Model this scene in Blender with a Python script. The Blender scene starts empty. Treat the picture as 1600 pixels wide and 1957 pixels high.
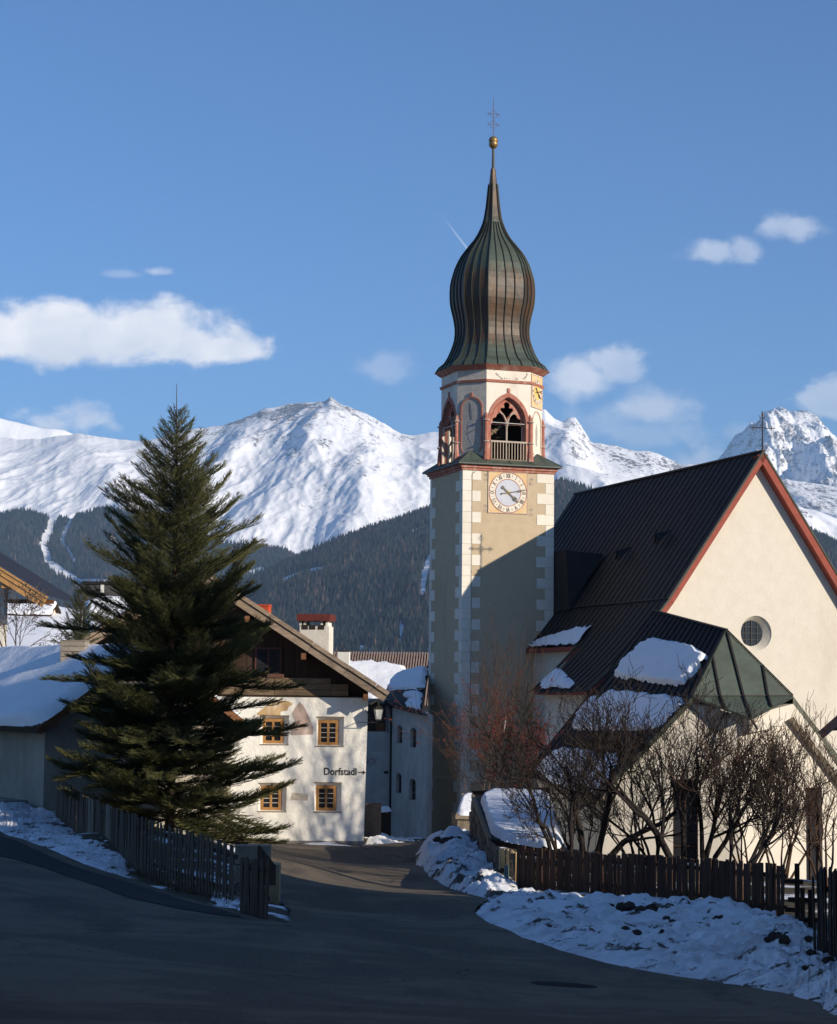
import bpy, math, random
import numpy as np
from mathutils import Vector, Matrix
from mathutils.geometry import tessellate_polygon, delaunay_2d_cdt

scene = bpy.context.scene
R = math.radians
random.seed(11)
rng = np.random.default_rng(11)

# ------------------------------------------------------------------ camera
FPX, HZ, ROLL = 3800.0, 1330.0, R(.6)          # focal length and horizon of the 1600 x 1957 photograph, in its pixels
PITCH = math.atan((HZ - 978.5) / FPX)
FW = np.array([0, math.cos(PITCH), math.sin(PITCH)])
_R0 = np.array([1., 0, 0]); _U0 = np.array([0, -math.sin(PITCH), math.cos(PITCH)])
CR = math.cos(ROLL) * _R0 + math.sin(ROLL) * _U0
CU = -math.sin(ROLL) * _R0 + math.cos(ROLL) * _U0
cam_d = bpy.data.cameras.new('camera'); cam = bpy.data.objects.new('camera', cam_d)
scene.collection.objects.link(cam); scene.camera = cam
cam_d.sensor_fit = 'VERTICAL'; cam_d.sensor_height = 24.0; cam_d.sensor_width = 24.0
cam_d.lens = 24.0 * FPX / 1957.0
cam_d.clip_start = .5; cam_d.clip_end = 40000
cam.matrix_world = Matrix(((CR[0], CU[0], -FW[0], 0), (CR[1], CU[1], -FW[1], 0), (CR[2], CU[2], -FW[2], 0), (0, 0, 0, 1)))

# ------------------------------------------------------------------ sky, sun, exposure
SUN = np.array([11.9, -8.67, 4.75]); SUN /= np.linalg.norm(SUN)
SUN_EL = math.asin(SUN[2]); SUN_AZ = math.atan2(SUN[0], SUN[1])      # azimuth clockwise from +Y
world = bpy.data.worlds.new('World'); scene.world = world; world.use_nodes = True
SKY_STRENGTH, SUN_STRENGTH, EXPOSURE = .084, 5.0, .52
HAZE = 6.6e-5
scene.view_settings.view_transform = 'Standard'; scene.view_settings.look = 'None'
scene.view_settings.gamma = 1; scene.view_settings.exposure = EXPOSURE; scene.view_settings.use_curve_mapping = False
sd = bpy.data.lights.new('sun', 'SUN'); sun = bpy.data.objects.new('sun', sd); scene.collection.objects.link(sun)
sd.energy = SUN_STRENGTH; sd.angle = R(.40); sd.color = (1, .89, .74)
sun.rotation_euler = Vector(SUN).to_track_quat('Z', 'Y').to_euler(); sun.location = (60, -60, 60)

class NT:
    """small helper to write node trees"""
    def __init__(s, tree): s.t = tree; s.n = tree.nodes; s.l = tree.links
    def new(s, typ, **kw):
        n = s.n.new(typ)
        for k, v in kw.items(): setattr(n, k, v)
        return n
    def put(s, sock, v):
        if isinstance(v, bpy.types.NodeSocket): s.l.new(v, sock)
        elif v is not None: sock.default_value = v
    def math(s, op, a, b=None, c=None, clamp=False):
        n = s.new('ShaderNodeMath', operation=op, use_clamp=clamp)
        s.put(n.inputs[0], a); s.put(n.inputs[1], b); s.put(n.inputs[2], c)
        return n.outputs[0]
    def noise(s, vec, scale, detail=4, rough=.55, dist=0):
        n = s.new('ShaderNodeTexNoise'); s.put(n.inputs['Vector'], vec)
        n.inputs['Scale'].default_value = scale; n.inputs['Detail'].default_value = detail
        n.inputs['Roughness'].default_value = rough; n.inputs['Distortion'].default_value = dist
        return n.outputs['Fac']
    def smooth(s, v, a, b):
        n = s.new('ShaderNodeMapRange', interpolation_type='SMOOTHSTEP')
        s.put(n.inputs['Value'], v); n.inputs['From Min'].default_value = a; n.inputs['From Max'].default_value = b
        return n.outputs[0]
    def mix(s, f, a, b, blend='MIX'):
        n = s.new('ShaderNodeMix', data_type='RGBA', blend_type=blend)
        s.put(n.inputs[0], f); s.put(n.inputs[6], col4(a)); s.put(n.inputs[7], col4(b))
        return n.outputs[2]
    def mapping(s, vec, scale=(1, 1, 1), loc=(0, 0, 0), rot=(0, 0, 0)):
        n = s.new('ShaderNodeMapping'); s.put(n.inputs['Vector'], vec)
        n.inputs['Scale'].default_value = scale; n.inputs['Location'].default_value = loc; n.inputs['Rotation'].default_value = rot
        return n.outputs[0]

def col4(c):
    if isinstance(c, bpy.types.NodeSocket) or c is None: return c
    return tuple(c) + (1,) if len(c) == 3 else tuple(c)

w = NT(world.node_tree); w.n.clear()
sky = w.new('ShaderNodeTexSky', sky_type='NISHITA', sun_disc=False, sun_elevation=SUN_EL, sun_rotation=SUN_AZ,
            altitude=1400, air_density=1.0, dust_density=.2, ozone_density=3.0)
tc = w.new('ShaderNodeTexCoord'); sep = w.new('ShaderNodeSeparateXYZ'); w.l.new(tc.outputs['Generated'], sep.inputs[0])
yy = w.math('MAXIMUM', sep.outputs[1], .02)
az = w.math('DIVIDE', sep.outputs[0], yy); el = w.math('DIVIDE', sep.outputs[2], yy)
comb = w.new('ShaderNodeCombineXYZ'); w.put(comb.inputs[0], az); w.put(comb.inputs[1], w.math('MULTIPLY', el, 1.25))
nz = w.noise(comb.outputs[0], 34, 7, .58, .25)
nzf = w.noise(comb.outputs[0], 12, 3, .5)
front = w.smooth(sep.outputs[1], .1, .3)
# clouds: centre and half size as tangents of azimuth and elevation, softness, strength
cl = [(-.172, .180, .102, .0225, .8, 1), (-.122, .176, .056, .0155, .8, .95), (.148, .2265, .018, .009, 1.3, .5), (.165, .229, .01, .01, 1.2, .4), (.19, .241, .024, .009, 1.3, .42),
      (.082, .160, .022, .014, 1.1, .62), (.098, .166, .018, .012, 1.1, .5), (.120, .147, .026, .013, 1.1, .66), (-.186, .134, .030, .012, 1.1, .6),
      (-.136, .2145, .009, .0035, 1.2, .4), (.21, .150, .026, .014, 1.1, .5), (-.020, .166, .020, .009, 1.5, .25), (.105, .134, .040, .012, 1.4, .28),
      (.137, .117, .020, .010, 1.3, .45), (-.150, .2125, .012, .003, 1.3, .2), (.172, .135, .02, .006, 1.4, .2)]
tot = None
for cx, cy, rx, ry, soft, st in cl:
    dx = w.math('DIVIDE', w.math('SUBTRACT', az, cx), rx); dy0 = w.math('SUBTRACT', el, cy)
    dyu = w.math('DIVIDE', w.math('MAXIMUM', dy0, 0), ry * 1.1); dyl = w.math('DIVIDE', w.math('MINIMUM', dy0, 0), ry * .8)
    dy = w.math('ADD', dyu, dyl)
    d = w.math('SQRT', w.math('ADD', w.math('MULTIPLY', dx, dx), w.math('MULTIPLY', dy, dy)))
    v = w.math('SUBTRACT', 1.0, d)
    v = w.math('ADD', v, w.math('MULTIPLY', w.math('SUBTRACT', nz, .5), (1.25 if rx > .09 else 1.8) if st > .6 else 3.2))
    v = w.math('MULTIPLY', w.smooth(v, .02 - .25 * (soft - .9), .62 * soft), st)
    tot = v if tot is None else w.math('MAXIMUM', tot, v)
# condensation trail
ax0, ay0, ax1, ay1 = (.0075, .249, .0262, .2245)
L2 = math.hypot(ax1 - ax0, ay1 - ay0); ux, uy = (ax1 - ax0) / L2, (ay1 - ay0) / L2
qx = w.math('SUBTRACT', az, ax0); qy = w.math('SUBTRACT', el, ay0)
al = w.math('ADD', w.math('MULTIPLY', qx, ux), w.math('MULTIPLY', qy, uy))
ac = w.math('ABSOLUTE', w.math('SUBTRACT', w.math('MULTIPLY', qx, uy), w.math('MULTIPLY', qy, ux)))
tr = w.math('MULTIPLY', w.smooth(ac, .0007, .0001), w.math('MULTIPLY', w.smooth(al, 0, L2 * .9), w.smooth(al, L2 * 1.1, L2)))
tr = w.math('MULTIPLY', tr, .35)
tot = w.math('MAXIMUM', tot, tr)
tot = w.math('MULTIPLY', tot, front)
shade = w.smooth(w.noise(comb.outputs[0], 20, 5, .5), .3, .72)
ccol = w.mix(shade, (7.5, 7.9, 8.8), (11.6, 11.2, 11.0))
tint = w.mix(1.0, sky.outputs[0], (.58, .86, 1.16), 'MULTIPLY')
skyc = w.mix(tot, tint, ccol)
bg = w.new('ShaderNodeBackground'); w.l.new(skyc, bg.inputs[0]); bg.inputs[1].default_value = SKY_STRENGTH
wo = w.new('ShaderNodeOutputWorld'); w.l.new(bg.outputs[0], wo.inputs[0])

# ------------------------------------------------------------------ helpers
def at(px, py, D):
    """the point seen at photograph pixel (px, py) on the vertical plane y = D"""
    d = FW + CR * (px - 800) / FPX - CU * (py - 978.5) / FPX
    return d * D / d[1]

class Frame:
    def __init__(s, o, deg):
        s.o = np.array(o, float); a = R(deg); s.deg = deg
        s.x = np.array([math.cos(a), math.sin(a), 0]); s.y = np.array([-math.sin(a), math.cos(a), 0])
    def w(s, p): return s.o + s.x * p[0] + s.y * p[1] + np.array([0, 0, p[2]])
    def loc(s, p): q = np.array(p, float) - s.o; return (q @ s.x, q @ s.y, q[2])

class MB:
    """collects faces and links them as one mesh object"""
    def __init__(s): s.v = []; s.f = []; s.m = []
    def poly(s, pts, m=0):
        b = len(s.v); s.v += [tuple(p) for p in pts]; s.f.append(tuple(range(b, b + len(pts)))); s.m.append(m)
    def box(s, x0, x1, y0, y1, z0, z1, m=0):
        b = len(s.v)
        s.v += [(x, y, z) for z in (z0, z1) for y in (y0, y1) for x in (x0, x1)]
        for f in ((0, 2, 3, 1), (4, 5, 7, 6), (0, 1, 5, 4), (2, 6, 7, 3), (0, 4, 6, 2), (1, 3, 7, 5)):
            s.f.append(tuple(b + i for i in f)); s.m.append(m)
        return s
    def bbox(s, x0, x1, y0, y1, z0, z1, c=.01, m=0):
        """box whose front (low y) face has a bevel"""
        b = len(s.v)
        s.v += [(x0, y0 + c, z0), (x1, y0 + c, z0), (x1, y0 + c, z1), (x0, y0 + c, z1),
                (x0 + c, y0, z0 + c), (x1 - c, y0, z0 + c), (x1 - c, y0, z1 - c), (x0 + c, y0, z1 - c),
                (x0, y1, z0), (x1, y1, z0), (x1, y1, z1), (x0, y1, z1)]
        for f in ((4, 5, 6, 7), (0, 1, 5, 4), (1, 2, 6, 5), (2, 3, 7, 6), (3, 0, 4, 7), (0, 8, 9, 1), (1, 9, 10, 2), (2, 10, 11, 3), (3, 11, 8, 0)):
            s.f.append(tuple(b + i for i in f)); s.m.append(m)
        return s
    def bar(s, p, q, w_, h_, up=(0, 0, 1), m=0):
        p = Vector(p); q = Vector(q); d = (q - p).normalized(); up = Vector(up)
        side = d.cross(up).normalized() * w_ / 2; u = side.cross(d).normalized() * h_ / 2
        b = len(s.v)
        s.v += [tuple(e + a * side + c * u) for e in (p, q) for c in (-1, 1) for a in (-1, 1)]
        for f in ((0, 2, 3, 1), (4, 5, 7, 6), (0, 1, 5, 4), (2, 6, 7, 3), (0, 4, 6, 2), (1, 3, 7, 5)):
            s.f.append(tuple(b + i for i in f)); s.m.append(m)
        return s
    def tube(s, pts, rad, n=6, m=0, cap=True):
        pts = [Vector(p) for p in pts]; k = len(pts)
        if not hasattr(rad, '__len__'): rad = [rad] * k
        b = len(s.v); ref = Vector((0, 0, 1))
        for i, p in enumerate(pts):
            d = (pts[min(i + 1, k - 1)] - pts[max(i - 1, 0)]).normalized()
            r_ = Vector((1, 0, 0)) if abs(d.z) > .9 else ref
            a = d.cross(r_).normalized(); c = d.cross(a)
            for j in range(n):
                t = 2 * math.pi * j / n
                s.v.append(tuple(p + (a * math.cos(t) + c * math.sin(t)) * rad[i]))
        for i in range(k - 1):
            for j in range(n):
                s.f.append((b + i * n + j, b + i * n + (j + 1) % n, b + (i + 1) * n + (j + 1) % n, b + (i + 1) * n + j)); s.m.append(m)
        if cap:
            s.f.append(tuple(b + j for j in range(n))[::-1]); s.m.append(m)
            s.f.append(tuple(b + (k - 1) * n + j for j in range(n))); s.m.append(m)
        return s
    def plate(s, outer, holes, y0, y1, m=0, back=True, ax='y', side=None):
        """polygon in x,z with holes, extruded from y0 to y1 (ax='x': polygon in y,z extruded along x)"""
        f3 = (lambda a, c, d: (a, d, c)) if ax == 'y' else (lambda a, c, d: (d, a, c))
        loops = [list(outer)] + [list(h) for h in holes]
        flat = [p for lp in loops for p in lp]
        tris = tessellate_polygon([[Vector((p[0], p[1], 0)) for p in lp] for lp in loops])
        for d in ((y0, y1) if back else (y0,)):
            b = len(s.v); s.v += [f3(p[0], p[1], d) for p in flat]
            for t in tris: s.f.append(tuple(b + i for i in t)); s.m.append(m)
        for lp in loops:
            n = len(lp)
            for i in range(n):
                a, c = lp[i], lp[(i + 1) % n]
                s.poly([f3(a[0], a[1], y0), f3(c[0], c[1], y0), f3(c[0], c[1], y1), f3(a[0], a[1], y1)], m if side is None else side)
        return s
    def grid(s, P, m=0):
        """P: (rows, cols, 3) array"""
        b = len(s.v); r, c = P.shape[:2]
        s.v += [tuple(p) for p in P.reshape(-1, 3)]
        for i in range(r - 1):
            for j in range(c - 1):
                s.f.append((b + i * c + j, b + i * c + j + 1, b + (i + 1) * c + j + 1, b + (i + 1) * c + j)); s.m.append(m)
        return s
    def mesh(s, name, mats, smooth=False):
        me = bpy.data.meshes.new(name); me.from_pydata(s.v, [], s.f)
        mats = mats if isinstance(mats, (list, tuple)) else [mats]
        for m in mats: me.materials.append(m)
        if len(mats) > 1: me.polygons.foreach_set('material_index', s.m)
        if smooth: me.polygons.foreach_set('use_smooth', [True] * len(s.f))
        me.update(); return me
    def build(s, name, mats, parent=None, smooth=False, loc=None, rotz=0):
        return link(name, s.mesh(name, mats, smooth), parent, loc, rotz)

def link(name, me, parent=None, loc=None, rotz=0):
    o = bpy.data.objects.new(name, me); scene.collection.objects.link(o)
    if parent is not None: o.parent = parent
    if loc is not None: o.location = loc
    if rotz: o.rotation_euler = (0, 0, rotz)
    return o

def npmesh(name, V, Fq, mats, smooth=False, cols=None, attrs=None):
    """V (n,3), Fq (m,k) all faces with k corners"""
    me = bpy.data.meshes.new(name); V = np.asarray(V, np.float32); Fq = np.asarray(Fq, np.int32)
    me.vertices.add(len(V)); me.vertices.foreach_set('co', V.ravel())
    k = Fq.shape[1]; me.loops.add(Fq.size); me.loops.foreach_set('vertex_index', Fq.ravel())
    me.polygons.add(len(Fq)); me.polygons.foreach_set('loop_start', np.arange(0, Fq.size, k, dtype=np.int32))
    try: me.polygons.foreach_set('loop_total', np.full(len(Fq), k, np.int32))
    except Exception: pass
    for m in (mats if isinstance(mats, (list, tuple)) else [mats]): me.materials.append(m)
    if smooth: me.polygons.foreach_set('use_smooth', np.ones(len(Fq), bool))
    for an, av in (attrs or {}).items():
        a = me.attributes.new(an, 'FLOAT', 'POINT'); a.data.foreach_set('value', np.asarray(av, np.float32).ravel())
    if cols is not None:
        a = me.attributes.new('col', 'FLOAT_COLOR', 'POINT'); a.data.foreach_set('color', np.asarray(cols, np.float32).ravel())
    me.update(calc_edges=True); me.validate()
    return me

def gridfaces(r, c):
    i = np.arange(r - 1)[:, None] * c + np.arange(c - 1)[None, :]
    i = i.ravel(); return np.stack([i, i + 1, i + c + 1, i + c], 1)

def thing(name, label, cat, loc=(0, 0, 0), rotz=0, group=None):
    o = bpy.data.objects.new(name, None); scene.collection.objects.link(o)
    o.location = tuple(float(c) for c in loc); o.rotation_euler = (0, 0, rotz); o.empty_display_size = .3
    return tag(o, label, cat, group)
def tag(o, label, cat, group=None, kind=None):
    if label: o['label'] = label
    if cat: o['category'] = cat
    if group: o['group'] = group
    if kind: o['kind'] = kind
    return o
def fthing(fr, name, label, cat, group=None):
    return thing(name, label, cat, fr.o, R(fr.deg), group)

def hsh(ix, iy, seed):
    n = (ix.astype(np.int64) * 374761393 + iy.astype(np.int64) * 668265263 + seed * 1442695041) & 0x7fffffff
    n = ((n ^ (n >> 13)) * 1274126177) & 0x7fffffff
    return ((n ^ (n >> 16)) & 0xffff) / 65535.0
def perlin(x, y, seed=0):
    x = np.asarray(x, float); y = np.asarray(y, float)
    ix = np.floor(x); iy = np.floor(y); fx = x - ix; fy = y - iy
    ux = fx ** 3 * (fx * (fx * 6 - 15) + 10); uy = fy ** 3 * (fy * (fy * 6 - 15) + 10)
    def g(i, j):
        a = hsh(ix + i, iy + j, seed) * 2 * np.pi
        return np.cos(a) * (fx - i) + np.sin(a) * (fy - j)
    a = g(0, 0) * (1 - ux) + g(1, 0) * ux; b = g(0, 1) * (1 - ux) + g(1, 1) * ux
    return (a * (1 - uy) + b * uy) * 1.5
def fbm(x, y, oct=5, seed=0, gain=.5, ridged=False):
    s = 0; a = 1; t = 0
    for o in range(oct):
        n = perlin(x * 2 ** o, y * 2 ** o, seed + o * 17)
        if ridged: n = 1 - 2 * np.abs(n)
        s = s + a * n; t += a; a *= gain
    return s / t

# ------------------------------------------------------------------ materials
MATS = {}
def mat(name, c1, c2=None, rough=.8, scale=3.0, bump=0, bscale=30, metal=0, rnd=0, stretch=(1, 1, 1), det=5, spec=.3,
        stain=None, stain_scale=.6, stain_amt=.5, fine=None):
    m = bpy.data.materials.new(name); m.use_nodes = True; t = NT(m.node_tree)
    bs = t.n['Principled BSDF']; tcn = t.new('ShaderNodeTexCoord'); v = tcn.outputs['Object']
    vv = t.mapping(v, stretch)
    if rnd:
        oi = t.new('ShaderNodeObjectInfo')
        off = t.new('ShaderNodeVectorMath', operation='ADD'); t.l.new(vv, off.inputs[0])
        sc = t.new('ShaderNodeVectorMath', operation='SCALE'); sc.inputs[0].default_value = (31, 17, 23); t.l.new(oi.outputs['Random'], sc.inputs['Scale'])
        t.l.new(sc.outputs[0], off.inputs[1]); vv = off.outputs[0]
    col = c1
    if c2 is not None:
        col = t.mix(t.smooth(t.noise(vv, scale, det, .6), .3, .7), c1, c2)
    if fine is not None:
        col = t.mix(t.smooth(t.noise(vv, scale * 9, 3, .6), .42, .68), col, fine)
    if stain is not None:
        col = t.mix(t.math('MULTIPLY', t.smooth(t.noise(t.mapping(v, (1, 1, .45)), stain_scale, 6, .62, .4), .48, .75), stain_amt), col, stain)
    if rnd:
        hv = t.new('ShaderNodeHueSaturation'); t.put(hv.inputs['Color'], col4(col))
        t.put(hv.inputs['Value'], t.math('ADD', 1 - rnd / 2, t.math('MULTIPLY', oi.outputs['Random'], rnd))); col = hv.outputs[0]
    t.put(bs.inputs['Base Color'], col4(col)); bs.inputs['Roughness'].default_value = rough; bs.inputs['Metallic'].default_value = metal
    bs.inputs['Specular IOR Level'].default_value = spec
    if bump:
        bn = t.new('ShaderNodeBump'); bn.inputs['Strength'].default_value = 1; bn.inputs['Distance'].default_value = bump
        t.l.new(t.noise(vv, bscale, 5, .6), bn.inputs['Height']); t.l.new(bn.outputs[0], bs.inputs['Normal'])
    MATS[name] = m; return m

white_plaster = mat('white_plaster', (.76, .725, .64), (.70, .665, .58), .9, 1.2, .012, 14, stain=(.60, .54, .43), stain_scale=.9, stain_amt=.35, spec=.15)
church_plaster = mat('church_plaster', (.66, .605, .51), (.62, .57, .475), .9, 2.0, .012, 9, stain=(.50, .43, .33), stain_scale=.55, stain_amt=.42, spec=.15)
tan_plaster = mat('tan_plaster', (.56, .45, .31), (.50, .40, .27), .92, 2.2, .01, 22, stain=(.40, .30, .19), stain_scale=.35, stain_amt=.6, spec=.15, fine=(.45, .36, .245))
quoin_white = mat('quoin_white', (.76, .71, .61), (.70, .65, .55), .85, 3, .006, 30, rnd=.10, spec=.2, stain=(.55, .48, .38), stain_amt=.3)
belfry_white = mat('belfry_white', (.76, .70, .60), (.70, .64, .54), .9, 2, .01, 18, stain=(.48, .42, .36), stain_scale=1.3, stain_amt=.45, spec=.15)
grey_plaster = mat('grey_plaster', (.42, .40, .37), (.34, .33, .31), .9, 4, .01, 18, spec=.15)
red_stone = mat('red_stone', (.35, .115, .08), (.42, .19, .135), .85, 5, .008, 25, rnd=.12, spec=.2, stain=(.62, .50, .42), stain_scale=2.5, stain_amt=.6)
red_paint = mat('red_paint', (.30, .075, .05), (.25, .06, .04), .75, 3, .004, 30, spec=.25)
pale_stone = mat('pale_stone', (.5, .42, .34), (.40, .32, .26), .85, 4, .008, 30, spec=.2)
dark_void = mat('dark_interior', (.03, .025, .02), None, .95)
roof_brown = mat('roof_brown', (.030, .022, .019), (.019, .016, .015), .68, 1.6, .004, 12, metal=.0, rnd=.35, spec=.3, stretch=(1, 1, 1))
roof_green = mat('roof_green', (.075, .095, .070), (.055, .068, .052), .55, 1.6, .004, 14, spec=.4, stain=(.10, .085, .06), stain_amt=.5)
roof_edge = mat('roof_edge_green', (.045, .055, .035), (.03, .035, .025), .6, 3, 0, spec=.3)
snow = mat('snow', (.86, .87, .89), (.82, .835, .86), .75, 1.2, .03, 5, spec=.25)
iron = mat('wrought_iron', (.02, .019, .018), (.035, .025, .02), .5, 8, 0, spec=.4)
gold = mat('gilded_ball', (.33, .22, .09), (.25, .15, .06), .45, 6, 0, metal=.6)
bright_wood = mat('window_wood', (.46, .24, .075), (.38, .185, .06), .6, 6, .002, 40, stretch=(1, 1, .2), spec=.35)
pale_wood = mat('pale_lightened_wood', (.72, .50, .24), (.64, .42, .19), .7, 6, .002, 40, stretch=(6, 6, .6), rnd=.12)
old_wood = mat('weathered_and_sunlit_wood', (.22, .165, .115), (.13, .095, .065), .85, 3, .006, 30, stretch=(5, 5, .6), rnd=.3, fine=(.3, .24, .17))  # also colours the left fence boards meant to look sunlit
roof_wood = mat('verge_wood', (.33, .25, .175), (.20, .145, .10), .85, 3, .01, 20, stretch=(.8, 3, 3), rnd=.25, stain=(.40, .27, .12), stain_scale=1.1, stain_amt=.6)
dark_wood = mat('dark_wood', (.052, .027, .015), (.028, .016, .010), .85, 3, .006, 30, stretch=(6, 6, .5), rnd=.35)
band_wood = mat('band_wood', (.21, .145, .085), (.13, .09, .055), .85, 3, .006, 30, stretch=(.8, 4, 6), rnd=.25)
fence_wood = mat('fence_wood', (.125, .082, .050), (.07, .048, .032), .85, 4, .004, 30, stretch=(6, 6, .5), rnd=.4)
fence_brown = mat('fence_brown_wood', (.105, .053, .030), (.062, .034, .021), .85, 4, .004, 30, stretch=(6, 6, .5), rnd=.4)
chalet_wood = mat('chalet_wood', (.52, .29, .10), (.40, .20, .07), .7, 4, .004, 30, stretch=(1, 1, 3), rnd=.15)
chalet_brown = mat('chalet_brown', (.20, .085, .035), (.13, .055, .025), .8, 4, .004, 30, rnd=.3)
stone_wall = mat('rubble_stone', (.20, .16, .12), (.11, .09, .07), .95, 3.2, .05, 6, fine=(.26, .21, .15))
concrete = mat('concrete', (.26, .24, .215), (.20, .185, .165), .92, 2.5, .006, 25, stain=(.14, .12, .10))
stone_light = mat('chimney_stone', (.36, .31, .24), (.25, .21, .165), .9, 5, .02, 12, stretch=(1, 1, 3), rnd=.3)
red_metal = mat('red_metal', (.16, .035, .025), (.11, .025, .018), .55, 4, 0, spec=.4)
orange_red = mat('orange_sheet', (.55, .085, .03), (.48, .07, .025), .6, 3, 0)
ochre = mat('ochre_fresco', (.60, .42, .20), (.52, .33, .16), .9, 3, .004, 20, stain=(.80, .73, .60), stain_scale=2.4, stain_amt=.8)
rose = mat('rose_fresco', (.52, .36, .28), (.46, .36, .30), .9, 5, .004, 20, stain=(.78, .71, .60), stain_scale=3.5, stain_amt=.8)
dial_cream = mat('dial_cream', (.74, .68, .56), (.70, .63, .52), .85, 5, 0)
dial_orange = mat('dial_orange', (.66, .44, .22), (.68, .50, .28), .85, 2.5, 0, stain=(.70, .62, .48), stain_scale=2)
dial_blue = mat('dial_blue', (.50, .52, .58), (.56, .57, .62), .85, 3, 0)
paint_brown = mat('numeral_paint', (.16, .12, .10), None, .85)
black_paint = mat('lettering_paint', (.02, .018, .016), None, .8)
faint_paint = mat('faded_red_lettering', (.28, .20, .20), None, .85)
yellow_paint = mat('yellow_dial', (.72, .50, .17), None, .85)
hand_metal = mat('hand_metal', (.20, .18, .15), (.13, .11, .09), .6, 12, 0)
manhole_iron = mat('manhole_iron', (.030, .027, .025), (.045, .04, .036), .95, 8, 0, spec=.05)
grime = mat('grey_faded_paint', (.30, .29, .29), (.40, .38, .36), .9, 4, 0)
bark_dark = mat('dark_bark', (.024, .018, .015), (.014, .011, .010), .9, 8, .01, 30)
twig_dark = mat('dark_twig', (.028, .020, .016), None, .9)
twig_red = mat('red_brown_twig', (.085, .048, .030), (.05, .030, .020), .9, 3)
twig_grey = mat('grey_twig', (.09, .07, .058), None, .9)
birch_bark = mat('birch_bark', (.60, .55, .48), (.40, .35, .30), .85, 5, 0, stretch=(1, 1, 4), fine=(.15, .12, .1))
berry_red = mat('berry_red', (.19, .035, .026), (.12, .03, .024), .7, 6)
spruce_bark = mat('spruce_bark', (.09, .06, .042), (.05, .035, .026), .95, 8, .01, 30)
pipe_dark = mat('dark_pipe', (.025, .023, .022), None, .5)
teal_post = mat('teal_post', (.10, .17, .17), (.08, .13, .13), .6, 6)
clod = mat('earth_clod', (.075, .055, .042), (.045, .034, .028), .95, 10, .02, 14)

def glass_mat(name, c=(.012, .012, .014), rough=.08):
    m = bpy.data.materials.new(name); m.use_nodes = True; t = NT(m.node_tree); b = t.n['Principled BSDF']
    tcn = t.new('ShaderNodeTexCoord'); n = t.noise(tcn.outputs['Object'], 2.2, 3)
    t.put(b.inputs['Base Color'], t.mix(n, c, tuple(x * 2.5 for x in c)))
    b.inputs['Roughness'].default_value = rough; b.inputs['Specular IOR Level'].default_value = .5
    bn = t.new('ShaderNodeBump'); bn.inputs['Distance'].default_value = .004; t.l.new(n, bn.inputs['Height']); t.l.new(bn.outputs[0], b.inputs['Normal'])
    return m
glass = glass_mat('window_glass')
lamp_glass = mat('frosted_lamp_glass', (.55, .55, .52), (.42, .42, .40), .3, 14, .003, 30)

# needles: colour varies from tree to tree part through a vertex colour
def vcol_mat(name, rough=.75, spec=.2, trans=0):
    m = bpy.data.materials.new(name); m.use_nodes = True; t = NT(m.node_tree); b = t.n['Principled BSDF']
    a = t.new('ShaderNodeAttribute', attribute_name='col'); t.l.new(a.outputs['Color'], b.inputs['Base Color'])
    b.inputs['Roughness'].default_value = rough; b.inputs['Specular IOR Level'].default_value = spec
    return m
needle = vcol_mat('needles'); far_needle = vcol_mat('far_needles', .9, .05)

# dome copper: green patina high and low, bare brown copper in the middle where water does not stand (local z runs up the dome)
def copper():
    m = bpy.data.materials.new('dome_copper'); m.use_nodes = True; t = NT(m.node_tree); b = t.n['Principled BSDF']
    tcn = t.new('ShaderNodeTexCoord'); v = tcn.outputs['Object']; sp = t.new('ShaderNodeSeparateXYZ'); t.l.new(v, sp.inputs[0])
    oi = t.new('ShaderNodeObjectInfo')
    st = t.noise(t.mapping(v, (9, 9, .45)), 1.0, 5, .6)          # streaks that run down the sheets
    z = t.math('ADD', sp.outputs[2], t.math('MULTIPLY', t.math('SUBTRACT', st, .5), 2.2))
    z = t.math('ADD', z, t.math('MULTIPLY', oi.outputs['Random'], .25))
    brown = t.math('MULTIPLY', t.smooth(z, 16.7, 17.2), t.smooth(z, 20.9, 20.3))
    brown = t.math('MAXIMUM', brown, t.smooth(z, 23.0, 23.8))
    g = t.mix(t.noise(v, 2.5, 5), (.075, .098, .072), (.050, .066, .052))
    br = t.mix(t.smooth(t.noise(v, 1.3, 5), .35, .65), (.088, .045, .018), (.048, .034, .022))
    c = t.mix(brown, g, br)
    hv = t.new('ShaderNodeHueSaturation'); t.put(hv.inputs['Color'], c)
    t.put(hv.inputs['Value'], t.math('ADD', .85, t.math('MULTIPLY', oi.outputs['Random'], .3)))
    t.put(b.inputs['Base Color'], hv.outputs[0]); b.inputs['Roughness'].default_value = .46; b.inputs['Metallic'].default_value = .05
    b.inputs['Specular IOR Level'].default_value = .4
    bn = t.new('ShaderNodeBump'); bn.inputs['Distance'].default_value = .02; t.l.new(t.noise(v, 1.8, 3), bn.inputs['Height']); t.l.new(bn.outputs[0], b.inputs['Normal'])
    return m
dome_copper = copper(); seam_dark = mat('dome_seam', (.040, .042, .032), None, .6)

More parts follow.
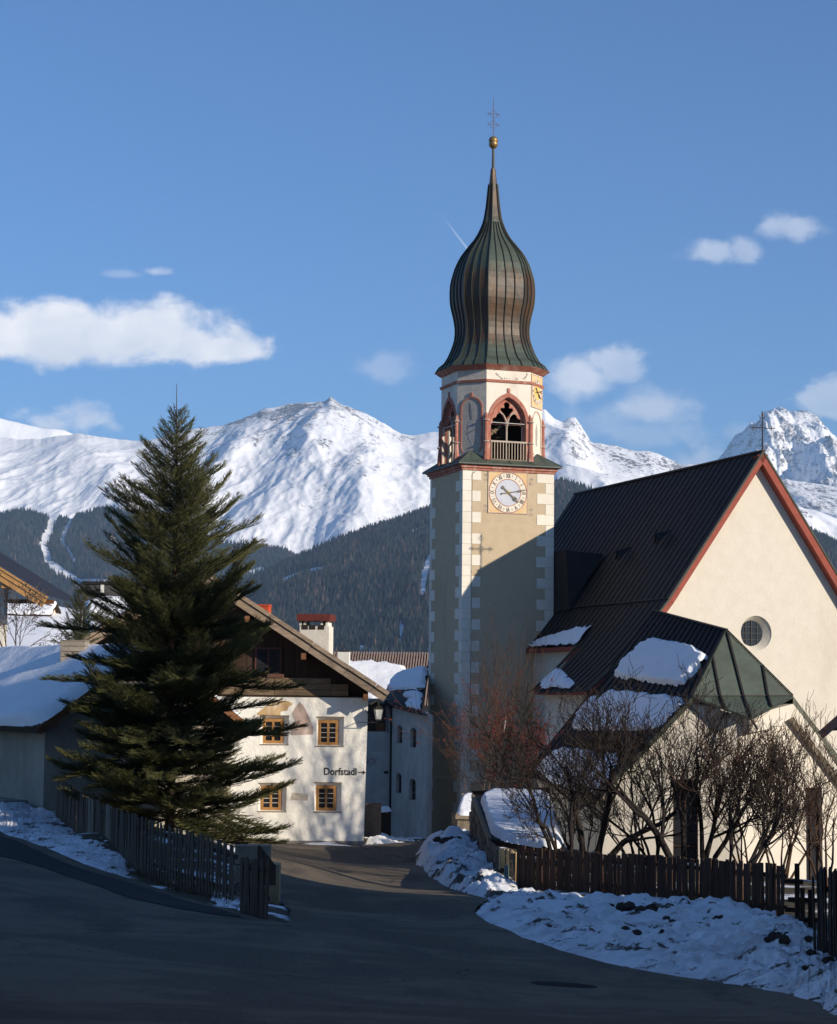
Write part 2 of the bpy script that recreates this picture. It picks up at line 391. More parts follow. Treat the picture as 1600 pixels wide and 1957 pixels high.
def ground_mat():
    m = bpy.data.materials.new('snowy_ground'); m.use_nodes = True; t = NT(m.node_tree); b = t.n['Principled BSDF']
    v = t.new('ShaderNodeTexCoord').outputs['Object']
    f = t.smooth(t.noise(v, .55, 7, .65, .4), .52, .60)
    dirt = t.mix(t.noise(v, 6, 5, .7), (.055, .045, .03), (.12, .095, .06))
    t.put(b.inputs['Base Color'], t.mix(f, dirt, (.80, .81, .84))); b.inputs['Roughness'].default_value = .9; b.inputs['Specular IOR Level'].default_value = .15
    bn = t.new('ShaderNodeBump'); bn.inputs['Distance'].default_value = .06; t.l.new(t.noise(v, 4, 6), bn.inputs['Height']); t.l.new(bn.outputs[0], b.inputs['Normal'])
    return m
def dirty_snow(dirt=.575, name='dirty_snow'):
    m = bpy.data.materials.new(name); m.use_nodes = True; t = NT(m.node_tree); b = t.n['Principled BSDF']
    v = t.new('ShaderNodeTexCoord').outputs['Object']
    f = t.smooth(t.math('ADD', t.noise(v, 1.3, 4, .6), t.math('MULTIPLY', t.noise(v, 9, 4, .7), .35)), dirt + .17, dirt + .25)
    g = t.mix(t.smooth(t.noise(v, .9, 5, .6), .4, .7), (.82, .84, .87), (.62, .62, .63))
    t.put(b.inputs['Base Color'], t.mix(f, g, (.10, .08, .065))); b.inputs['Roughness'].default_value = .8; b.inputs['Specular IOR Level'].default_value = .25
    bn = t.new('ShaderNodeBump'); bn.inputs['Distance'].default_value = .05; t.l.new(t.noise(v, 7, 6, .65), bn.inputs['Height']); t.l.new(bn.outputs[0], b.inputs['Normal'])
    return m
def asphalt():
    m = bpy.data.materials.new('asphalt'); m.use_nodes = True; t = NT(m.node_tree); b = t.n['Principled BSDF']
    v = t.new('ShaderNodeTexCoord').outputs['Object']
    base = t.mix(t.smooth(t.noise(v, .28, 6, .66, .8), .42, .58), (.070, .055, .038), (.155, .122, .085))
    base = t.mix(t.smooth(t.noise(t.mapping(v, (1, .3, 1), rot=(0, 0, .5)), .8, 4, .6), .5, .7), base, (.050, .042, .034))
    base = t.mix(t.smooth(t.noise(v, 30, 4, .7), .4, .75), base, (.19, .155, .115))
    vo = t.new('ShaderNodeTexVoronoi', feature='DISTANCE_TO_EDGE'); t.put(vo.inputs['Vector'], t.mapping(v, (1, .8, 1))); vo.inputs['Scale'].default_value = .16
    n2 = t.new('ShaderNodeTexNoise'); n2.inputs['Scale'].default_value = 1.2; n2.inputs['Detail'].default_value = 6; t.put(n2.inputs['Vector'], v)
    mx = t.new('ShaderNodeVectorMath', operation='MULTIPLY_ADD'); t.l.new(n2.outputs['Color'], mx.inputs[0]); mx.inputs[1].default_value = (1.6, 1.6, 0); t.l.new(v, mx.inputs[2])
    t.l.new(mx.outputs[0], vo.inputs['Vector'])
    crack = t.math('MULTIPLY', t.smooth(vo.outputs['Distance'], .006, .0015), t.smooth(t.noise(v, .35, 2), .45, .6))
    base = t.mix(t.math('MULTIPLY', crack, .8), base, (.012, .011, .010))
    t.put(b.inputs['Base Color'], base); b.inputs['Roughness'].default_value = .85; b.inputs['Specular IOR Level'].default_value = .25
    h = t.math('SUBTRACT', t.noise(v, 40, 4, .7), t.math('MULTIPLY', crack, 1.5))
    bn = t.new('ShaderNodeBump'); bn.inputs['Distance'].default_value = .012; t.l.new(h, bn.inputs['Height']); t.l.new(bn.outputs[0], b.inputs['Normal'])
    return m
def mountain_mat(name, rock1=(.20, .185, .18), rock2=(.115, .105, .10), amt=0.0):
    """snow on rock: rock shows on steep ground and where the 'rock' attribute is high"""
    m = bpy.data.materials.new(name); m.use_nodes = True; t = NT(m.node_tree); b = t.n['Principled BSDF']
    v = t.new('ShaderNodeTexCoord').outputs['Object']
    a = t.new('ShaderNodeAttribute', attribute_name='rock')
    n1 = t.noise(t.mapping(v, (.011, .004, .009)), 1.0, 8, .68, .6)
    n2 = t.noise(t.mapping(v, (.075, .035, .075)), 1.0, 6, .7, .3)
    f = t.math('ADD', t.math('ADD', t.math('MULTIPLY', n1, .55), t.math('MULTIPLY', n2, .55)), t.math('MULTIPLY', a.outputs['Fac'], .26))
    f = t.smooth(f, .715 - amt, .79 - amt)
    rock = t.mix(n2, rock1, rock2)
    t.put(b.inputs['Base Color'], t.mix(f, (.86, .87, .89), rock)); b.inputs['Roughness'].default_value = .85; b.inputs['Specular IOR Level'].default_value = .1
    bn = t.new('ShaderNodeBump'); bn.inputs['Distance'].default_value = 13; bn.inputs['Strength'].default_value = .7
    t.l.new(t.noise(t.mapping(v, (.009, .004, .006)), 1.0, 7, .6, .4), bn.inputs['Height']); t.l.new(bn.outputs[0], b.inputs['Normal'])
    return m
def forest_floor():
    m = bpy.data.materials.new('forest_floor'); m.use_nodes = True; t = NT(m.node_tree); b = t.n['Principled BSDF']
    v = t.new('ShaderNodeTexCoord').outputs['Object']
    a = t.new('ShaderNodeAttribute', attribute_name='open')
    f = t.math('MAXIMUM', t.smooth(t.math('ADD', a.outputs['Fac'], t.math('MULTIPLY', t.math('SUBTRACT', t.noise(t.mapping(v, (.02, .01, .02)), 1, 4), .5), .5)), .45, .6),
               t.math('MULTIPLY', t.smooth(t.noise(t.mapping(v, (.03, .012, .03)), 1, 5, .7), .6, .72), .5))
    t.put(b.inputs['Base Color'], t.mix(f, (.06, .055, .045), (.85, .86, .88))); b.inputs['Roughness'].default_value = .9
    return m

# ------------------------------------------------------------------ the ground: one surface through measured points
_C = [(0, 0, -1.65), (0, -30, -.6), (20, -30, .2), (-20, -30, -1.0), (0, 12, -2.25), (0, 20, -3.05), (0, 30, -3.75), (-1, 40, -4.3), (-1, 50, -4.72), (-2, 60, -5.02),
      (-2, 69.5, -5.25), (0, 80, -5.95), (1, 93, -6.75), (0, 108, -8.5), (12, 10, -1.6), (14, 25, -2.6), (-12, 10, -1.9), (-14, 25, -2.5), (-14, 40, -2.9),
      (12, 72, -7.0), (16, 80, -7.2), (26, 84, -7.0), (4, 78, -6.6), (18, 62, -6.0), (16, 48, -4.6), (-2, 93, -6.9), (-9, 63, -4.2), (-14, 66, -3.6), (-14, 80, -4.6), (-22, 52, -3.4), (-22, 70, -3.4), (-22, 30, -3.0), (22, 60, -5.6), (-24, 90, -5.0)]
_P = [(1600, 1930, 22), (1600, 1868, 28), (1500, 1765, 40), (1250, 1722, 43.5), (1000, 1705, 46.5), (905, 1742, 40.5), (850, 1690, 51), (795, 1650, 60),
      (0, 1590, 52), (0, 1536, 57.5), (110, 1562, 55.4), (165, 1602, 51.5), (260, 1668, 45), (400, 1716, 38.5), (510, 1752, 34), (470, 1603, 71), (695, 1615, 71),
      (330, 1600, 50), (745, 1606, 92), (82, 1550, 56), (1300, 1650, 54), (1130, 1650, 56), (1500, 1690, 54), (930, 1600, 66)]
_pts = [c for c in _C] + [tuple(at(*p)) for p in _P]
for xx_ in (-70, 70):
    for yy_ in (-40, 20, 70, 120): _pts.append((xx_, yy_, -2.5 - .03 * max(yy_, 0) + (1.5 if xx_ < 0 else -.6)))
for xx_ in (-60, -30, 0, 30, 60): _pts.append((xx_, 150, -14)); _pts.append((xx_, 260, -40))
_pts = np.array(_pts, float)
def _phi(r): return np.sqrt(r * r + 1.0)
_A = _phi(np.hypot(_pts[:, None, 0] - _pts[None, :, 0], _pts[:, None, 1] - _pts[None, :, 1])) + np.eye(len(_pts)) * .02
_n = len(_pts); _B = np.zeros((_n + 3, _n + 3)); _B[:_n, :_n] = _A; _B[:_n, _n] = 1; _B[:_n, _n + 1:] = _pts[:, :2]; _B[_n:, :_n] = _B[:_n, _n:].T
_wt = np.linalg.solve(_B, np.concatenate([_pts[:, 2], [0, 0, 0]]))
def G(x, y):
    x = np.asarray(x, float); y = np.asarray(y, float); sh = x.shape; x = x.ravel(); y = y.ravel()
    out = np.zeros(len(x))
    for i in range(0, len(x), 20000):
        a = x[i:i + 20000]; b = y[i:i + 20000]
        out[i:i + 20000] = _phi(np.hypot(a[:, None] - _pts[:, 0], b[:, None] - _pts[:, 1])) @ _wt[:_n] + _wt[_n] + _wt[_n + 1] * a + _wt[_n + 2] * b
    return out.reshape(sh)
def on_ground(px, py):
    """where the view through a photograph pixel meets the ground"""
    D = np.linspace(9, 110, 800); d = FW + CR * (px - 800) / FPX - CU * (py - 978.5) / FPX; d = d / d[1]
    z = d[2] * D; g = G(d[0] * D, D); ok = (z <= g)[60:]; k = 60 + np.argmax(ok) if ok.any() else int(np.argmin(np.abs(z - g)))
    return np.array([d[0] * D[k], D[k], g[k]])

road_px = [(-60, 1560), (0, 1588), (60, 1612), (130, 1640), (190, 1662), (250, 1680), (330, 1708), (400, 1730), (460, 1748), (512, 1762), (552, 1766), (556, 1740), (534, 1712), (522, 1685),
           (515, 1660), (508, 1640), (480, 1622), (470, 1608), (560, 1611), (640, 1617), (697, 1620), (706, 1612), (745, 1610), (812, 1608),
           (822, 1622), (795, 1648), (815, 1668), (850, 1692), (900, 1708), (935, 1718), (915, 1732), (905, 1745), (940, 1768), (1000, 1793), (1100, 1826),
           (1200, 1852), (1300, 1868), (1400, 1880), (1500, 1900), (1570, 1922), (1640, 1960)]
road_xy = [on_ground(*p)[:2] for p in road_px]
road_xy = [tuple(p) for p in road_xy] + [(6.5, 14), (9, 2), (12, -30), (-16, -30), (-16, 20), (-15, 40), (-16, 54)]
def in_poly(x, y, poly):
    inside = np.zeros(x.shape, bool); n = len(poly)
    for i in range(n):
        x0, y0 = poly[i]; x1, y1 = poly[(i + 1) % n]
        c = ((y0 > y) != (y1 > y)) & (x < (x1 - x0) * (y - y0) / (y1 - y0 + 1e-12) + x0)
        inside ^= c
    return inside
def poly_dist(x, y, poly):
    d = np.full(x.shape, 1e9); n = len(poly)
    for i in range(n):
        x0, y0 = poly[i]; x1, y1 = poly[(i + 1) % n]
        dx, dy = x1 - x0, y1 - y0; t = np.clip(((x - x0) * dx + (y - y0) * dy) / (dx * dx + dy * dy + 1e-12), 0, 1)
        d = np.minimum(d, np.hypot(x - x0 - t * dx, y - y0 - t * dy))
    return d

gx = np.concatenate([np.linspace(-260, -40, 30)[:-1], np.arange(-40, 40, .5), np.linspace(40, 260, 30)])
gy = np.concatenate([np.linspace(-60, 8, 20)[:-1], np.arange(8, 110, .45), np.linspace(110, 420, 50)])
X, Y = np.meshgrid(gx, gy); Z = G(X, Y)
ins = in_poly(X, Y, road_xy); dr = poly_dist(X, Y, road_xy)
off = (~ins) & (dr > .4)
Z = Z + fbm(X * .35, Y * .35, 4, 5) * .16 * np.clip(dr / 2, 0, 1) * off + np.clip(dr - .3, 0, 1) * .10 * off
Z = np.where(ins, Z - .14 * np.clip(dr / .3, 0, 1), Z - .02)
Z = np.where(Y > 150, np.maximum(Z, -45 - 0 * Y), Z)
V = np.stack([X, Y, Z], -1).reshape(-1, 3)
g = link('ground', npmesh('ground', V, gridfaces(*X.shape), ground_mat(), True)); tag(g, 'snow covered village ground with patches of bare brown earth', None, None, 'structure')
# valley floor, out to the foot of the mountains and beyond them
VX, VY = np.meshgrid(np.linspace(-9000, 9000, 60), np.linspace(-9000, 14000, 60))
VZ = -46 - np.clip((VY - 300) / 20, 0, 60) + fbm(VX * .001, VY * .001, 3, 8) * 5 - 6
V = np.stack([VX, VY, VZ], -1).reshape(-1, 3)
g = link('valley_floor', npmesh('valley_floor', V, gridfaces(60, 60), ground_mat(), True)); g['kind'] = 'structure'; g['label'] = 'snow covered valley floor behind the village'

# road
def fill_poly(poly, step, zoff, noise=0):
    P = []
    n = len(poly)
    for i in range(n):
        a = np.array(poly[i]); b = np.array(poly[(i + 1) % n]); L = np.hypot(*(b - a)); k = max(1, int(L / step))
        for j in range(k): P.append(a + (b - a) * j / k)
    nb = len(P); Pb = np.array(P)
    if noise: Pb = Pb + np.stack([fbm(Pb[:, 0] * .9, Pb[:, 1] * .9, 4, 3), fbm(Pb[:, 0] * .9, Pb[:, 1] * .9, 4, 9)], 1) * noise
    xs = np.arange(Pb[:, 0].min(), Pb[:, 0].max(), step); ys = np.arange(Pb[:, 1].min(), Pb[:, 1].max(), step)
    gx_, gy_ = np.meshgrid(xs, ys); q = in_poly(gx_, gy_, Pb.tolist()) & (poly_dist(gx_, gy_, Pb[::3].tolist()) > step * .6)
    allp = [Vector(p) for p in Pb] + [Vector((a, b)) for a, b in zip(gx_[q], gy_[q])]
    vs, es, fs, *_ = delaunay_2d_cdt(allp, [(i, (i + 1) % nb) for i in range(nb)], [], 1, 1e-5)
    vx = np.array([v[0] for v in vs]); vy = np.array([v[1] for v in vs])
    return np.stack([vx, vy, G(vx, vy) + zoff], 1), [tuple(f) for f in fs]
Vr, Fr_ = fill_poly(road_xy, .7, .012, .10)
Vr[:, 2] += fbm(Vr[:, 0] * .25, Vr[:, 1] * .25, 3, 31) * .03
Fr_ = [f for f in Fr_ if len(f) == 3]
ro = link('road', npmesh('road', Vr, np.array(Fr_), asphalt(), True)); tag(ro, 'worn grey asphalt village road bending down to the cottage', None, None, 'structure')

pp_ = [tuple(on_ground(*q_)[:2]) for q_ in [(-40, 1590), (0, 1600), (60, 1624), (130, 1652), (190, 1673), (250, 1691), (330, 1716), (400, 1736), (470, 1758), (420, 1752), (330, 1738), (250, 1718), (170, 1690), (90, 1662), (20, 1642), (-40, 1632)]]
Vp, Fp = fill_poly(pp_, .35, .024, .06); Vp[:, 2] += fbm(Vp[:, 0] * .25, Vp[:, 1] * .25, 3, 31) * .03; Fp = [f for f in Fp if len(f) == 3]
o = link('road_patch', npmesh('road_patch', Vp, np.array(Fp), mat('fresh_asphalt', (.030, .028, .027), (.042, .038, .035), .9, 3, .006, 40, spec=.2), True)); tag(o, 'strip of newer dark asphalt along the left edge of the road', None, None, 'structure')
# snow thrown up beside the road
ds = dirty_snow(); ds2 = dirty_snow(.54, 'dirtier_snow')
def resample(P, n):
    P = np.array(P, float); s = np.concatenate([[0], np.cumsum(np.hypot(*np.diff(P[:, :2], axis=0).T))]); t = np.linspace(0, s[-1], n)
    return np.stack([np.interp(t, s, P[:, k]) for k in range(P.shape[1])], 1)
def bank(name, label, A, B, height, n, m, material, seed, lump=.18, ragged=.12, lumpf=.9):
    """heap of snow between the polyline A (thin edge) and the polyline B (back), height(s, t) in metres"""
    a = resample(A, n)[:, :2]; b = resample(B, n)[:, :2]
    a = a + np.stack([fbm(a[:, 0] * 1.3, a[:, 1] * 1.3, 4, seed), fbm(a[:, 0] * 1.3, a[:, 1] * 1.3, 4, seed + 5)], 1) * ragged
    t = np.linspace(0, 1, m)[None, :, None]; P = a[:, None] * (1 - t) + b[:, None] * t
    S = np.linspace(0, 1, n)[:, None] * np.ones((1, m)); T = np.ones((n, 1)) * np.linspace(0, 1, m)[None]
    env = np.clip(T * 5, 0, 1) ** .6 * np.clip(S * 14, 0, 1) ** .5 * np.clip((1 - S) * 14, 0, 1) ** .5
    x, y = P[..., 0], P[..., 1]
    h = height(S, T) * (.75 + .5 * fbm(x * .7, y * .7, 3, seed + 1)) + lump * np.abs(fbm(x * lumpf, y * lumpf, 5, seed + 2)) * 1.6 + .05 * fbm(x * 6, y * 6, 3, seed + 3)
    z = G(x, y) - .05 + np.maximum(h, .04) * env + .03 * env
    o = link(name, npmesh(name, np.stack([x, y, z], -1).reshape(-1, 3), gridfaces(n, m), material, True)); tag(o, label, None, None, 'stuff')
    return o, np.stack([x, y, z], -1)
gp = lambda L: [on_ground(*p) for p in L]
bR, PR = bank('roadside_snow', 'ploughed snow heaped between the road edge and the long dark picket fence',
     gp([(903, 1744), (940, 1770), (1000, 1796), (1100, 1829), (1200, 1855), (1300, 1871), (1400, 1884), (1500, 1904), (1570, 1926), (1640, 1965)]),
     gp([(985, 1708), (1010, 1716), (1080, 1722), (1160, 1730), (1230, 1735), (1320, 1742), (1400, 1752), (1480, 1768), (1550, 1800), (1640, 1850)]),
     lambda S, T: .08 + .22 * np.sin(np.clip(T, 0, 1) * 2.4) * (.5 + .6 * np.exp(-((S - .33) / .14) ** 2) + .55 * np.exp(-((S - .62) / .16) ** 2)), 320, 120, ds, 41, .24, .16, 1.3)
bM, PM = bank('shed_snow_heap', 'lumpy snow heap with earth in it beside the low stone shed wall',
     gp([(812, 1612), (795, 1630), (792, 1650), (815, 1672), (850, 1696), (900, 1712), (935, 1722), (985, 1724)]),
     gp([(885, 1604), (893, 1612), (900, 1630), (915, 1655), (935, 1675), (955, 1692), (985, 1702), (992, 1708)]),
     lambda S, T: .15 + .62 * np.exp(-((S - .27) / .17) ** 2) * np.sin(T * 2.5) + .22 * np.sin(T * 2.2), 150, 60, ds2, 77, .30)
bL, PL = bank('kerb_snow', 'narrow ragged strip of snow below the walls of the house and the board fence',
     gp([(-60, 1566), (0, 1592), (60, 1616), (130, 1643), (190, 1664), (252, 1680)]),
     gp([(-60, 1505), (0, 1530), (60, 1546), (110, 1562), (160, 1600), (256, 1670)]),
     lambda S, T: .06 + .10 * np.sin(T * 2.4) * (1 - S * .7), 200, 30, ds, 13, .07, .10, 1.4)
bank('alley_snow', 'low snow strip along the foot of the house behind the cottage',
     gp([(700, 1614), (745, 1613), (812, 1611)]), gp([(702, 1600), (745, 1603), (812, 1604)]), lambda S, T: .12 + .18 * np.exp(-((S - .3) / .15) ** 2), 60, 16, snow, 91, .05)
bank('fence_foot_snow', 'small snow remnants behind the weathered left pickets',
     gp([(400, 1722), (440, 1736), (500, 1752)]), gp([(405, 1706), (445, 1718), (500, 1735)]), lambda S, T: .05 + .07 * np.sin(T * 3), 60, 12, ds2, 95, .05)
# clods of earth and stones in the heaps
def clods(P, places, name, label):
    mb = MB()
    for (s, t, r) in places:
        i = int(s * (P.shape[0] - 1)); j = int(t * (P.shape[1] - 1)); c = P[i, j]
        for k in range(5):
            o = c + np.array([random.gauss(0, r * .7), random.gauss(0, r * .4), random.uniform(-.02, .05)]); rr = r * random.uniform(.35, .8)
            n1, n2 = 7, 5; b = np.zeros((n2, n1 + 1, 3))
            ph = [random.uniform(.7, 1.25) for _ in range(n1)]; ph.append(ph[0])
            for a in range(n2):
                for q in range(n1 + 1):
                    th = math.pi * a / (n2 - 1); u = 2 * math.pi * q / n1
                    f = rr * ph[q] * random.uniform(.85, 1.1) if q < n1 else 0
                    if q == n1: b[a, q] = b[a, 0]; continue
                    b[a, q] = o + np.array([math.sin(th) * math.cos(u) * f, math.sin(th) * math.sin(u) * f * .8, math.cos(th) * f * .6])
            mb.grid(b)
    tag(mb.build(name, clod), label, None, None, 'stuff')
clods(PR, [(.30, .55, .20), (.33, .6, .17), (.40, .5, .12), (.43, .68, .2), (.42, .25, .13), (.45, .3, .1), (.62, .6, .17), (.65, .5, .14), (.75, .5, .12), (.72, .3, .10), (.80, .62, .16), (.2, .4, .06), (.86, .6, .13), (.55, .7, .1), (.70, .7, .1)],
      'earth_clods', 'dark earth clods stuck in the snow below the long picket fence')
clods(PM, [(.2, .7, .22), (.25, .5, .15), (.30, .45, .18), (.33, .6, .16), (.85, .6, .16), (.88, .4, .12), (.8, .3, .08)], 'earth_clods', 'dark earth clods in the snow heap by the stone shed')

# manhole cover
mc = on_ground(1078, 1884); mb = MB()
rdz = lambda x, y: .018 + float(fbm(np.array([x * .25]), np.array([y * .25]), 3, 31)[0]) * .03
gz = lambda x, y: float(G(np.array([x]), np.array([y]))[0])
n = 28; ring = [(mc[0] + .42 * math.cos(2 * math.pi * i / n), mc[1] + .42 * math.sin(2 * math.pi * i / n)) for i in range(n)]
mb.poly([(x, y, gz(x, y) + rdz(x, y)) for x, y in ring])
for i in range(n):
    a, b = ring[i], ring[(i + 1) % n]; mb.poly([(a[0], a[1], gz(*a) + rdz(*a)), (b[0], b[1], gz(*b) + rdz(*b)), (b[0], b[1], gz(*b) - .03), (a[0], a[1], gz(*a) - .03)])

tag(mb.build('manhole_cover', manhole_iron), 'round dark manhole cover let into the road in front of the snow bank', 'manhole cover')

# ------------------------------------------------------------------ mountains
def mountain(name, label, crest, Dn, Dc, zn, material, seed, amp, prof=1.0, nx=520, nt=230, jag=6, rockamt=None, wav=900., spurs=(), px0=-420, px1=2050, shear=.35, attrs=None, ridg=.5):
    px = np.linspace(px0, px1, nx)
    cp = np.array(crest, float)
    pts = np.array([at(a, b, 1.0) for a, b in zip(px, np.interp(px, cp[:, 0], cp[:, 1]))])      # direction per metre of distance
    az_, el_ = pts[:, 0], pts[:, 2]
    t = np.linspace(0, 1.12, nt)[:, None]
    Dcv = Dc * (1 + .03 * fbm(az_ * 9, az_ * 0 + 3, 3, seed + 9))[None, :]
    D = Dn + (Dcv - Dn) * t
    Zc = (el_ * Dcv[0])[None, :]
    tt = np.clip(t, 0, 1)
    kk = max(3, nx // 22); ker = np.hanning(kk + 2)[1:-1]; ker /= ker.sum(); pad = np.pad(Zc[0], kk, mode='edge'); Zb = np.convolve(pad, ker, 'same')[kk:-kk][None, :]
    wz = np.clip((tt - .70) / .30, 0, 1) ** 2.2; Zs = zn + (Zb * (1 - wz) + Zc * wz - zn) * tt ** prof
    Zs = Zs - np.clip(t - 1, 0, 1) * (Dc - Dn) * 1.2
    X = az_[None, :] * D
    env = np.clip(tt * 6, 0, 1) * np.clip((1 - tt) * 4, 0, 1) ** .9
    u = (X + shear * D * np.sin(X / 2300.)) / wav; v = D / (wav * 2.0)
    rg = fbm(u, v, 6, seed, .52, True); sm = fbm(u * .6, v * .8, 4, seed + 40)
    Zs = Zs + amp * env * (ridg * 2 * rg + (1 - ridg) * 2 * sm)
    for pl, hgt, wid in spurs:
        p = np.array(pl, float)                     # (px, t) polyline
        qx = (px[None, :] - 0 * t) / 1000.; qt = t * np.ones_like(X) * .35; d = np.full(X.shape, 9.)
        for i in range(len(p) - 1):
            x0, y0, x1, y1 = p[i, 0] / 1000, p[i, 1] * .35, p[i + 1, 0] / 1000, p[i + 1, 1] * .35
            dx, dy = x1 - x0, y1 - y0; s = np.clip(((qx - x0) * dx + (qt - y0) * dy) / (dx * dx + dy * dy), 0, 1)
            d = np.minimum(d, np.hypot(qx - x0 - s * dx, qt - y0 - s * dy))
        Zs = Zs + hgt * np.exp(-(d / wid) ** 2) * np.clip((1.0 - tt) * 5, 0, 1)
    Zs = Zs + jag * (fbm(az_ * 160, az_ * 0, 4, seed + 3, .6)[None, :]) * np.clip(1 - np.abs(1 - t) * 9, 0, 1)
    P = np.stack([X, D, Zs], -1)
    at_ = {}
    if rockamt is not None: at_['rock'] = rockamt(px[None, :] * np.ones_like(X), t * np.ones_like(X), rg)
    if attrs: at_.update(attrs(px[None, :] * np.ones_like(X), t * np.ones_like(X), P))
    o = link(name, npmesh(name, P.reshape(-1, 3), gridfaces(nt, nx), material, True, attrs=at_)); tag(o, label, None, None, 'structure')
    return P, px, t[:, 0]

gau = lambda x, c, s: np.exp(-((x - c) / s) ** 2)
def rock_main(px, t, rg):
    r = .25 * gau(px, 660, 110) * np.clip((t - .45) * 3, 0, 1) + .30 * gau(px, 500, 90) * np.clip((t - .5) * 3, 0, 1) + .26 * np.clip((px - 1030) / 60, 0, 1) * np.clip((t - .2) * 2, 0, 1)
    r = r + .22 * gau(px, 520, 60) * gau(t, .16, .08) - .35 * np.clip((330 - px) / 120, 0, 1)
    r = r + .22 * gau(t, .95, .05) * (px > 330) + rg * .25
    return np.clip(r + .2, 0, 1.4)
crest1 = [(-420, 800), (-200, 780), (0, 836), (60, 840), (150, 828), (200, 836), (270, 843), (300, 838), (345, 824), (380, 818), (430, 812), (470, 797), (500, 783), (550, 772), (600, 768), (622, 767), (632, 757), (642, 766),
          (660, 775), (700, 790), (740, 812), (765, 829), (790, 832), (820, 826), (845, 824), (900, 812), (960, 800), (1000, 792), (1041, 781), (1060, 800), (1075, 806), (1090, 797), (1100, 798), (1112, 815),
          (1130, 845), (1180, 852), (1215, 862), (1240, 861), (1270, 872), (1300, 888), (1340, 886), (1400, 900), (1600, 930), (2050, 960)]
mountain('snowy_massif', 'broad sunlit snow massif with a pointed peak behind the village', crest1, 4300, 7200, 120, mountain_mat('massif_snow'), 5, 44, 1.12, 820, 360,
         7, rock_main, 620., [([(634, 1.0), (600, .75), (520, .5), (430, .3)], 40, .045), ([(640, 1.0), (700, .7), (690, .4), (600, .1)], 38, .05), ([(845, 1.0), (800, .6), (640, .12)], 36, .06),
                              ([(470, 1), (450, .7), (380, .5)], 30, .04), ([(150, 1.0), (200, .7), (230, .4)], 22, .05), ([(1060, 1), (1120, .6), (1190, .2)], 45, .04)])
crest2 = [(-420, 1300), (900, 1200), (1200, 960), (1300, 912), (1365, 885), (1385, 862), (1405, 832), (1420, 824), (1436, 806), (1448, 812), (1470, 806), (1495, 797), (1512, 799), (1528, 793), (1545, 801), (1562, 808), (1580, 822),
          (1600, 838), (1640, 860), (1700, 890), (1800, 880), (2050, 930)]
mountain('rocky_peak', 'steep rocky snow peak behind the church gable', crest2, 6200, 9500, 60, mountain_mat('peak_snow', amt=.05), 22, 150, 1.0, 420, 200, 12,
         lambda px, t, rg: np.clip(.22 + rg * .45, 0, 1.4), 420., [([(1500, 1), (1450, .6), (1400, .3)], 110, .03), ([(1545, 1), (1590, .6), (1600, .2)], 110, .04)], px0=1150, px1=2050)
crest2b = [(-60, 800), (-20, 792), (0, 796), (40, 806), (80, 815), (120, 818), (140, 826), (200, 860), (330, 900)]
mountain('shaded_shoulder', 'rounded snow shoulder at the far left, in cloud shade', crest2b, 7600, 8400, 300, mountain_mat('shoulder_snow'), 33, 40, 1, 140, 60, 3, lambda px, t, rg: px * 0, px0=-260, px1=330)
crest3 = [(990, 1010), (1030, 930), (1062, 893), (1085, 889), (1110, 893), (1150, 905), (1190, 918), (1230, 930), (1300, 950), (1500, 962), (1560, 975), (1600, 990), (1700, 1010), (2050, 1030)]
mountain('lower_snow_ridge', 'smooth lower snow ridge between the tower and the church roof', crest3, 3900, 5600, 100, mountain_mat('ridge_snow', amt=.02), 51, 55, 1, 300, 120, 4,
         lambda px, t, rg: np.clip(.1 + rg * .3, 0, 1), 500., px0=960, px1=2050)

# forested lower slopes
def seg_dist(px, py, pl):
    d = np.full(np.shape(px), 1e9)
    for (x0, y0), (x1, y1) in zip(pl[:-1], pl[1:]):
        dx, dy = x1 - x0, y1 - y0; s = np.clip(((px - x0) * dx + (py - y0) * dy) / (dx * dx + dy * dy), 0, 1)
        d = np.minimum(d, np.hypot(px - x0 - s * dx, py - y0 - s * dy))
    return d
def pix(P):
    zc = P @ FW; return 800 + FPX * (P @ CR) / zc, 978.5 - FPX * (P @ CU) / zc
def open_left(px, t, P):
    x, y = pix(P); d = np.minimum(seg_dist(x, y, [(112, 975), (96, 1010), (82, 1045), (95, 1078), (125, 1100), (150, 1115), (165, 1160)]) / 9.5, seg_dist(x, y, [(150, 975), (128, 1010), (118, 1035), (140, 1070)]) / 5)
    d = np.minimum(d, np.abs(y - 1112) / 6 + np.where((x > 140) & (x < 215), 0, 9)); d = np.minimum(d, seg_dist(x, y, [(215, 1030), (222, 1045)]) / 7); d = np.minimum(d, seg_dist(x, y, [(478, 1098), (500, 1090)]) / 7)
    return {'open': np.clip(1.3 - d * .8, 0, 1)}
def open_mid(px, t, P):
    x, y = pix(P); d = seg_dist(x, y, [(540, 1112), (575, 1098), (612, 1090)]) / 7
    for pl, r in [([(735, 1072), (770, 1062)], 2), ([(655, 1083), (680, 1074)], 2.5), ([(785, 1018), (815, 1008)], 4), ([(808, 1140), (812, 1095), (826, 1060)], 7), ([(765, 1240), (768, 1190)], 4), ([(606, 1146), (625, 1135)], 3.5), ([(590, 1165), (600, 1150)], 3),
                  ([(660, 1148), (668, 1146)], 2.5), ([(690, 1237), (705, 1244)], 5), ([(1075, 950), (1088, 938)], 4)]:
        d = np.minimum(d, seg_dist(x, y, pl) / r)
    return {'open': np.clip(1.3 - d * .8, 0, 1)}
crest4 = [(-420, 960), (-40, 985), (10, 985), (30, 975), (80, 985), (110, 992), (150, 990), (180, 978), (215, 972), (260, 985), (350, 1010), (430, 1038), (470, 1040), (510, 1048), (545, 1052), (575, 1075), (620, 1110), (700, 1150), (900, 1180), (2050, 1180)]
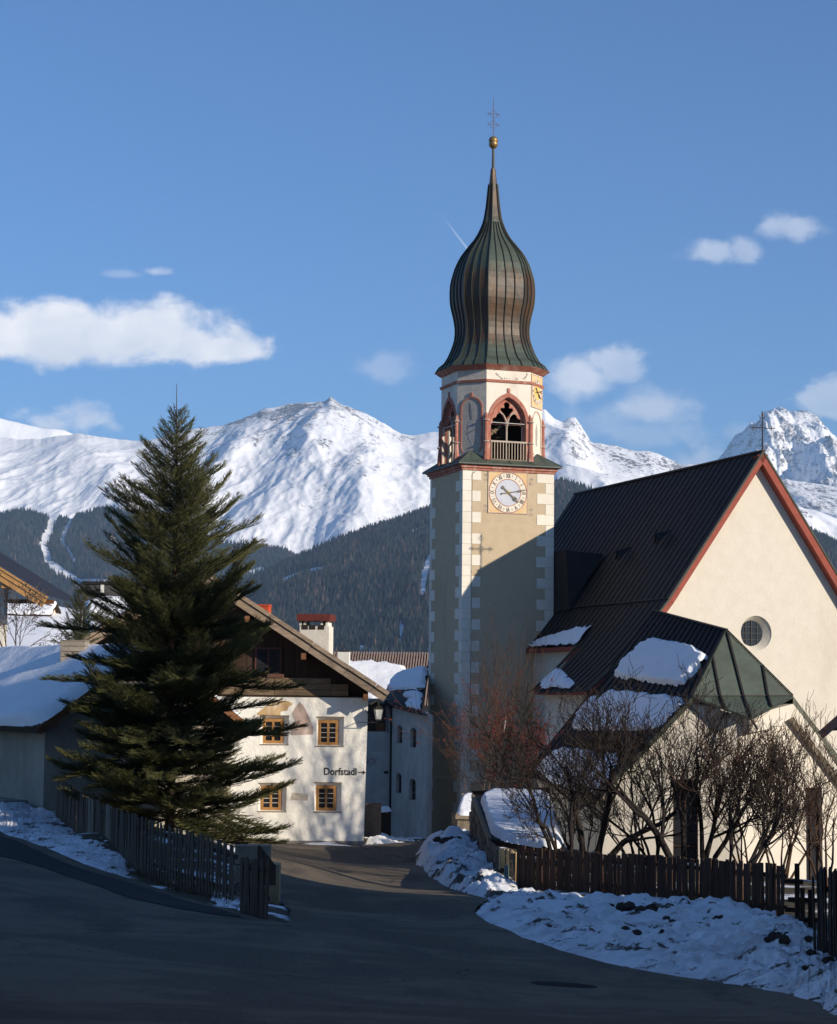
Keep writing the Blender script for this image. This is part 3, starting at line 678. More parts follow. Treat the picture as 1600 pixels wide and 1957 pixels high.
PA, pa, ta = mountain('left_forest_slope', 'far wooded slope cut by white ski runs', crest4, 2900, 4700, -120, forest_floor(), 61, 25, 1, 300, 140, 2, None, 500., attrs=open_left, px0=-420, px1=1000)
crest5 = [(300, 1210), (400, 1160), (470, 1118), (520, 1090), (580, 1063), (650, 1032), (700, 1014), (730, 1003), (780, 988), (820, 974), (880, 958), (960, 942), (1030, 930), (1062, 925), (1080, 922), (1110, 930), (1150, 946), (1250, 960), (1400, 985), (1500, 1000),
          (1560, 1020), (1600, 1040), (1700, 1040), (2050, 1060)]
PB, pb, tb = mountain('middle_forest_slope', 'dark blue wooded hillside behind the roofs', crest5, 1500, 3500, -130, forest_floor(), 71, 22, .95, 360, 170, 2, None, 420., attrs=open_mid, px0=300, px1=2050)

def forest(P, px, t, n, openf, name, label, hmin, hmax, tmax=1.0, tpow=.5, seed=1, pxlim=(-60, 1680), edge=None):
    r = np.random.default_rng(seed)
    nt_, nx_ = P.shape[:2]
    lo = np.searchsorted(px, pxlim[0]); hi = min(np.searchsorted(px, pxlim[1]), nx_ - 2)
    fi = r.uniform(0, 1, n) ** tpow * (np.searchsorted(t, tmax) - 2); fj = r.uniform(max(lo, 0), hi, n)
    i = fi.astype(int); j = fj.astype(int); a = (fi - i)[:, None]; b = (fj - j)[:, None]
    p = (P[i, j] * (1 - a) + P[i + 1, j] * a) * (1 - b) + (P[i, j + 1] * (1 - a) + P[i + 1, j + 1] * a) * b
    x, y = pix(p); o = openf(None, None, p)['open']
    keep = (o + r.uniform(-.25, .25, n) + .9 * (fbm(p[:, 0] / 260, p[:, 1] / 260, 4, seed + 4) > .24) * r.uniform(0, 1, n)) < .45
    if edge is not None: keep &= edge(x, y, r, n)
    p = p[keep]; n = len(p)
    h = r.uniform(hmin, hmax, n) * (1 + .3 * fbm(p[:, 0] / 150, p[:, 1] / 150, 2, seed)); wd = h * r.uniform(.17, .26, n)
    k = 5; ang = np.arange(k) * 2 * np.pi / k
    V = np.zeros((n, k + 1, 3)); V[:, 0] = p; V[:, 0, 2] += h
    V[:, 1:, 0] = p[:, None, 0] + wd[:, None] * np.cos(ang + r.uniform(0, 6, n)[:, None]); V[:, 1:, 1] = p[:, None, 1] + wd[:, None] * np.sin(ang); V[:, 1:, 2] = p[:, None, 2] + h[:, None] * .05 - 1.
    F = np.zeros((n, k, 3), int); base = (np.arange(n) * (k + 1))[:, None]
    F[..., 0] = base; F[..., 1] = base + 1 + np.arange(k); F[..., 2] = base + 1 + (np.arange(k) + 1) % k
    ty = r.uniform(0, 1, n) + .6 * fbm(p[:, 0] / 300, p[:, 1] / 300, 3, seed + 8)
    c = np.where((ty > .78)[:, None], np.array([[.075, .056, .044]]), np.array([[.027, .034, .030]])) * r.uniform(.6, 1.4, n)[:, None]
    cols = np.ones((n, k + 1, 4)); cols[..., :3] = c[:, None]
    ob = link(name, npmesh(name, V.reshape(-1, 3), F.reshape(-1, 3), far_needle, False, cols.reshape(-1, 4))); tag(ob, label, None, None, 'stuff')
def fade(lim, s):
    return lambda x, y, r, n: r.uniform(0, 1, n) < 1
forest(PA, pa, ta, 34000, open_left, 'far_conifer_forest', 'bluish far conifer forest around the ski runs', 11, 20, 1.0, .75, 3, (-60, 620))
forest(PB, pb, tb, 52000, open_mid, 'hillside_forest', 'dense dark forest covering the hillside behind the roofs', 9, 17, 1.0, .65, 4, (300, 1680))

# ------------------------------------------------------------------ church tower
TF = Frame((2.0764, 93.0, 0), 19.09)
tower = fthing(TF, 'church_tower', 'tall church tower with an onion dome of copper sheet, clock and white corner stones', 'church tower')
TW, TDp = 4.62, 4.55
ZB, ZT = -7.6, 10.66
mb = MB(); mb.box(0, TW, 0, TDp, ZB, ZT); mb.build('shaft_wall', tan_plaster, tower)
# corner stones, long and short in turn, 12 mm proud
RH = .504
for k in range(33):
    z1 = ZT - k * RH; z0 = z1 - RH + .014
    if z0 < -6.0: break
    q = .018; L = k % 2 == 0; j = lambda: random.uniform(-.02, .02)
    a = (.90 if L else .46) + j(); b = (.40 if L else .90) + j()
    # near corner: an L that wraps the edge
    mb = MB()
    c_ = .008
    def slab(x0, x1, y0, y1):
        mb.box(x0, x1, y0, y1, z0, z1)
    slab(-q, a if not L else .455, -q, .1); 
    mb.box(-q, .1, .1, b, z0, z1); mb.build('corner_stone', quoin_white, tower)
    if L: MB().bbox(.467, a, -q, .1, z0, z1, .006).build('corner_stone', quoin_white, tower)
    if z1 > 1.5:
        a = (.86 if L else .43) + j(); MB().bbox(TW - a, TW + q, -q, .4 if L else .9, z0, z1, .006).build('corner_stone', quoin_white, tower)
    b = (.28 if L else .78) + j()
    MB().box(-q, .1, TDp - b, TDp + q, z0, z1).build('corner_stone', quoin_white, tower)
mb = MB(); mb.tube([(.455, -.05, ZT - .2)] + [(.455 - .002 * i, -.05, ZT - .2 - i * 1.2) for i in range(1, 12)], .008, 5)
for i in range(9): mb.tube([(.45, 0, ZT - .3 - i * 1.5), (.45, -.07, ZT - .3 - i * 1.5)], .012, 5)
mb.tube([(.455, -.05, ZT - .2), (.56, -.04, ZT - .12), (.6, -.1, ZT - .12)], .012, 5)
mb.build('lightning_conductor', iron, tower)
# mouldings under the eave (three stepped courses) and the pent roof with corner broaches
for name, o, z0, z1 in (('cornice_course', .07, 10.62, 10.74), ('cornice_course', .14, 10.74, 10.84), ('cornice_course', .20, 10.84, 10.93)):
    MB().box(-o, TW + o, -o, TDp + o, z0, z1).build(name, red_stone, tower)
cx, cy = 2.30, 2.27; A, Hf = 2.20, 1.12
octo = lambda a, h: [(-h, -a), (h, -a), (a, -h), (a, h), (h, a), (-h, a), (-a, h), (-a, -h)]
def sc8(a, h, z): return [(cx + x, cy + y, z) for x, y in octo(a, h)]
E0, E1, ZE, ZO = -.33, .33, 10.95, 11.20
co = [(E0, E0, ZE), (TW + E1, E0, ZE), (TW + E1, TDp + E1, ZE), (E0, TDp + E1, ZE)]
o8 = sc8(A + .02, Hf + .02, ZO)
sides = [(co[0], co[1], o8[1], o8[0]), (co[1], co[2], o8[3], o8[2]), (co[2], co[3], o8[5], o8[4]), (co[3], co[0], o8[7], o8[6])]
for s_ in sides:
    mb = MB(); mb.poly(s_); lo = [tuple((p[0], p[1], p[2] - .06)) for p in s_[:2]]; mb.poly([s_[0], s_[1], lo[1], lo[0]]); mb.poly([lo[0], lo[1], (s_[2][0], s_[2][1], ZE - .06), (s_[3][0], s_[3][1], ZE - .06)])
    for f in (.25, .5, .75):
        p = [s_[0][i] * (1 - f) + s_[1][i] * f for i in range(3)]; q = [s_[3][i] * (1 - f) + s_[2][i] * f for i in range(3)]; mb.bar((p[0], p[1], p[2] + .012), (q[0], q[1], q[2] + .012), .03, .03)
    mb.build('pent_roof', roof_green, tower)
for c, i, j in ((co[0], 0, 7), (co[1], 1, 2), (co[2], 3, 4), (co[3], 5, 6)):
    m_ = [(o8[i][k] + o8[j][k]) / 2 for k in range(3)]; ap = (m_[0] * .98 + c[0] * .02, m_[1] * .98 + c[1] * .02, ZO + .42)
    mb = MB(); mb.poly([c, o8[i], ap]); mb.poly([c, ap, o8[j]]); mb.bar(c, ap, .04, .04); mb.bar(o8[i], ap, .03, .03); mb.bar(o8[j], ap, .03, .03)
    for f in (.5,):
        mb.bar([c[k] * (1 - f) + o8[i][k] * f for k in range(3)], ap, .025, .025); mb.bar([c[k] * (1 - f) + o8[j][k] * f for k in range(3)], ap, .025, .025)
    mb.build('corner_broach', roof_green, tower)
MB().poly([(p[0], p[1], 11.12) for p in o8])

# belfry: eight faces, four open with tracery
def arch(w_, zs, za, n=12):
    """pointed arch outline from right spring over the apex to the left spring; half width w_, spring zs, apex za"""
    h = za - zs; Rr = (h * h + w_ * w_) / (2 * w_); P = []
    a1 = math.asin(min(1, h / Rr))
    for i in range(n + 1):
        a = a1 * i / n; P.append((w_ - Rr + Rr * math.cos(a), zs + Rr * math.sin(a)))
    return P + [(-x, z) for x, z in P[::-1][1:]]
def arch_open(w_, zb, zs, za, n=12): return [(w_, zb)] + arch(w_, zs, za, n) + [(-w_, zb)]
def facefr(i):
    """local frame of belfry face i: x runs along it, y inwards"""
    P = octo(A, Hf); a = P[i]; b = P[(i + 1) % 8]; mx, my = (a[0] + b[0]) / 2, (a[1] + b[1]) / 2
    L = math.hypot(b[0] - a[0], b[1] - a[1]); ang = math.atan2(b[1] - a[1], b[0] - a[0])
    return (cx + mx, cy + my, 0), ang, L / 2
ZB1, ZB2 = 11.08, 15.62
grm = mat('belfry_grey_render', (.40, .37, .33), (.33, .31, .28), .95, 4, .02, 14, spec=.1, stain=(.5, .47, .42), stain_scale=2, stain_amt=.6)
def belfry_face(i, kind):
    loc, ang, h = facefr(i)
    out = [(-h, ZB1), (h, ZB1), (h, ZB2), (-h, ZB2)]
    lin = MB(); lin.plate([(-h + .2, ZB1), (h - .2, ZB1), (h - .2, ZB2), (-h + .2, ZB2)], [arch_open(.90, 11.16, 12.98, 14.22)] if kind == 'open' else [], .46, .47, back=False); lin.build('inner_shade_sheet', dark_wood, tower, loc=loc, rotz=ang)  # dark sheet behind each face stands in for shade inside the belfry
    if kind == 'open':
        ow = .90; hole = arch_open(ow, 11.16, 12.98, 14.22)
        mb = MB(); mb.plate(out, [hole], 0, .45); mb.build('belfry_wall', belfry_white, tower, loc=loc, rotz=ang)
        # red stone order round the opening
        o2 = arch_open(ow + .16, 11.16, 12.98, 14.44); i2 = arch_open(ow, 11.16, 12.98, 14.22)
        full = o2 + i2[::-1]
        mb = MB()
        for k in range(len(o2) - 1):
            a, b, c, d = o2[k], o2[k + 1], i2[k + 1], i2[k]
            for y in (-.035,): mb.poly([(a[0], y, a[1]), (b[0], y, b[1]), (c[0], y, c[1]), (d[0], y, d[1])])
            mb.poly([(a[0], -.035, a[1]), (b[0], -.035, b[1]), (b[0], .02, b[1]), (a[0], .02, a[1])])
            mb.poly([(d[0], -.035, d[1]), (c[0], -.035, c[1]), (c[0], .12, c[1]), (d[0], .12, d[1])])
        mb.build('arch_moulding', red_stone, tower, loc=loc, rotz=ang)
        inner = arch_open(ow - .09, 11.3, 12.98, 14.12); i3 = arch_open(ow, 11.16, 12.98, 14.22)
        mb = MB()
        for k in range(len(i3) - 1):
            a, b, c, d = i3[k], i3[k + 1], inner[k + 1], inner[k]; mb.poly([(a[0], .10, a[1]), (b[0], .10, b[1]), (c[0], .24, c[1]), (d[0], .24, d[1])])
        mb.build('arch_reveal', red_stone, tower, loc=loc, rotz=ang)
        MB().box(-.06, .06, -.05, .05, 14.42, 14.64).build('keystone', red_stone, tower, loc=loc, rotz=ang)
        # tracery plate with three openings
        tp = [(.81, 12.90)] + arch(.81, 12.98, 14.12, 10) + [(-.81, 12.90)]
        top = [(0, 13.30), (.16, 13.55), (.29, 13.72), (.27, 13.80), (.20, 13.83), (.13, 13.81), (.10, 13.86), (.13, 13.94), (.12, 14.03), (.06, 14.09), (0, 14.11)]
        top = top + [(-x, z) for x, z in top[::-1][1:-1]]
        lite = [(.06, 12.99), (.06, 13.20), (.10, 13.30), (.17, 13.33), (.19, 13.42), (.26, 13.50), (.36, 13.51), (.44, 13.45), (.47, 13.35), (.52, 13.29), (.60, 13.27), (.64, 13.20), (.62, 13.12), (.66, 13.07), (.66, 12.99)]
        top = [(x * 1.15, z - .10) for x, z in top]; lite = [(x * 1.14, z - .06) for x, z in lite]
        mb = MB(); mb.plate(tp, [top, lite, [(-x, z) for x, z in lite[::-1]]], .20, .30); mb.build('tracery', red_stone, tower, loc=loc, rotz=ang)
        mb = MB()
        for sg in (-1, 1):
            mb.tube([(0, .17, 12.95), (sg * .07, .17, 13.14), (sg * .18, .17, 13.37), (sg * .40, .17, 13.53)], [.045, .04, .035, .03], 6)
        mb.build('tracery_rib', pale_stone, tower, loc=loc, rotz=ang)
        mb = MB(); mb.tube([(0, .22, 11.2), (0, .22, 12.88)], .05, 8); mb.build('mullion', pale_stone, tower, loc=loc, rotz=ang)
        mb = MB(); mb.tube([(0, .22, 12.82), (0, .22, 12.88), (0, .22, 13.0)], [.05, .10, .13], 8); mb.build('capital', pale_stone, tower, loc=loc, rotz=ang)
        mb = MB(); mb.tube([(-.9, .05, 12.98), (.88, .05, 12.96)], .018, 6); mb.build('tie_rod', mat_tie, tower, loc=loc, rotz=ang)
    else:
        mb = MB(); mb.plate(out, [], 0, .45)
        mb.build('belfry_wall', belfry_white if kind != 'blindgrey' else belfry_grey_white, tower, loc=loc, rotz=ang)
        z_ap = 14.15 if kind == 'blindgrey' else 13.65; w_ = .50 if kind == 'blindgrey' else .46
        P = arch_open(w_, 11.75, z_ap - .55, z_ap, 10)
        P = [(w_ - .12, 11.55)] + P[1:-1] + [(-w_ + .12, 11.55)]; P2 = [(x * 1.16, z + (.08 if z > 12 else 0)) for x, z in P]
        P[1:1] = [(w_, 11.75)]; P[-1:-1] = [(-w_, 11.75)]; P2[1:1] = [(w_ * 1.16, 11.75)]; P2[-1:-1] = [(-w_ * 1.16, 11.75)]
        mb = MB(); mb.plate(P, [], -.012, .0, back=False); mb.build('blind_panel', grm if kind == 'blindgrey' else dial_cream, tower, loc=loc, rotz=ang)
        mb = MB()
        for k in range(len(P) - 1):
            a, b, c, d = P2[k], P2[k + 1], P[k + 1], P[k]
            y0 = -.045; mb.poly([(a[0], y0, a[1]), (b[0], y0, b[1]), (c[0], y0, c[1]), (d[0], y0, d[1])]); mb.poly([(a[0], y0, a[1]), (b[0], y0, b[1]), (b[0], 0, b[1]), (a[0], 0, a[1])]); mb.poly([(d[0], y0, d[1]), (c[0], y0, c[1]), (c[0], 0, c[1]), (d[0], 0, d[1])])
        mb.build('arch_moulding', red_stone if kind == 'blindgrey' else rose, tower, loc=loc, rotz=ang)
        if kind == 'blindgrey':
            MB().box(-.06, .06, -.06, .02, z_ap + .06, z_ap + .26).build('keystone', red_stone, tower, loc=loc, rotz=ang)
            mb = MB(); sh = [(-.20, 12.75), (-.16, 12.95), (-.05, 13.05), (.08, 13.02), (.2, 12.85), (.26, 12.86), (.24, 12.3), (.15, 12.02), (0, 11.92), (-.12, 12.15), (-.2, 12.4)]
            mb.plate(sh, [], -.02, -.012, back=False); mb.build('faded_emblem', grime, tower, loc=loc, rotz=ang)
            mb = MB(); mb.plate([(-.22, 12.42), (.25, 12.62), (.25, 12.70), (-.22, 12.5)], [], -.026, -.02, back=False); mb.plate([(-.02, 13.1), (.06, 13.12), (.0, 13.75), (-.08, 13.95), (-.1, 13.7)], [], -.026, -.012, back=False)
            mb.build('faded_emblem', mat_grime2, tower, loc=loc, rotz=ang)
        else:
            mb = MB(); mb.plate([(-.1, 12.0), (.1, 12.0), (.13, 12.8), (0, 13.1), (-.13, 12.8)], [], -.02, -.012, back=False); mb.build('faded_emblem', grm, tower, loc=loc, rotz=ang)
mat_tie = mat('tie_rod_metal', (.62, .56, .52), None, .5); mat_grime2 = mat('dark_faded_paint', (.20, .205, .22), None, .9)
belfry_grey_white = mat('weathered_belfry_render', (.56, .52, .45), (.45, .42, .37), .95, 2.5, .012, 18, spec=.1, stain=(.34, .31, .28), stain_scale=1.0, stain_amt=.6)
for i, kd in enumerate(['open', 'blind', 'blind', 'blind', 'blind', 'blind', 'open', 'blindgrey']): belfry_face(i, kd)
# little columns with rings at the corners
for i, (x, y) in enumerate(octo(A + .03, Hf + .015)):
    mb = MB(); X_, Y_ = cx + x, cy + y; ang = math.atan2(y, x); Z0 = 11.15
    mb.tube([(X_, Y_, Z0), (X_, Y_, 11.95), (X_, Y_, 13.05), (X_ - .02 * math.cos(ang), Y_ - .02 * math.sin(ang), 13.25), (X_ - .12 * math.cos(ang), Y_ - .12 * math.sin(ang), 13.52)], [.17, .10, .09, .09, .03], 8)
    mb.build('corner_shaft', red_stone, tower)
    for zz in (12.02, 13.05):
        mb = MB(); mb.tube([(X_, Y_, zz - .03), (X_, Y_, zz), (X_, Y_, zz + .035), (X_, Y_, zz + .05)], [.12, .17, .17, .12], 8); mb.build('shaft_ring', pale_stone if i % 2 else rose, tower)
# string course and eave moulding
def ring8(name, a0, z0, a1, z1, m):
    r = Hf / A; P0 = sc8(a0, a0 * r, z0); P1 = sc8(a1, a1 * r, z1); Pi0 = sc8(A - .05, (A - .05) * r, z0); Pi1 = sc8(A - .05, (A - .05) * r, z1); mb = MB()
    for k in range(8):
        j = (k + 1) % 8; mb.poly([P0[k], P0[j], P1[j], P1[k]]); mb.poly([Pi0[k], Pi0[j], P0[j], P0[k]]); mb.poly([Pi1[k], Pi1[j], P1[j], P1[k]])
    mb.build(name, m, tower)
ring8('string_course', A + .06, 14.90, A + .10, 15.02, red_stone)
ring8('eave_moulding', A + .05, 15.50, A + .18, 15.60, red_stone); ring8('eave_moulding', A + .18, 15.60, A + .34, 15.72, red_stone)
# cracks and stains are geometry-free; loose render patch on the front
mb = MB(); mb.poly([(p[0], p[1], 11.14) for p in sc8(A, Hf, 0)]); mb.build('belfry_floor', dark_wood, tower)
mb = MB(); mb.poly([(p[0], p[1], 15.4) for p in sc8(A, Hf, 0)]); mb.build('belfry_ceiling', dark_wood, tower)
# bell frame inside
mb = MB(); mb.bar((cx - .9, cy - .6, 12.1), (cx + .1, cy - 1.0, 13.0), .14, .14); mb.bar((cx - .45, cy - 1.3, 12.95), (cx - .45, cy - 1.3, 11.2), .12, .12); mb.bar((cx - 1.4, cy, 13.4), (cx + 1.4, cy, 13.4), .2, .2)
mb.bar((cx - .9, cy - 1.45, 12.95), (cx - .35, cy - 1.5, 12.55), .10, .05)
mb.build('bell_frame', old_wood, tower)
prof = [(0, .09), (.06, .22), (.12, .30), (.3, .36), (.6, .42), (.8, .55), (.86, .60)]
bell = MB(); n_ = 16
bell.grid(np.array([[(cx + .3 + r_ * math.cos(2 * math.pi * k / n_), cy - .5 + r_ * math.sin(2 * math.pi * k / n_), 13.25 - d) for k in range(n_ + 1)] for d, r_ in prof]))
bell.build('bell', mat('bell_bronze', (.07, .05, .03), None, .5, metal=.5), tower, smooth=True)
# railing in the front opening
loc, ang, h = facefr(0)
rail = MB().box(-.92, .95, -.10, -.02, 12.02, 12.10).build('railing', pale_stone, tower, loc=loc, rotz=ang)
MB().box(-.92, .95, -.09, -.03, 11.16, 11.22).build('bottom_rail', old_wood, rail)
bal = MB().box(-.016, .016, -.08, -.045, 11.2, 12.03).mesh('baluster', mat('baluster_wood', (.50, .40, .30), (.42, .33, .25), .7, 5, 0, rnd=.2))
for k in range(13):
    o = link('baluster', bal, rail); o.location = (-.86 + k * 1.77 / 12, 0, 0)

# clock faces
def text_mesh(txt, size, name, m, depth=.008, align='CENTER', shear=0, bold=0, sx=1):
    cu = bpy.data.curves.new(name, 'FONT'); cu.body = txt; cu.size = size; cu.align_x = align; cu.align_y = 'CENTER'; cu.extrude = depth; cu.resolution_u = 3; cu.shear = shear; cu.offset = bold
    o = bpy.data.objects.new('tmp', cu); scene.collection.objects.link(o); dg = bpy.context.evaluated_depsgraph_get()
    me = bpy.data.meshes.new_from_object(o.evaluated_get(dg)); bpy.data.objects.remove(o); me.name = name
    me.materials.clear(); me.materials.append(m)
    for v in me.vertices: v.co = Vector((v.co.x * sx, -v.co.z, v.co.y))
    return me
def disc(mb, cx_, cz, r0, r1, y, n=48):
    for k in range(n):
        a = 2 * math.pi * k / n; b = 2 * math.pi * (k + 1) / n
        if r0 == 0: mb.poly([(cx_, y, cz), (cx_ + r1 * math.cos(a), y, cz + r1 * math.sin(a)), (cx_ + r1 * math.cos(b), y, cz + r1 * math.sin(b))])
        else: mb.poly([(cx_ + r0 * math.cos(a), y, cz + r0 * math.sin(a)), (cx_ + r1 * math.cos(a), y, cz + r1 * math.sin(a)), (cx_ + r1 * math.cos(b), y, cz + r1 * math.sin(b)), (cx_ + r0 * math.cos(b), y, cz + r0 * math.sin(b))])
    return mb
def clock(loc, ang, r, panel, inner_m, s, upright):
    x0, x1, z0, z1 = panel
    pn = MB().bbox(x0, x1, -.03, .0, z0, z1, .01).build('clock_panel', dial_orange, tower, loc=loc, rotz=ang)
    mb = MB()
    for a, b, c, d in ((x0 - .02, x1 + .02, z1 - .02, z1 + .02), (x0 - .02, x1 + .02, z0 - .02, z0 + .015), (x0 - .02, x0 + .015, z0, z1), (x1 - .015, x1 + .02, z0, z1)): mb.box(a, b, -.045, -.005, c, d)
    mb.build('panel_border', rose, pn)
    disc(MB(), 0, 0, 0, r, 0).build('clock_dial', dial_cream, pn, loc=(0, -.036, (z0 + z1) / 2))
    zc = (z0 + z1) / 2
    disc(MB(), 0, zc, 0, r * .67, -.042).build('dial_centre', inner_m, pn)
    for rr in (r, r * .67): disc(MB(), 0, zc, rr - .022 * s, rr + .012 * s, -.046).build('dial_ring', red_stone if s > .8 else orange_ring, pn)
    nums = ['XII', 'I', 'II', 'III', 'IIII', 'V', 'VI', 'VII', 'VIII', 'IX', 'X', 'XI']
    for k, t in enumerate(nums):
        a = -2 * math.pi * k / 12; me = text_mesh(t, .30 * s, 'numeral', paint_brown, .003, sx=.62)
        o = link('numeral', me, pn); rm = Matrix.Rotation(-a, 4, 'Y'); o.matrix_local = Matrix.Translation((math.sin(-a) * r * .83, -.052, zc + math.cos(a) * r * .83)) @ rm
    tick = MB()
    for k in range(12):
        a = 2 * math.pi * (k + .5) / 12; tick.bar((math.sin(a) * r * .80, -.05, zc + math.cos(a) * r * .80), (math.sin(a) * r * .9, -.05, zc + math.cos(a) * r * .9), .014 * s, .006, (0, 1, 0))
    tick.build('minute_mark', paint_brown, pn)
    # sun rays in the centre
    ry = MB()
    for k in range(12):
        a = 2 * math.pi * k / 12; c_, s_ = math.cos(a), math.sin(a); L = .20 * s if k % 2 else .15 * s
        ry.poly([(-s_ * .03 * s, -.046, zc + c_ * .03 * s), (c_ * L, -.046, zc + s_ * L), (s_ * .03 * s, -.046, zc - c_ * .03 * s)])
    ry.build('sunburst', yellow_paint, pn)
    for nm, a, L, back, wd in (('minute_hand', R(80), r * .93, r * .35, .045 * s), ('hour_hand', R(131), r * .68, r * .38, .075 * s)):
        mb = MB(); d = (math.sin(a), math.cos(a)); y = -.085 if nm[0] == 'm' else -.07
        mb.bar((-d[0] * back, y, zc - d[1] * back), (d[0] * L, y, zc + d[1] * L), wd, .012, (0, 1, 0), 0)
        for f, q in ((.62, 1.9), (.72, 1.9), (1.0, .7)):
            c_ = (d[0] * L * f, zc + d[1] * L * f); disc(mb, c_[0], c_[1], 0, wd * q * .7, y - .008, 10)
        disc(mb, -d[0] * back, zc - d[1] * back, 0, wd * 1.1, y - .008, 10)
        mb.build(nm, hand_metal if s > .8 else iron, pn)
orange_ring = mat('orange_ring', (.55, .28, .12), None, .85)
clock((2.27, 0, 0), 0, .96, (-.99, .99, 8.66, 10.60), dial_blue, 1.0, True)
loc, ang, h = facefr(1); clock(loc, ang, .60, (-.68, .68, 13.85, 15.42), yellow_paint, .62, True)
# painted date numerals beside the big dial, and a ragged patch of old render on the belfry
for (px_, pz_, t_) in ((1.12, 10.42, '18'), (1.12, 10.2, '13'), (3.45, 10.3, '19'), (3.45, 10.1, '81'), (1.12, 8.95, '15'), (1.12, 8.72, '12'), (3.45, 8.85, '19'), (3.45, 8.62, '53')):
    o = link('painted_number', text_mesh(t_, .2, 'painted_number', mat_grime2, .002), tower); o.location = (px_, -.006, pz_)
crack = MB(); pts_ = [(-.75, 15.5), (-.66, 15.38), (-.62, 15.28), (-.5, 15.22), (-.45, 15.15), (-.35, 15.08), (-.15, 15.12), (.1, 15.1), (.45, 15.11), (.7, 15.12), (.86, 15.2), (.92, 15.32), (.95, 15.45)]
for a, b in zip(pts_[:-1], pts_[1:]):
    for q in range(3):
        f = random.random(); x, z = a[0] * (1 - f) + b[0] * f, a[1] * (1 - f) + b[1] * f
        disc(crack, x + random.uniform(-.03, .03), z + random.uniform(-.02, .02), 0, random.uniform(.015, .05), -.004 - .001 * q, 7)
crack.build('crumbled_render', grm, tower, loc=facefr(0)[0], rotz=facefr(0)[1])

# onion dome: 8 sides, 4 sheets each, standing seams between them
PR_ = [(712, 108), (703, 102), (695, 91.6), (684, 84.5), (672, 79), (660, 74.5), (650, 71.7), (638, 70.6), (627.5, 70.9), (616, 72.6), (605, 75), (594, 78), (582.5, 80.3), (571, 81.2), (560, 81.4), (546, 80.5), (535, 78.4), (525, 75.4), (514, 72), (503, 67), (492, 61), (482, 53.5), (471, 44.5),
       (460, 35), (450, 28.5), (439, 23), (428, 18.5), (417.5, 15.6), (396, 12.1), (375, 10.0), (353, 7.7), (323, 4.8)]
zof = lambda y: 15.74 + (712 - y) * (25.87 - 15.74) / (712 - 323)
dome = [(w_ / 39.6, zof(y)) for y, w_ in PR_]
dc = (2.29, 2.27)
base8 = [(x / math.hypot(A, Hf), y / math.hypot(A, Hf)) for x, y in octo(A, Hf)]
for k in range(8):
    a, b = np.array(base8[k]), np.array(base8[(k + 1) % 8]); dg_ = k % 2 == 1; ns = 3 if dg_ else 4
    for s_ in range(ns):
        mb = MB(); f0, f1 = s_ / ns, (s_ + 1) / ns
        rows = []
        for r_, z in dome:
            p = (a * (1 - f0) + b * f0) * r_; q = (a * (1 - f1) + b * f1) * r_; rows.append([(dc[0] + p[0], dc[1] + p[1], z), (dc[0] + q[0], dc[1] + q[1], z)])
        mb.grid(np.array(rows))
        nrm = (a + b); nrm = nrm / np.linalg.norm(nrm)
        for i in range(len(rows) - 2):
            if s_ > 0 and dome[i][0] < .5: continue
            p, q = rows[i][0], rows[i + 1][0]; e = .03
            mb.bar((p[0] + nrm[0] * e, p[1] + nrm[1] * e, p[2]), (q[0] + nrm[0] * e, q[1] + nrm[1] * e, q[2]), .026 if s_ else .035, .05, tuple(nrm) + (0,), 1)
        mb.build('dome_sheet', [dome_copper, seam_dark], tower)
mb = MB(); P0 = [(dc[0] + x * dome[0][0], dc[1] + y * dome[0][0], dome[0][1] - .0) for x, y in base8]; P1 = [(p[0], p[1], p[2] - .07) for p in P0]
for k in range(8): j = (k + 1) % 8; mb.poly([P0[k], P0[j], P1[j], P1[k]])
mb.poly(P1); mb.build('dome_eave', roof_edge, tower)
mb = MB(); mb.tube([(dc[0], dc[1], 25.7), (dc[0], dc[1], 26.95)], [.085, .06], 8); mb.build('spire_rod', roof_green, tower)
mb = MB(); n_ = 16
mb.grid(np.array([[(dc[0] + r_ * math.cos(2 * math.pi * k / n_), dc[1] + r_ * math.sin(2 * math.pi * k / n_), z) for k in range(n_ + 1)] for r_, z in
    [(.04, 26.86), (.14, 26.92), (.21, 27.02), (.235, 27.12), (.20, 27.185), (.205, 27.2), (.24, 27.28), (.215, 27.38), (.15, 27.46), (.05, 27.5)]]))
mb.build('finial_ball', gold, tower, smooth=True)
cr = MB(); zc = 27.45; X_, Y_ = dc
cr.tube([(X_, Y_, zc), (X_, Y_, 29.45)], [.022, .014], 5)
for z, L in ((28.1, .30), (28.62, .30)):
    cr.tube([(X_ - L, Y_, z), (X_ + L, Y_, z)], .014, 5)
    for sg in (-1, 1):
        for dz in (-.07, .07): cr.tube([(X_ + sg * L * .85, Y_, z), (X_ + sg * L, Y_, z + dz)], .012, 4)
        cr.tube([(X_, Y_, z - .22), (X_ + sg * .16, Y_, z - .1), (X_ + sg * .2, Y_, z)], .01, 4); cr.tube([(X_, Y_, z + .22), (X_ + sg * .12, Y_, z + .1), (X_ + sg * .2, Y_, z)], .01, 4)
cr.build('finial_cross', mat('cross_iron', (.13, .10, .11), None, .6), tower)

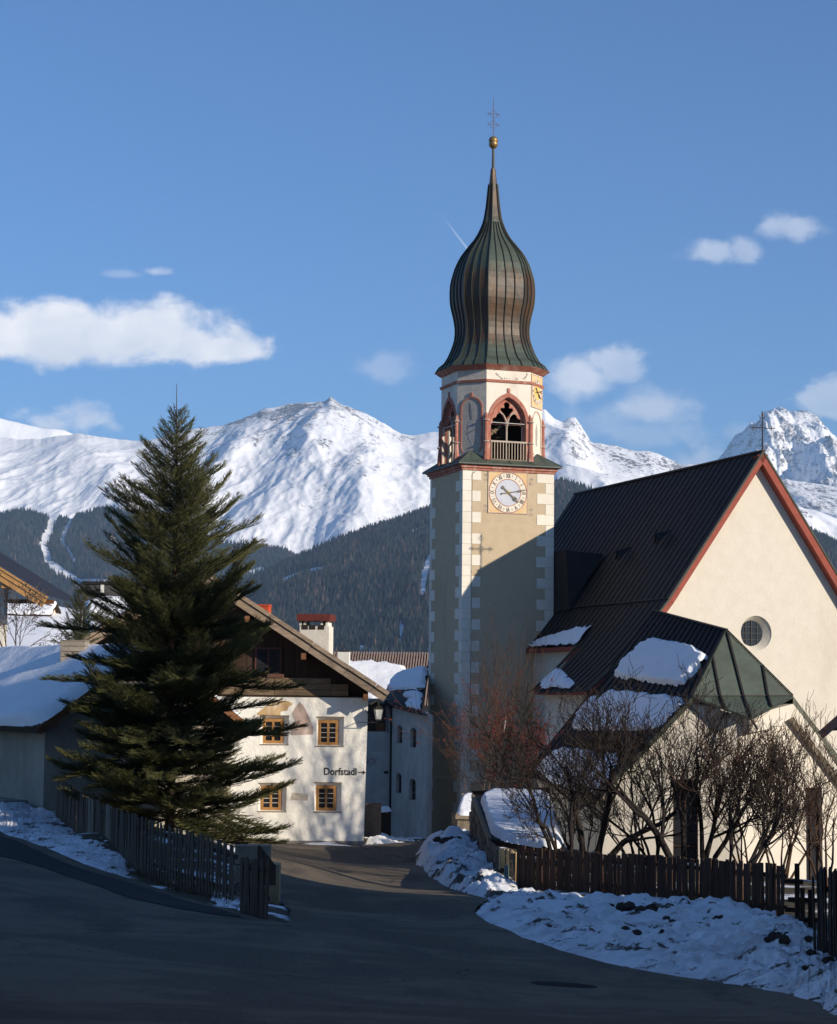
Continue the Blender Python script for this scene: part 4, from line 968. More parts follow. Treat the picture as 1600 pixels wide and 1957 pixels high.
# ------------------------------------------------------------------ church nave
CF = Frame((14.7727, 84.6, 0), 19.09)
church = fthing(CF, 'church', 'white church nave with steep dark seamed metal roof and round gable window', 'church')
PL = [(0, 10.60), (-2.4, 7.12), (-4.5, 4.13), (-5.2, 3.26), (-6.0, 2.32), (-6.8, 1.5), (-7.46, .90), (-8.17, .30)]
PRr = [(0, 10.60), (2.4, 7.12), (4.84, 3.55), (7.0, .9), (8.2, -.4)]
def seam_strip(parent, name, profile, y0, y1, side, m, rib=.05, thick=.06, eave=True, seam_m=None):
    """one roof sheet between y0 and y1 that follows the profile (x, z) down the slope, with a standing seam at y0"""
    mb = MB(); rows = np.array([[(x, y0, z), (x, y1, z)] for x, z in profile]); mb.grid(rows)
    for (xa, za), (xb, zb) in zip(profile[:-1], profile[1:]):
        mb.bar((xa, y0, za + .02), (xb, y0, zb + .02), .035, rib, (0, 0, 1), 1)
    x, z = profile[-1]; mb.poly([(x, y0, z), (x, y1, z), (x, y1, z - thick), (x, y0, z - thick)])
    return mb.build(name, [m, seam_m or roof_seam], parent)
roof_seam = mat('roof_seam', (.020, .016, .014), None, .6)
NS = 36; YE = 20.2
sag = lambda y: -.10 * math.sin(math.pi * y / YE)
for k in range(NS):
    y0, y1 = YE * k / NS, YE * (k + 1) / NS
    near = y1 < 6.0
    pf = [(x, z + sag((y0 + y1) / 2)) for x, z in PL if near or x >= -6.0]
    up = [p for p in pf if p[0] >= -4.5]; lo_ = [p for p in pf if p[0] <= -4.5]
    up = up[:-1] + [(up[-1][0] - .05, up[-1][1] + .02 - .07)]
    seam_strip(church, 'roof_sheet', [(x, z + .035) for x, z in up], y0, y1 - .0, -1, roof_brown)
    seam_strip(church, 'roof_sheet', [(x, z) for x, z in lo_], y0 + .12, y1 + .12, -1, roof_brown)
mb = MB(); mb.bar((-4.52, .0, 4.17), (-4.52, YE, 4.17), .07, .05, (.6, 0, .8)); mb.build('roof_lap', roof_seam, church)
mb = MB()
for a, b in zip(PRr[:-1], PRr[1:]): mb.grid(np.array([[(a[0], 0, a[1]), (a[0], YE, a[1])], [(b[0], 0, b[1]), (b[0], YE, b[1])]]))
mb.build('far_roof_slope', roof_brown, church)
mb = MB(); mb.bar((0, -.02, 10.63), (0, YE + .02, 10.63), .18, .07); mb.build('ridge_cap', roof_seam, church)
# gable wall with a splayed round window
ox, oz, ro = -.17, 2.82, .74
WY = .45
wl = [(-7.6, -8.2), (-7.6, .60), (-6.8, 1.3), (-6.0, 2.14), (-5.2, 3.1), (-4.5, 3.98), (0, 10.42), (4.84, 3.4), (7.0, .75), (7.4, .3), (7.4, -8.2)]
circ = [(ox + ro * math.cos(2 * math.pi * k / 40), oz + ro * math.sin(2 * math.pi * k / 40)) for k in range(40)]
mb = MB(); mb.plate(wl, [circ], WY, WY + .02, back=False)
ri = .545; cxi, czi = ox - .09, oz + .0
c2 = [(cxi + ri * math.cos(2 * math.pi * k / 40), czi + ri * math.sin(2 * math.pi * k / 40)) for k in range(40)]
for k in range(40):
    j = (k + 1) % 40; mb.poly([(circ[k][0], WY + .02, circ[k][1]), (circ[j][0], WY + .02, circ[j][1]), (c2[j][0], WY + .30, c2[j][1]), (c2[k][0], WY + .30, c2[k][1])])
mb.build('gable_wall', church_plaster, church)
win = MB(); win.plate(c2, [], WY + .28, WY + .31, back=False); win = win.build('round_window', glass, church)
mb = MB()
for d_ in (-.27, 0, .27): h_ = math.sqrt(ri * ri - d_ * d_); mb.box(cxi + d_ - .014, cxi + d_ + .014, WY + .24, WY + .27, czi - h_, czi + h_); mb.box(cxi - h_, cxi + h_, WY + .235, WY + .265, czi + d_ - .010, czi + d_ + .010)
mb.build('window_bar', mat('lead_bar', (.05, .045, .045), None, .6), win)
mb = MB()
mb.poly([(-5.6, WY, -8.2), (-5.6, YE - .3, -8.2), (-5.6, YE - .3, 2.5), (-5.6, WY, 2.5)]); mb.build('side_wall', church_plaster, church)
mb = MB(); mb.poly([(-7.6, WY, -8.2), (-7.6, 5.9, -8.2), (-7.6, 5.9, .75), (-7.6, WY, .75)]); mb.poly([(-7.6, 5.9, -8.2), (-5.6, 5.9, -8.2), (-5.6, 5.9, 2.3), (-6.8, 5.9, 1.45), (-7.6, 5.9, .75)]); mb.build('aisle_wall', church_plaster, church)
mb = MB(); mb.plate([(-5.6, -8.2), (-5.6, 2.5), (0, 10.4), (5.6, 2.5), (7.4, .3), (7.4, -8.2)], [], YE - .3, YE - .25, back=False); mb.build('far_gable_wall', church_plaster, church)
mb = MB(); mb.box(7.38, 7.4, WY, YE - .3, -8.2, .4); mb.build('far_side_wall', church_plaster, church)
# verge boards: red board under a dark metal edge
def verge(parent, pf, y, m_board, m_edge, h_=.26, inset=.03, soff=WY, bw=.05):
    for (xa, za), (xb, zb) in zip(pf[:-1], pf[1:]):
        L = math.hypot(xb - xa, zb - za); nx_, nz_ = -(zb - za) / L, (xb - xa) / L
        if nz_ < 0: nx_, nz_ = -nx_, -nz_
        def q(x, z, d): return (x - nx_ * d, z - nz_ * d)
        mb = MB(); a0, b0, a1, b1 = q(xa, za, .045), q(xb, zb, .045), q(xa, za, h_), q(xb, zb, h_)
        mb.poly([(a0[0], y + inset, a0[1]), (b0[0], y + inset, b0[1]), (b1[0], y + inset, b1[1]), (a1[0], y + inset, a1[1])])
        mb.poly([(a1[0], y + inset, a1[1]), (b1[0], y + inset, b1[1]), (b1[0], soff + .05, b1[1]), (a1[0], soff + .05, a1[1])])
        mb.build('verge_board', m_board, parent)
        mb = MB(); a2, b2 = (xa + nx_ * .03, za + nz_ * .03), (xb + nx_ * .03, zb + nz_ * .03)
        mb.poly([(a2[0], y, a2[1]), (b2[0], y, b2[1]), (b0[0], y, b0[1]), (a0[0], y, a0[1])]); mb.poly([(a0[0], y, a0[1]), (b0[0], y, b0[1]), (b0[0], y + .1, b0[1]), (a0[0], y + .1, a0[1])])
        mb.poly([(a2[0], y, a2[1]), (b2[0], y, b2[1]), (b2[0], y + .15, b2[1]), (a2[0], y + .15, a2[1])])
        mb.build('verge_edge', m_edge, parent)
verge(church, [(0, 10.6)] + PL[2:], 0, red_paint, roof_edge, .27)
verge(church, [(0, 10.6), (2.4, 7.12), (4.84, 3.55), (7.0, .9), (8.2, -.4)], 0, red_paint, roof_edge, .34)
# red eave boards of the two parts of the roof
mb = MB(); mb.box(-6.02, -5.6, 6.05, YE, 2.08, 2.26); mb.build('eave_board', red_paint, church)
mb = MB(); mb.box(-8.1, -7.6, .3, 6.0, .10, .24); mb.build('eave_board', red_paint, church)
# far verge of the aisle roof
verge(church, [(-6.0, 2.32), (-6.8, 1.5), (-7.46, .9), (-8.17, .3)], 6.0, red_paint, roof_edge, .2, -.02, 5.9)
# metal clad saddle where the tower meets the roof
mb = MB(); y0, y1 = 10.2, 13.3
mb.poly([(-4.55, y0, 4.3), (-2.7, y0, 6.8), (-2.7, y1, 6.8), (-4.55, y1, 6.9)]); mb.poly([(-4.62, y0, 4.05), (-4.62, y1 + .4, 4.05), (-4.55, y1 + .4, 6.95), (-4.58, y0 + .5, 6.9)])
mb.poly([(-4.58, y0 + .5, 6.9), (-4.55, y1 + .4, 6.95), (-2.65, y1 + .4, 6.85), (-2.7, y0 + .3, 6.75)]); mb.poly([(-4.62, y0, 4.05), (-4.58, y0 + .5, 6.9), (-2.7, y0 + .3, 6.75)])
mb.build('roof_saddle', roof_brown, church)
# two small roof vents
for px_, y_, x_ in ((0, 7.6, -3.05), (0, 4.35, -2.68)):
    z_ = 10.6 + x_ * 1.44 + .1; mb = MB()
    mb.poly([(x_ - .30, y_ - .28, z_ + .0), (x_ + .45, y_, z_ + .62), (x_ - .34, y_, z_ + .42)]); mb.poly([(x_ - .30, y_ + .28, z_ + .0), (x_ + .45, y_, z_ + .62), (x_ - .34, y_, z_ + .42)])
    v_ = mb.build('roof_vent', roof_brown, church)
    mb = MB(); mb.poly([(x_ - .24, y_ - .22, z_ - .05), (x_ - .24, y_ + .22, z_ - .05), (x_ - .27, y_, z_ + .34)]); mb.build('vent_opening', mat_vent if 'mat_vent' in globals() else dark_void, v_)
# gable cross
mb = MB(); y = .12; mb.tube([(0, y, 10.55), (0, y, 12.35)], [.035, .02], 6)
mb.tube([(-.55, y, 11.62), (.55, y, 11.62)], .022, 6)
for sg in (-1, 1):
    mb.tube([(sg * .42, y, 11.50), (sg * .46, y, 11.62), (sg * .42, y, 11.74)], .018, 5); mb.tube([(sg * .55, y, 11.56), (sg * .62, y, 11.62), (sg * .55, y, 11.68)], .016, 5)
    mb.tube([(0, y, 12.0), (sg * .12, y, 12.08), (sg * .13, y, 12.16)], .016, 5); mb.tube([(0, y, 11.45), (sg * .12, y, 11.55), (sg * .13, y, 11.62), (sg * .1, y, 11.72), (0, y, 11.78)], .012, 5)
disc(mb, 0, 12.2, 0, .07, y, 10); mb.build('gable_cross', iron, church)

# snow lying on roofs
def roof_snow(name, label, corner, thick, nu, nv, seed, parent, ragged=.12, edge=.18, front=1.0, m=None, kind=None, sup=3.2):
    """corner: four points (top left, top right, bottom right, bottom left); the lump thins to nothing at its outline"""
    c = [np.array(p, float) for p in corner]; u = np.linspace(0, 1, nu); v = np.linspace(0, 1, nv); U, Vv = np.meshgrid(u, v)
    P = (c[0] * (1 - U[..., None]) + c[1] * U[..., None]) * (1 - Vv[..., None]) + (c[3] * (1 - U[..., None]) + c[2] * U[..., None]) * Vv[..., None]
    nrm = np.cross(c[1] - c[0], c[3] - c[0]); nrm = nrm / np.linalg.norm(nrm)
    if nrm[2] < 0: nrm = -nrm
    du = np.abs(2 * U - 1); dv = np.abs(2 * Vv - 1)
    Lu = np.linalg.norm(c[1] - c[0]); Lv = np.linalg.norm(c[3] - c[0])
    d = 1 - (du ** sup + dv ** sup) ** (1 / sup) + ragged * fbm(U * Lu * .9 + seed, Vv * Lv * .9, 5, seed, .6)
    f = np.clip(d / edge, 0, 1) ** .5
    f = f * (1 + .25 * fbm(U * Lu * .5, Vv * Lv * .5, 3, seed + 3))
    Q = P + nrm * (f * thick)[..., None] - nrm * .01
    F = gridfaces(nv, nu); keep = (d.ravel()[F] > -.002).any(1)
    F = F[keep]
    if len(F) == 0: return None
    used = np.unique(F); mp = -np.ones(nu * nv, int); mp[used] = np.arange(len(used))
    o = link(name, npmesh(name, Q.reshape(-1, 3)[used], mp[F], m or snow, True), parent)
    if parent is None: tag(o, label, None, None, 'stuff')
    elif label: o['label'] = label
    return o
roof_snow('eave_snow', 'ragged strip of snow on the lower eave beside the tower', [(-5.2, 6.15, 3.32), (-5.75, 11.9, 2.68), (-6.03, 11.9, 2.36), (-6.03, 6.15, 2.36)], .10, 120, 24, 3, church, 1.1, .6)
roof_snow('eave_snow', 'ragged strip of snow on the lowest eave of the church roof', [(-7.9, 2.0, .62), (-7.0, 6.0, 1.40), (-8.16, 6.0, .38), (-8.16, 2.0, .38)], .10, 100, 24, 8, church, 1.0, .6)

# ------------------------------------------------------------------ annex in front of the gable
annex = fthing(CF, 'church_annex', 'low white annex with a pointed front and snow on its left roof slope', 'chapel')
RA = [(-5.08, 0.2, 3.66), (-7.60, .2, .62), (-9.3, .2, -1.35), (-10.9, .2, -3.15)]
RB = [(-5.18, -6.3, 2.66), (-7.49, -8.0, .09), (-9.2, -7.55, -1.75), (-11.1, -7.0, -3.75)]
RA, RB = np.array(RA), np.array(RB)
NA = 17
for k in range(NA):
    f0, f1 = k / NA, (k + 1) / NA; mb = MB(); g0 = RA * (1 - f0) + RB * f0; g1 = RA * (1 - f1) + RB * f1
    if k == NA - 1: g1[0] = RB[0]
    mb.grid(np.stack([g0, g1], 1))
    for i in range(3): mb.bar(tuple(g0[i] + [0, 0, .02]), tuple(g0[i + 1] + [0, 0, .02]), .05, .07, (0, 0, 1), 1)
    mb.build('roof_sheet', [roof_brown, roof_seam], annex)
# right slope
SA = np.array([(-5.08, .2, 3.66), (-2.4, .2, .5), (1.4, .2, -4.1)]); SB = np.array([(-5.18, -6.3, 2.66), (-3.26, -8.0, .15), (1.3, -7.0, -4.4)])
mb = MB(); mb.grid(np.stack([SA, SB], 1)); mb.build('right_roof_slope', roof_brown, annex)
mb = MB(); mb.bar((-5.08, .3, 3.68), (-5.18, -6.3, 2.69), .16, .05); mb.build('ridge_cap', roof_seam, annex)
# half hip with its pointed lip over the prow
B_, C_, F_, T_ = (-5.18, -6.3, 2.67), (-7.49, -8.0, .09), (-3.26, -8.0, .15), (-5.76, -9.3, -.68)
M_ = (-5.55, -8.05, .10)
def lerp(a, b, f): return tuple(a[i] * (1 - f) + b[i] * f for i in range(3))
hipp = [('hip_sheet', [B_, C_, lerp(C_, F_, .27), lerp(B_, C_, .42)]), ('hip_sheet', [lerp(B_, C_, .42), lerp(C_, F_, .27), lerp(C_, F_, .50), B_]), ('hip_sheet', [B_, lerp(C_, F_, .50), lerp(C_, F_, .745), lerp(B_, F_, .55)]), ('hip_sheet', [lerp(B_, F_, .55), lerp(C_, F_, .745), F_]),
        ('hip_lip', [C_, lerp(C_, F_, .27), lerp(C_, T_, .55)]), ('hip_lip', [lerp(C_, F_, .27), lerp(C_, F_, .50), T_, lerp(C_, T_, .55)]), ('hip_lip', [lerp(C_, F_, .5), lerp(C_, F_, .745), lerp(F_, T_, .52), T_]), ('hip_lip', [lerp(C_, F_, .745), F_, lerp(F_, T_, .52)])]
hipp[0] = ('hip_sheet', [lerp(B_, C_, .42), C_, lerp(C_, F_, .27)])
for nm, pts2 in hipp: MB_ = MB(); MB_.poly(pts2); MB_.build(nm, roof_green, annex)
e = lambda p, d=.03: (p[0], p[1] - d, p[2] + d)
for a, b in ((B_, lerp(C_, F_, .5)), (lerp(B_, C_, .42), lerp(C_, F_, .27)), (lerp(B_, F_, .55), lerp(C_, F_, .745)), (lerp(C_, F_, .5), T_), (lerp(C_, F_, .27), lerp(C_, T_, .55)), (lerp(C_, F_, .745), lerp(F_, T_, .52))):
    mb = MB(); mb.bar(e(a), e(b), .075, .08); mb.build('hip_seam', roof_seam, annex)
mb = MB(); mb.bar(e(C_, .02), e(F_, .02), .04, .04); mb.build('hip_fold', roof_seam, annex)
mb = MB(); mb.bar(e(B_), e(C_), .05, .05); mb.build('hip_edge', roof_edge, annex); mb = MB(); mb.bar(e(B_), e(F_), .05, .05); mb.build('hip_edge', roof_edge, annex)
mb = MB(); mb.bar((C_[0], C_[1], C_[2] - .04), (T_[0], T_[1], T_[2] - .04), .06, .08); mb.bar((F_[0], F_[1], F_[2] - .04), (T_[0], T_[1], T_[2] - .04), .06, .08); mb.build('hip_eave', roof_edge, annex)
mb = MB(); mb.tube([(T_[0], T_[1] + .1, T_[2]), (T_[0] + .04, T_[1] - .1, T_[2] - .15), (T_[0] + .12, T_[1] - .28, T_[2] - .42)], .045, 6); mb.build('waterspout', iron, annex)
# verges
def vbar(pts3, h_, m, name='verge_board', d=.0):
    for a, b in zip(pts3[:-1], pts3[1:]):
        mb = MB(); a2 = (a[0], a[1] + d, a[2] - h_ / 2); b2 = (b[0], b[1] + d, b[2] - h_ / 2)
        mb.poly([(a[0], a[1] + d, a[2]), (b[0], b[1] + d, b[2]), (b[0], b[1] + d, b[2] - h_), (a[0], a[1] + d, a[2] - h_)])
        mb.poly([(a[0], a[1] + d, a[2] - h_), (b[0], b[1] + d, b[2] - h_), (b[0], b[1] + .9, b[2] - h_ * .9), (a[0], a[1] + .9, a[2] - h_ * .9)]); mb.build(name, m, annex)
vbar([tuple(p) for p in RB[1:]], .24, roof_edge, d=-.02)
vbar([F_, (-1.05, -7.52, -2.1), (1.3, -7.0, -4.6)], .40, mat('grey_green_board', (.12, .125, .09), (.09, .095, .07), .7, 3), d=-.03)
# prow walls
lw, tip, rw = (-10.5, -6.55), (-5.72, -8.45), (1.0, -6.45)
def roofz(x, sgn): # underside of the roof at x
    if x < -5.45: return float(np.interp(x, [-11.1, -9.2, -7.49, -6.6], [-3.9, -1.95, -.12, -.35])) if x < -6.6 else float(np.interp(x, [-6.6, -5.7], [-.35, -.62]))
    return float(np.interp(x, [-5.7, -4.6, -3.4, 1.3], [-.62, -.35, -.12, -4.62]))
def facet(a, b, name, holes=()):
    L = math.hypot(b[0] - a[0], b[1] - a[1]); ang = math.atan2(b[1] - a[1], b[0] - a[0]); out = [(0, -8.3)] + [(L, -8.3)]
    for f in np.linspace(1, 0, 15): out.append((L * f, roofz(a[0] + (b[0] - a[0]) * f, 0)))
    mb = MB(); mb.plate(out, holes, 0, .35); o = mb.build(name, church_plaster, annex, loc=(a[0], a[1], 0), rotz=ang); return o, L, ang
dl = [[(2.62, -8.0), (3.55, -8.0), (3.55, -3.0), (2.62, -3.0)]]
fo, LL, angL = facet(lw, tip, 'prow_wall', dl)
dr_ = [[(3.45, -7.6), (4.35, -7.6), (4.35, -3.35), (3.45, -3.35)]]
fo2, LR, angR = facet(tip, rw, 'prow_wall', dr_)
for hole, loc_, ang_ in ((dl[0], lw, angL), (dr_[0], tip, angR)):
    mb = MB(); mb.plate(hole, [], .26, .3, back=False); wn = mb.build('tall_window', glass, annex, loc=(loc_[0], loc_[1], 0), rotz=ang_)
    mb = MB(); x0, x1 = hole[0][0], hole[1][0]; z0, z1 = hole[0][1], hole[2][1]
    for z in (z0, z0 + (z1 - z0) * .5, z1 - .06): mb.box(x0, x1, .2, .26, z, z + .06)
    for x in (x0, (x0 + x1) / 2 - .02, x1 - .05): mb.box(x, x + .05, .195, .255, z0, z1)
    mb.build('window_frame', dark_wood, wn)
# raised band of render that follows the right verge, a deep recess below it
q0 = lambda x: roofz(tip[0] + (rw[0] - tip[0]) * x / LR, 0)
band = [(0.05, q0(.05) - .02), (1.1, q0(1.1) - .02), (2.35, q0(2.35) - .02), (LR, q0(LR) - .02), (LR, q0(LR) - .55), (2.35, q0(2.35) - .50), (1.35, q0(2.35) - .92), (.05, q0(.05) - .62)]
mb = MB(); mb.plate(band, [], -.42, .0); mb.build('render_band', church_plaster, annex, loc=(tip[0], tip[1], 0), rotz=angR)
# side walls of the annex
mb = MB(); mb.poly([(-10.5, -6.55, -8.3), (-10.3, .3, -8.3), (-10.3, .3, -2.9), (-10.5, -6.55, -3.5)]); mb.poly([(1.0, -6.45, -8.3), (1.0, .3, -8.3), (1.0, .3, -4.1), (1.0, -6.45, -4.5)]); mb.build('side_wall', church_plaster, annex)
def onslope(f, s): # f along the building 0..1, s down the slope 0..3
    g_ = RA * (1 - f) + RB * f; i = min(int(s), 2); r_ = s - i; return tuple(g_[i] * (1 - r_) + g_[i + 1] * r_)
roof_snow('roof_snow', 'thick slab of snow high on the annex roof', [onslope(.20, .33), onslope(.965, .36), onslope(.90, .90), onslope(.06, .92)], .30, 100, 80, 21, annex, .24, .10, sup=4.5)
roof_snow('roof_snow', 'sheet of snow on the middle of the annex roof', [onslope(.04, 1.12), onslope(.99, 1.02), onslope(.97, 1.72), onslope(.0, 2.0)], .16, 110, 80, 27, annex, .30, .16, sup=4)
roof_snow('roof_snow', 'ragged snow along the lowest edge of the annex roof', [onslope(.12, 2.3), onslope(.95, 2.2), onslope(.97, 2.98), onslope(.02, 2.98)], .14, 90, 60, 25, annex, .45, .3)

def hit(fr, px, py, ax, val):
    """local coordinates where the view through a photograph pixel meets the plane ax = val of a frame"""
    d = FW + CR * (px - 800) / FPX - CU * (py - 978.5) / FPX
    n = {'x': fr.x, 'y': fr.y, 'z': np.array([0, 0, 1.])}[ax]; off = fr.o @ n + val
    return fr.loc(d * off / (d @ n))

# ------------------------------------------------------------------ whitewashed cottage
KF = Frame((-1.817, 71.0, -5.227), 2.0)
cot = fthing(KF, 'cottage', 'whitewashed old cottage with a wooden gable and painted directions on its sunlit wall', 'house')
XL, XP = -11.9, -5.93
def window(parent, x0, x1, z0, z1, d, rows, wood, curtain=False, loc=None, rotz=0):
    """casement of two wings in a splayed recess; returns the frame part"""
    mb = MB(); s_ = .055; xm = (x0 + x1) / 2
    for a, b, c, e_ in ((x0, x0 + s_, z0, z1), (x1 - s_, x1, z0, z1), (x0 + s_, x1 - s_, z1 - s_, z1), (x0 + s_, x1 - s_, z0, z0 + s_)): mb.box(a, b, d - .05, d + .02, c, e_)
    fr = mb.build('window', wood, parent, loc=loc, rotz=rotz)
    for a, b in ((x0 + s_, xm), (xm, x1 - s_)):
        mb = MB(); t_ = .042
        for q in ((a, a + t_, z0 + s_, z1 - s_), (b - t_, b, z0 + s_, z1 - s_), (a + t_, b - t_, z0 + s_, z0 + s_ + t_), (a + t_, b - t_, z1 - s_ - t_, z1 - s_)): mb.box(q[0], q[1], d - .065, d - .01, q[2], q[3])
        mb.build('casement', wood, fr)
        h_ = (z1 - z0 - 2 * s_ - 2 * t_) / rows
        for r_ in range(rows):
            zz = z0 + s_ + t_ + r_ * h_
            MB().box(a + t_, b - t_, d - .02, d - .012, zz + .008, zz + h_ - .008).build('pane', glass, fr)
            if r_: MB().box(a + t_, b - t_, d - .05, d - .012, zz - .010, zz + .010).build('glazing_bar', muntin, fr)
    if curtain: MB().box(x0 + s_ + .05, x1 - s_ - .05, d + .03, d + .04, z0 + s_, z0 + s_ + .3).build('curtain', curtain_m, fr)
    return fr
muntin = mat('glazing_bar', (.62, .55, .45), None, .6); curtain_m = mat('curtain', (.35, .35, .38), None, .9)
W_ = [(-1.66, -.95, 3.46, 4.33), (-3.62, -2.90, 3.50, 4.36), (-1.70, -1.0, 1.15, 2.02), (-3.66, -2.94, 1.15, 1.98), (-6.6, -5.85, 3.5, 4.36), (-6.6, -5.85, 1.15, 2.0), (-9.4, -8.65, 3.5, 4.36), (-9.4, -8.65, 1.15, 2.0)]
holes = [[(a - .07, c - .03), (b + .19, c - .03), (b + .20, e_ + .10), (a - .06, e_ + .10)] for a, b, c, e_ in W_]
out = [(XL, -1.2), (.02, -1.2)] + [(.0 + .10 * f, 5.2 * f) for f in np.linspace(0, 1, 8)] + [(XL, 5.2)]
mb = MB(); mb.plate(out, holes, 0, .02, back=False)
for (a, b, c, e_), h_ in zip(W_, holes):
    inn = [(a, c), (b, c), (b, e_), (a, e_)]
    for k in range(4):
        j = (k + 1) % 4; mb.poly([(h_[k][0], .02, h_[k][1]), (h_[j][0], .02, h_[j][1]), (inn[j][0], .19, inn[j][1]), (inn[k][0], .19, inn[k][1])])
mb.poly([(.0, 0, -1.2), (.0, 11, -1.2), (.1, 11, 5.2), (.1, 0, 5.2)]); mb.poly([(XL, 0, -1.2), (XL, 11, -1.2), (XL, 11, 5.2), (XL, 0, 5.2)]); mb.poly([(XL, 11, -1.2), (0, 11, -1.2), (0, 11, 5.2), (XP, 11, 9.4), (XL, 11, 5.2)])
rough_white = mat('lumpy_whitewash', (.89, .855, .76), (.85, .81, .71), .92, 1.4, .035, 5, spec=.12, stain=(.62, .55, .42), stain_scale=1.0, stain_amt=.28)
mb.build('wall', rough_white, cot)
for i, (a, b, c, e_) in enumerate(W_):
    wf = window(cot, a, b, c, e_, .2, 4, bright_wood, curtain=(i < 2))
    MB().box(a - .09, b + .21, -.03, .17, c - .055, c - .03).build('sill', old_wood, wf); MB().box(a - .08, b + .21, -.015, .15, e_ + .10, e_ + .135).build('lintel', old_wood, wf)
MB().box(XL, .06, -.05, -.0, -1.2, .10).build('plinth', concrete, cot)
# wooden gable: vertical boards above a beam and two bands of boards
rz = lambda x: 9.26 - abs(x - XP) * .64
x = XL + .05
while x < .05:
    w_ = random.uniform(.17, .24); x2 = min(x + w_, .1)
    mb = MB(); mb.plate([(x, 5.3), (x2 - .012, 5.3), (x2 - .012, max(5.35, rz(x2) + .12)), (x, max(5.35, rz(x) + .12))], [], .10 + random.uniform(0, .02), .16); mb.build('gable_board', dark_wood, cot); x = x2
mb = MB(); mb.plate([(XL + .1, 5.15), (.1, 5.15), (.1, rz(.1) + .12), (XP, rz(XP) + .12), (XL + .1, rz(XL + .1) + .12)], [], .165, .20); mb.build('gable_backing', dark_wood, cot)
x = XL
while x < -.6:
    L = random.uniform(1.6, 2.8)
    for z0 in (5.20, 5.41, 5.62):
        if z0 + .2 < rz(min(x + L, -.55)) - .1: MB().bbox(x, min(x + L, -.6) - .01, .0, .09, z0, z0 + .20, .008).build('gable_band_board', band_wood, cot)
    x += L
MB().box(XL, .1, -.02, .12, 5.14, 5.20).build('wall_plate', dark_wood, cot)
mb = MB(); mb.box(-3.95, -3.0, .04, .09, 5.9, 6.9); gw = mb.build('window', mat('dull_red_frame', (.10, .035, .025), (.07, .03, .022), .8), cot)
for a, b in ((-3.88, -3.5), (-3.44, -3.07)): MB().box(a, b, .03, .038, 5.97, 6.83).build('pane', glass, gw)
MB().box(-3.5, -2.9, -.05, .02, 5.82, 5.95).build('window_box', mat('window_box', (.14, .06, .035), (.09, .05, .04), .9, 8), gw)
for xx in (.0, -2.2, -4.2, -8.2, -10.2): MB().bar((xx, -1.0, rz(xx) - .30), (xx, 3, rz(xx) - .30), .17, .22).build('purlin', mat_purlin if 'mat_purlin' in globals() else chalet_brown, cot)
# verge boards in lengths, two courses, and the roof with its battens
def slope_pt(s, side): # s metres from the ridge down the slope
    return (XP + side * s * .842, 9.50 - s * .539)
for side, Ls in ((1, 7.95), (-1, 7.95)):
    s0 = 0
    while s0 < Ls - .05:
        s1 = min(s0 + random.uniform(1.1, 1.9), Ls)
        for (o, t_, y) in ((-.13, .25, -.98), (.09, .14, -1.04)):
            a, b = slope_pt(s0, side), slope_pt(s1 - .012, side); nx_, nz_ = .539 * side, .842
            dz = random.uniform(-.012, .012)
            MB().bar((a[0] + nx_ * o, y, a[1] + nz_ * o + dz), (b[0] + nx_ * o, y, b[1] + nz_ * o + dz), .05, t_, (-nx_, 0, -nz_)).build('verge_board', roof_wood, cot)
        s0 = s1
    a, b = slope_pt(0, side), slope_pt(Ls, side)
    mb = MB(); mb.poly([(a[0], -1.0, a[1] + .06), (b[0], -1.0, b[1] + .06), (b[0], 12, b[1] + .06), (a[0], 12, a[1] + .06)]); mb.poly([(a[0], -.95, a[1] - .10), (b[0], -.95, b[1] - .10), (b[0], 12, b[1] - .10), (a[0], 12, a[1] - .10)])
    mb.poly([(b[0], -1.0, b[1] + .06), (b[0], 12, b[1] + .06), (b[0], 12, b[1] - .10), (b[0], -1.0, b[1] - .10)]); mb.build('roof', dark_wood, cot)
roof_snow('roof_snow', None, [(XP, -.6, 9.60), (XP, 11.8, 9.60), (-12.5, 11.8, 5.35), (-12.5, -.6, 5.35)], .25, 60, 50, 61, cot, .1, .1, sup=5)
# frescoes, sign writing, lamp
mb = MB(); mb.plate([(-3.85, 4.55), (-3.6, 4.75), (-3.3, 5.02), (-2.75, 5.0), (-2.55, 4.9), (-2.7, 4.8), (-2.78, 4.66), (-3.0, 4.62), (-3.0, 4.48), (-3.8, 4.48)], [], -.006, .0, back=False); mb.build('faded_fresco', ochre, cot)
mb = MB(); mb.plate([(-2.62, 3.80), (-1.83, 3.83), (-1.84, 4.1), (-1.95, 4.35), (-2.2, 4.85), (-2.33, 4.97), (-2.5, 4.75), (-2.6, 4.55), (-2.5, 4.3), (-2.6, 4.15)], [], -.008, .0, back=False); mb.build('faded_fresco', rose, cot)
mb = MB(); mb.plate([(-2.6, 1.52), (-2.0, 1.50), (-1.98, 1.72), (-2.55, 1.78)], [], -.006, 0, back=False); mb.build('faded_fresco', mat('bare_plaster', (.45, .38, .28), (.6, .53, .42), .95, 6), cot)
o = link('lettering', text_mesh('Dorfstadl', .36, 'lettering', black_paint, .004, bold=.006, sx=.86), cot); o.location = (-.86, -.008, 2.52)
mb = MB(); mb.box(-.24, -.05, -.010, -.003, 2.49, 2.52); mb.poly([(-.06, -.010, 2.43), (.04, -.010, 2.505), (-.06, -.010, 2.58)]); mb.build('painted_arrow', black_paint, cot)
lamp = thing('wall_lantern', 'glass lantern on an iron bracket at the cottage corner', 'lantern', KF.w((.36, -.42, 4.30)), R(2))
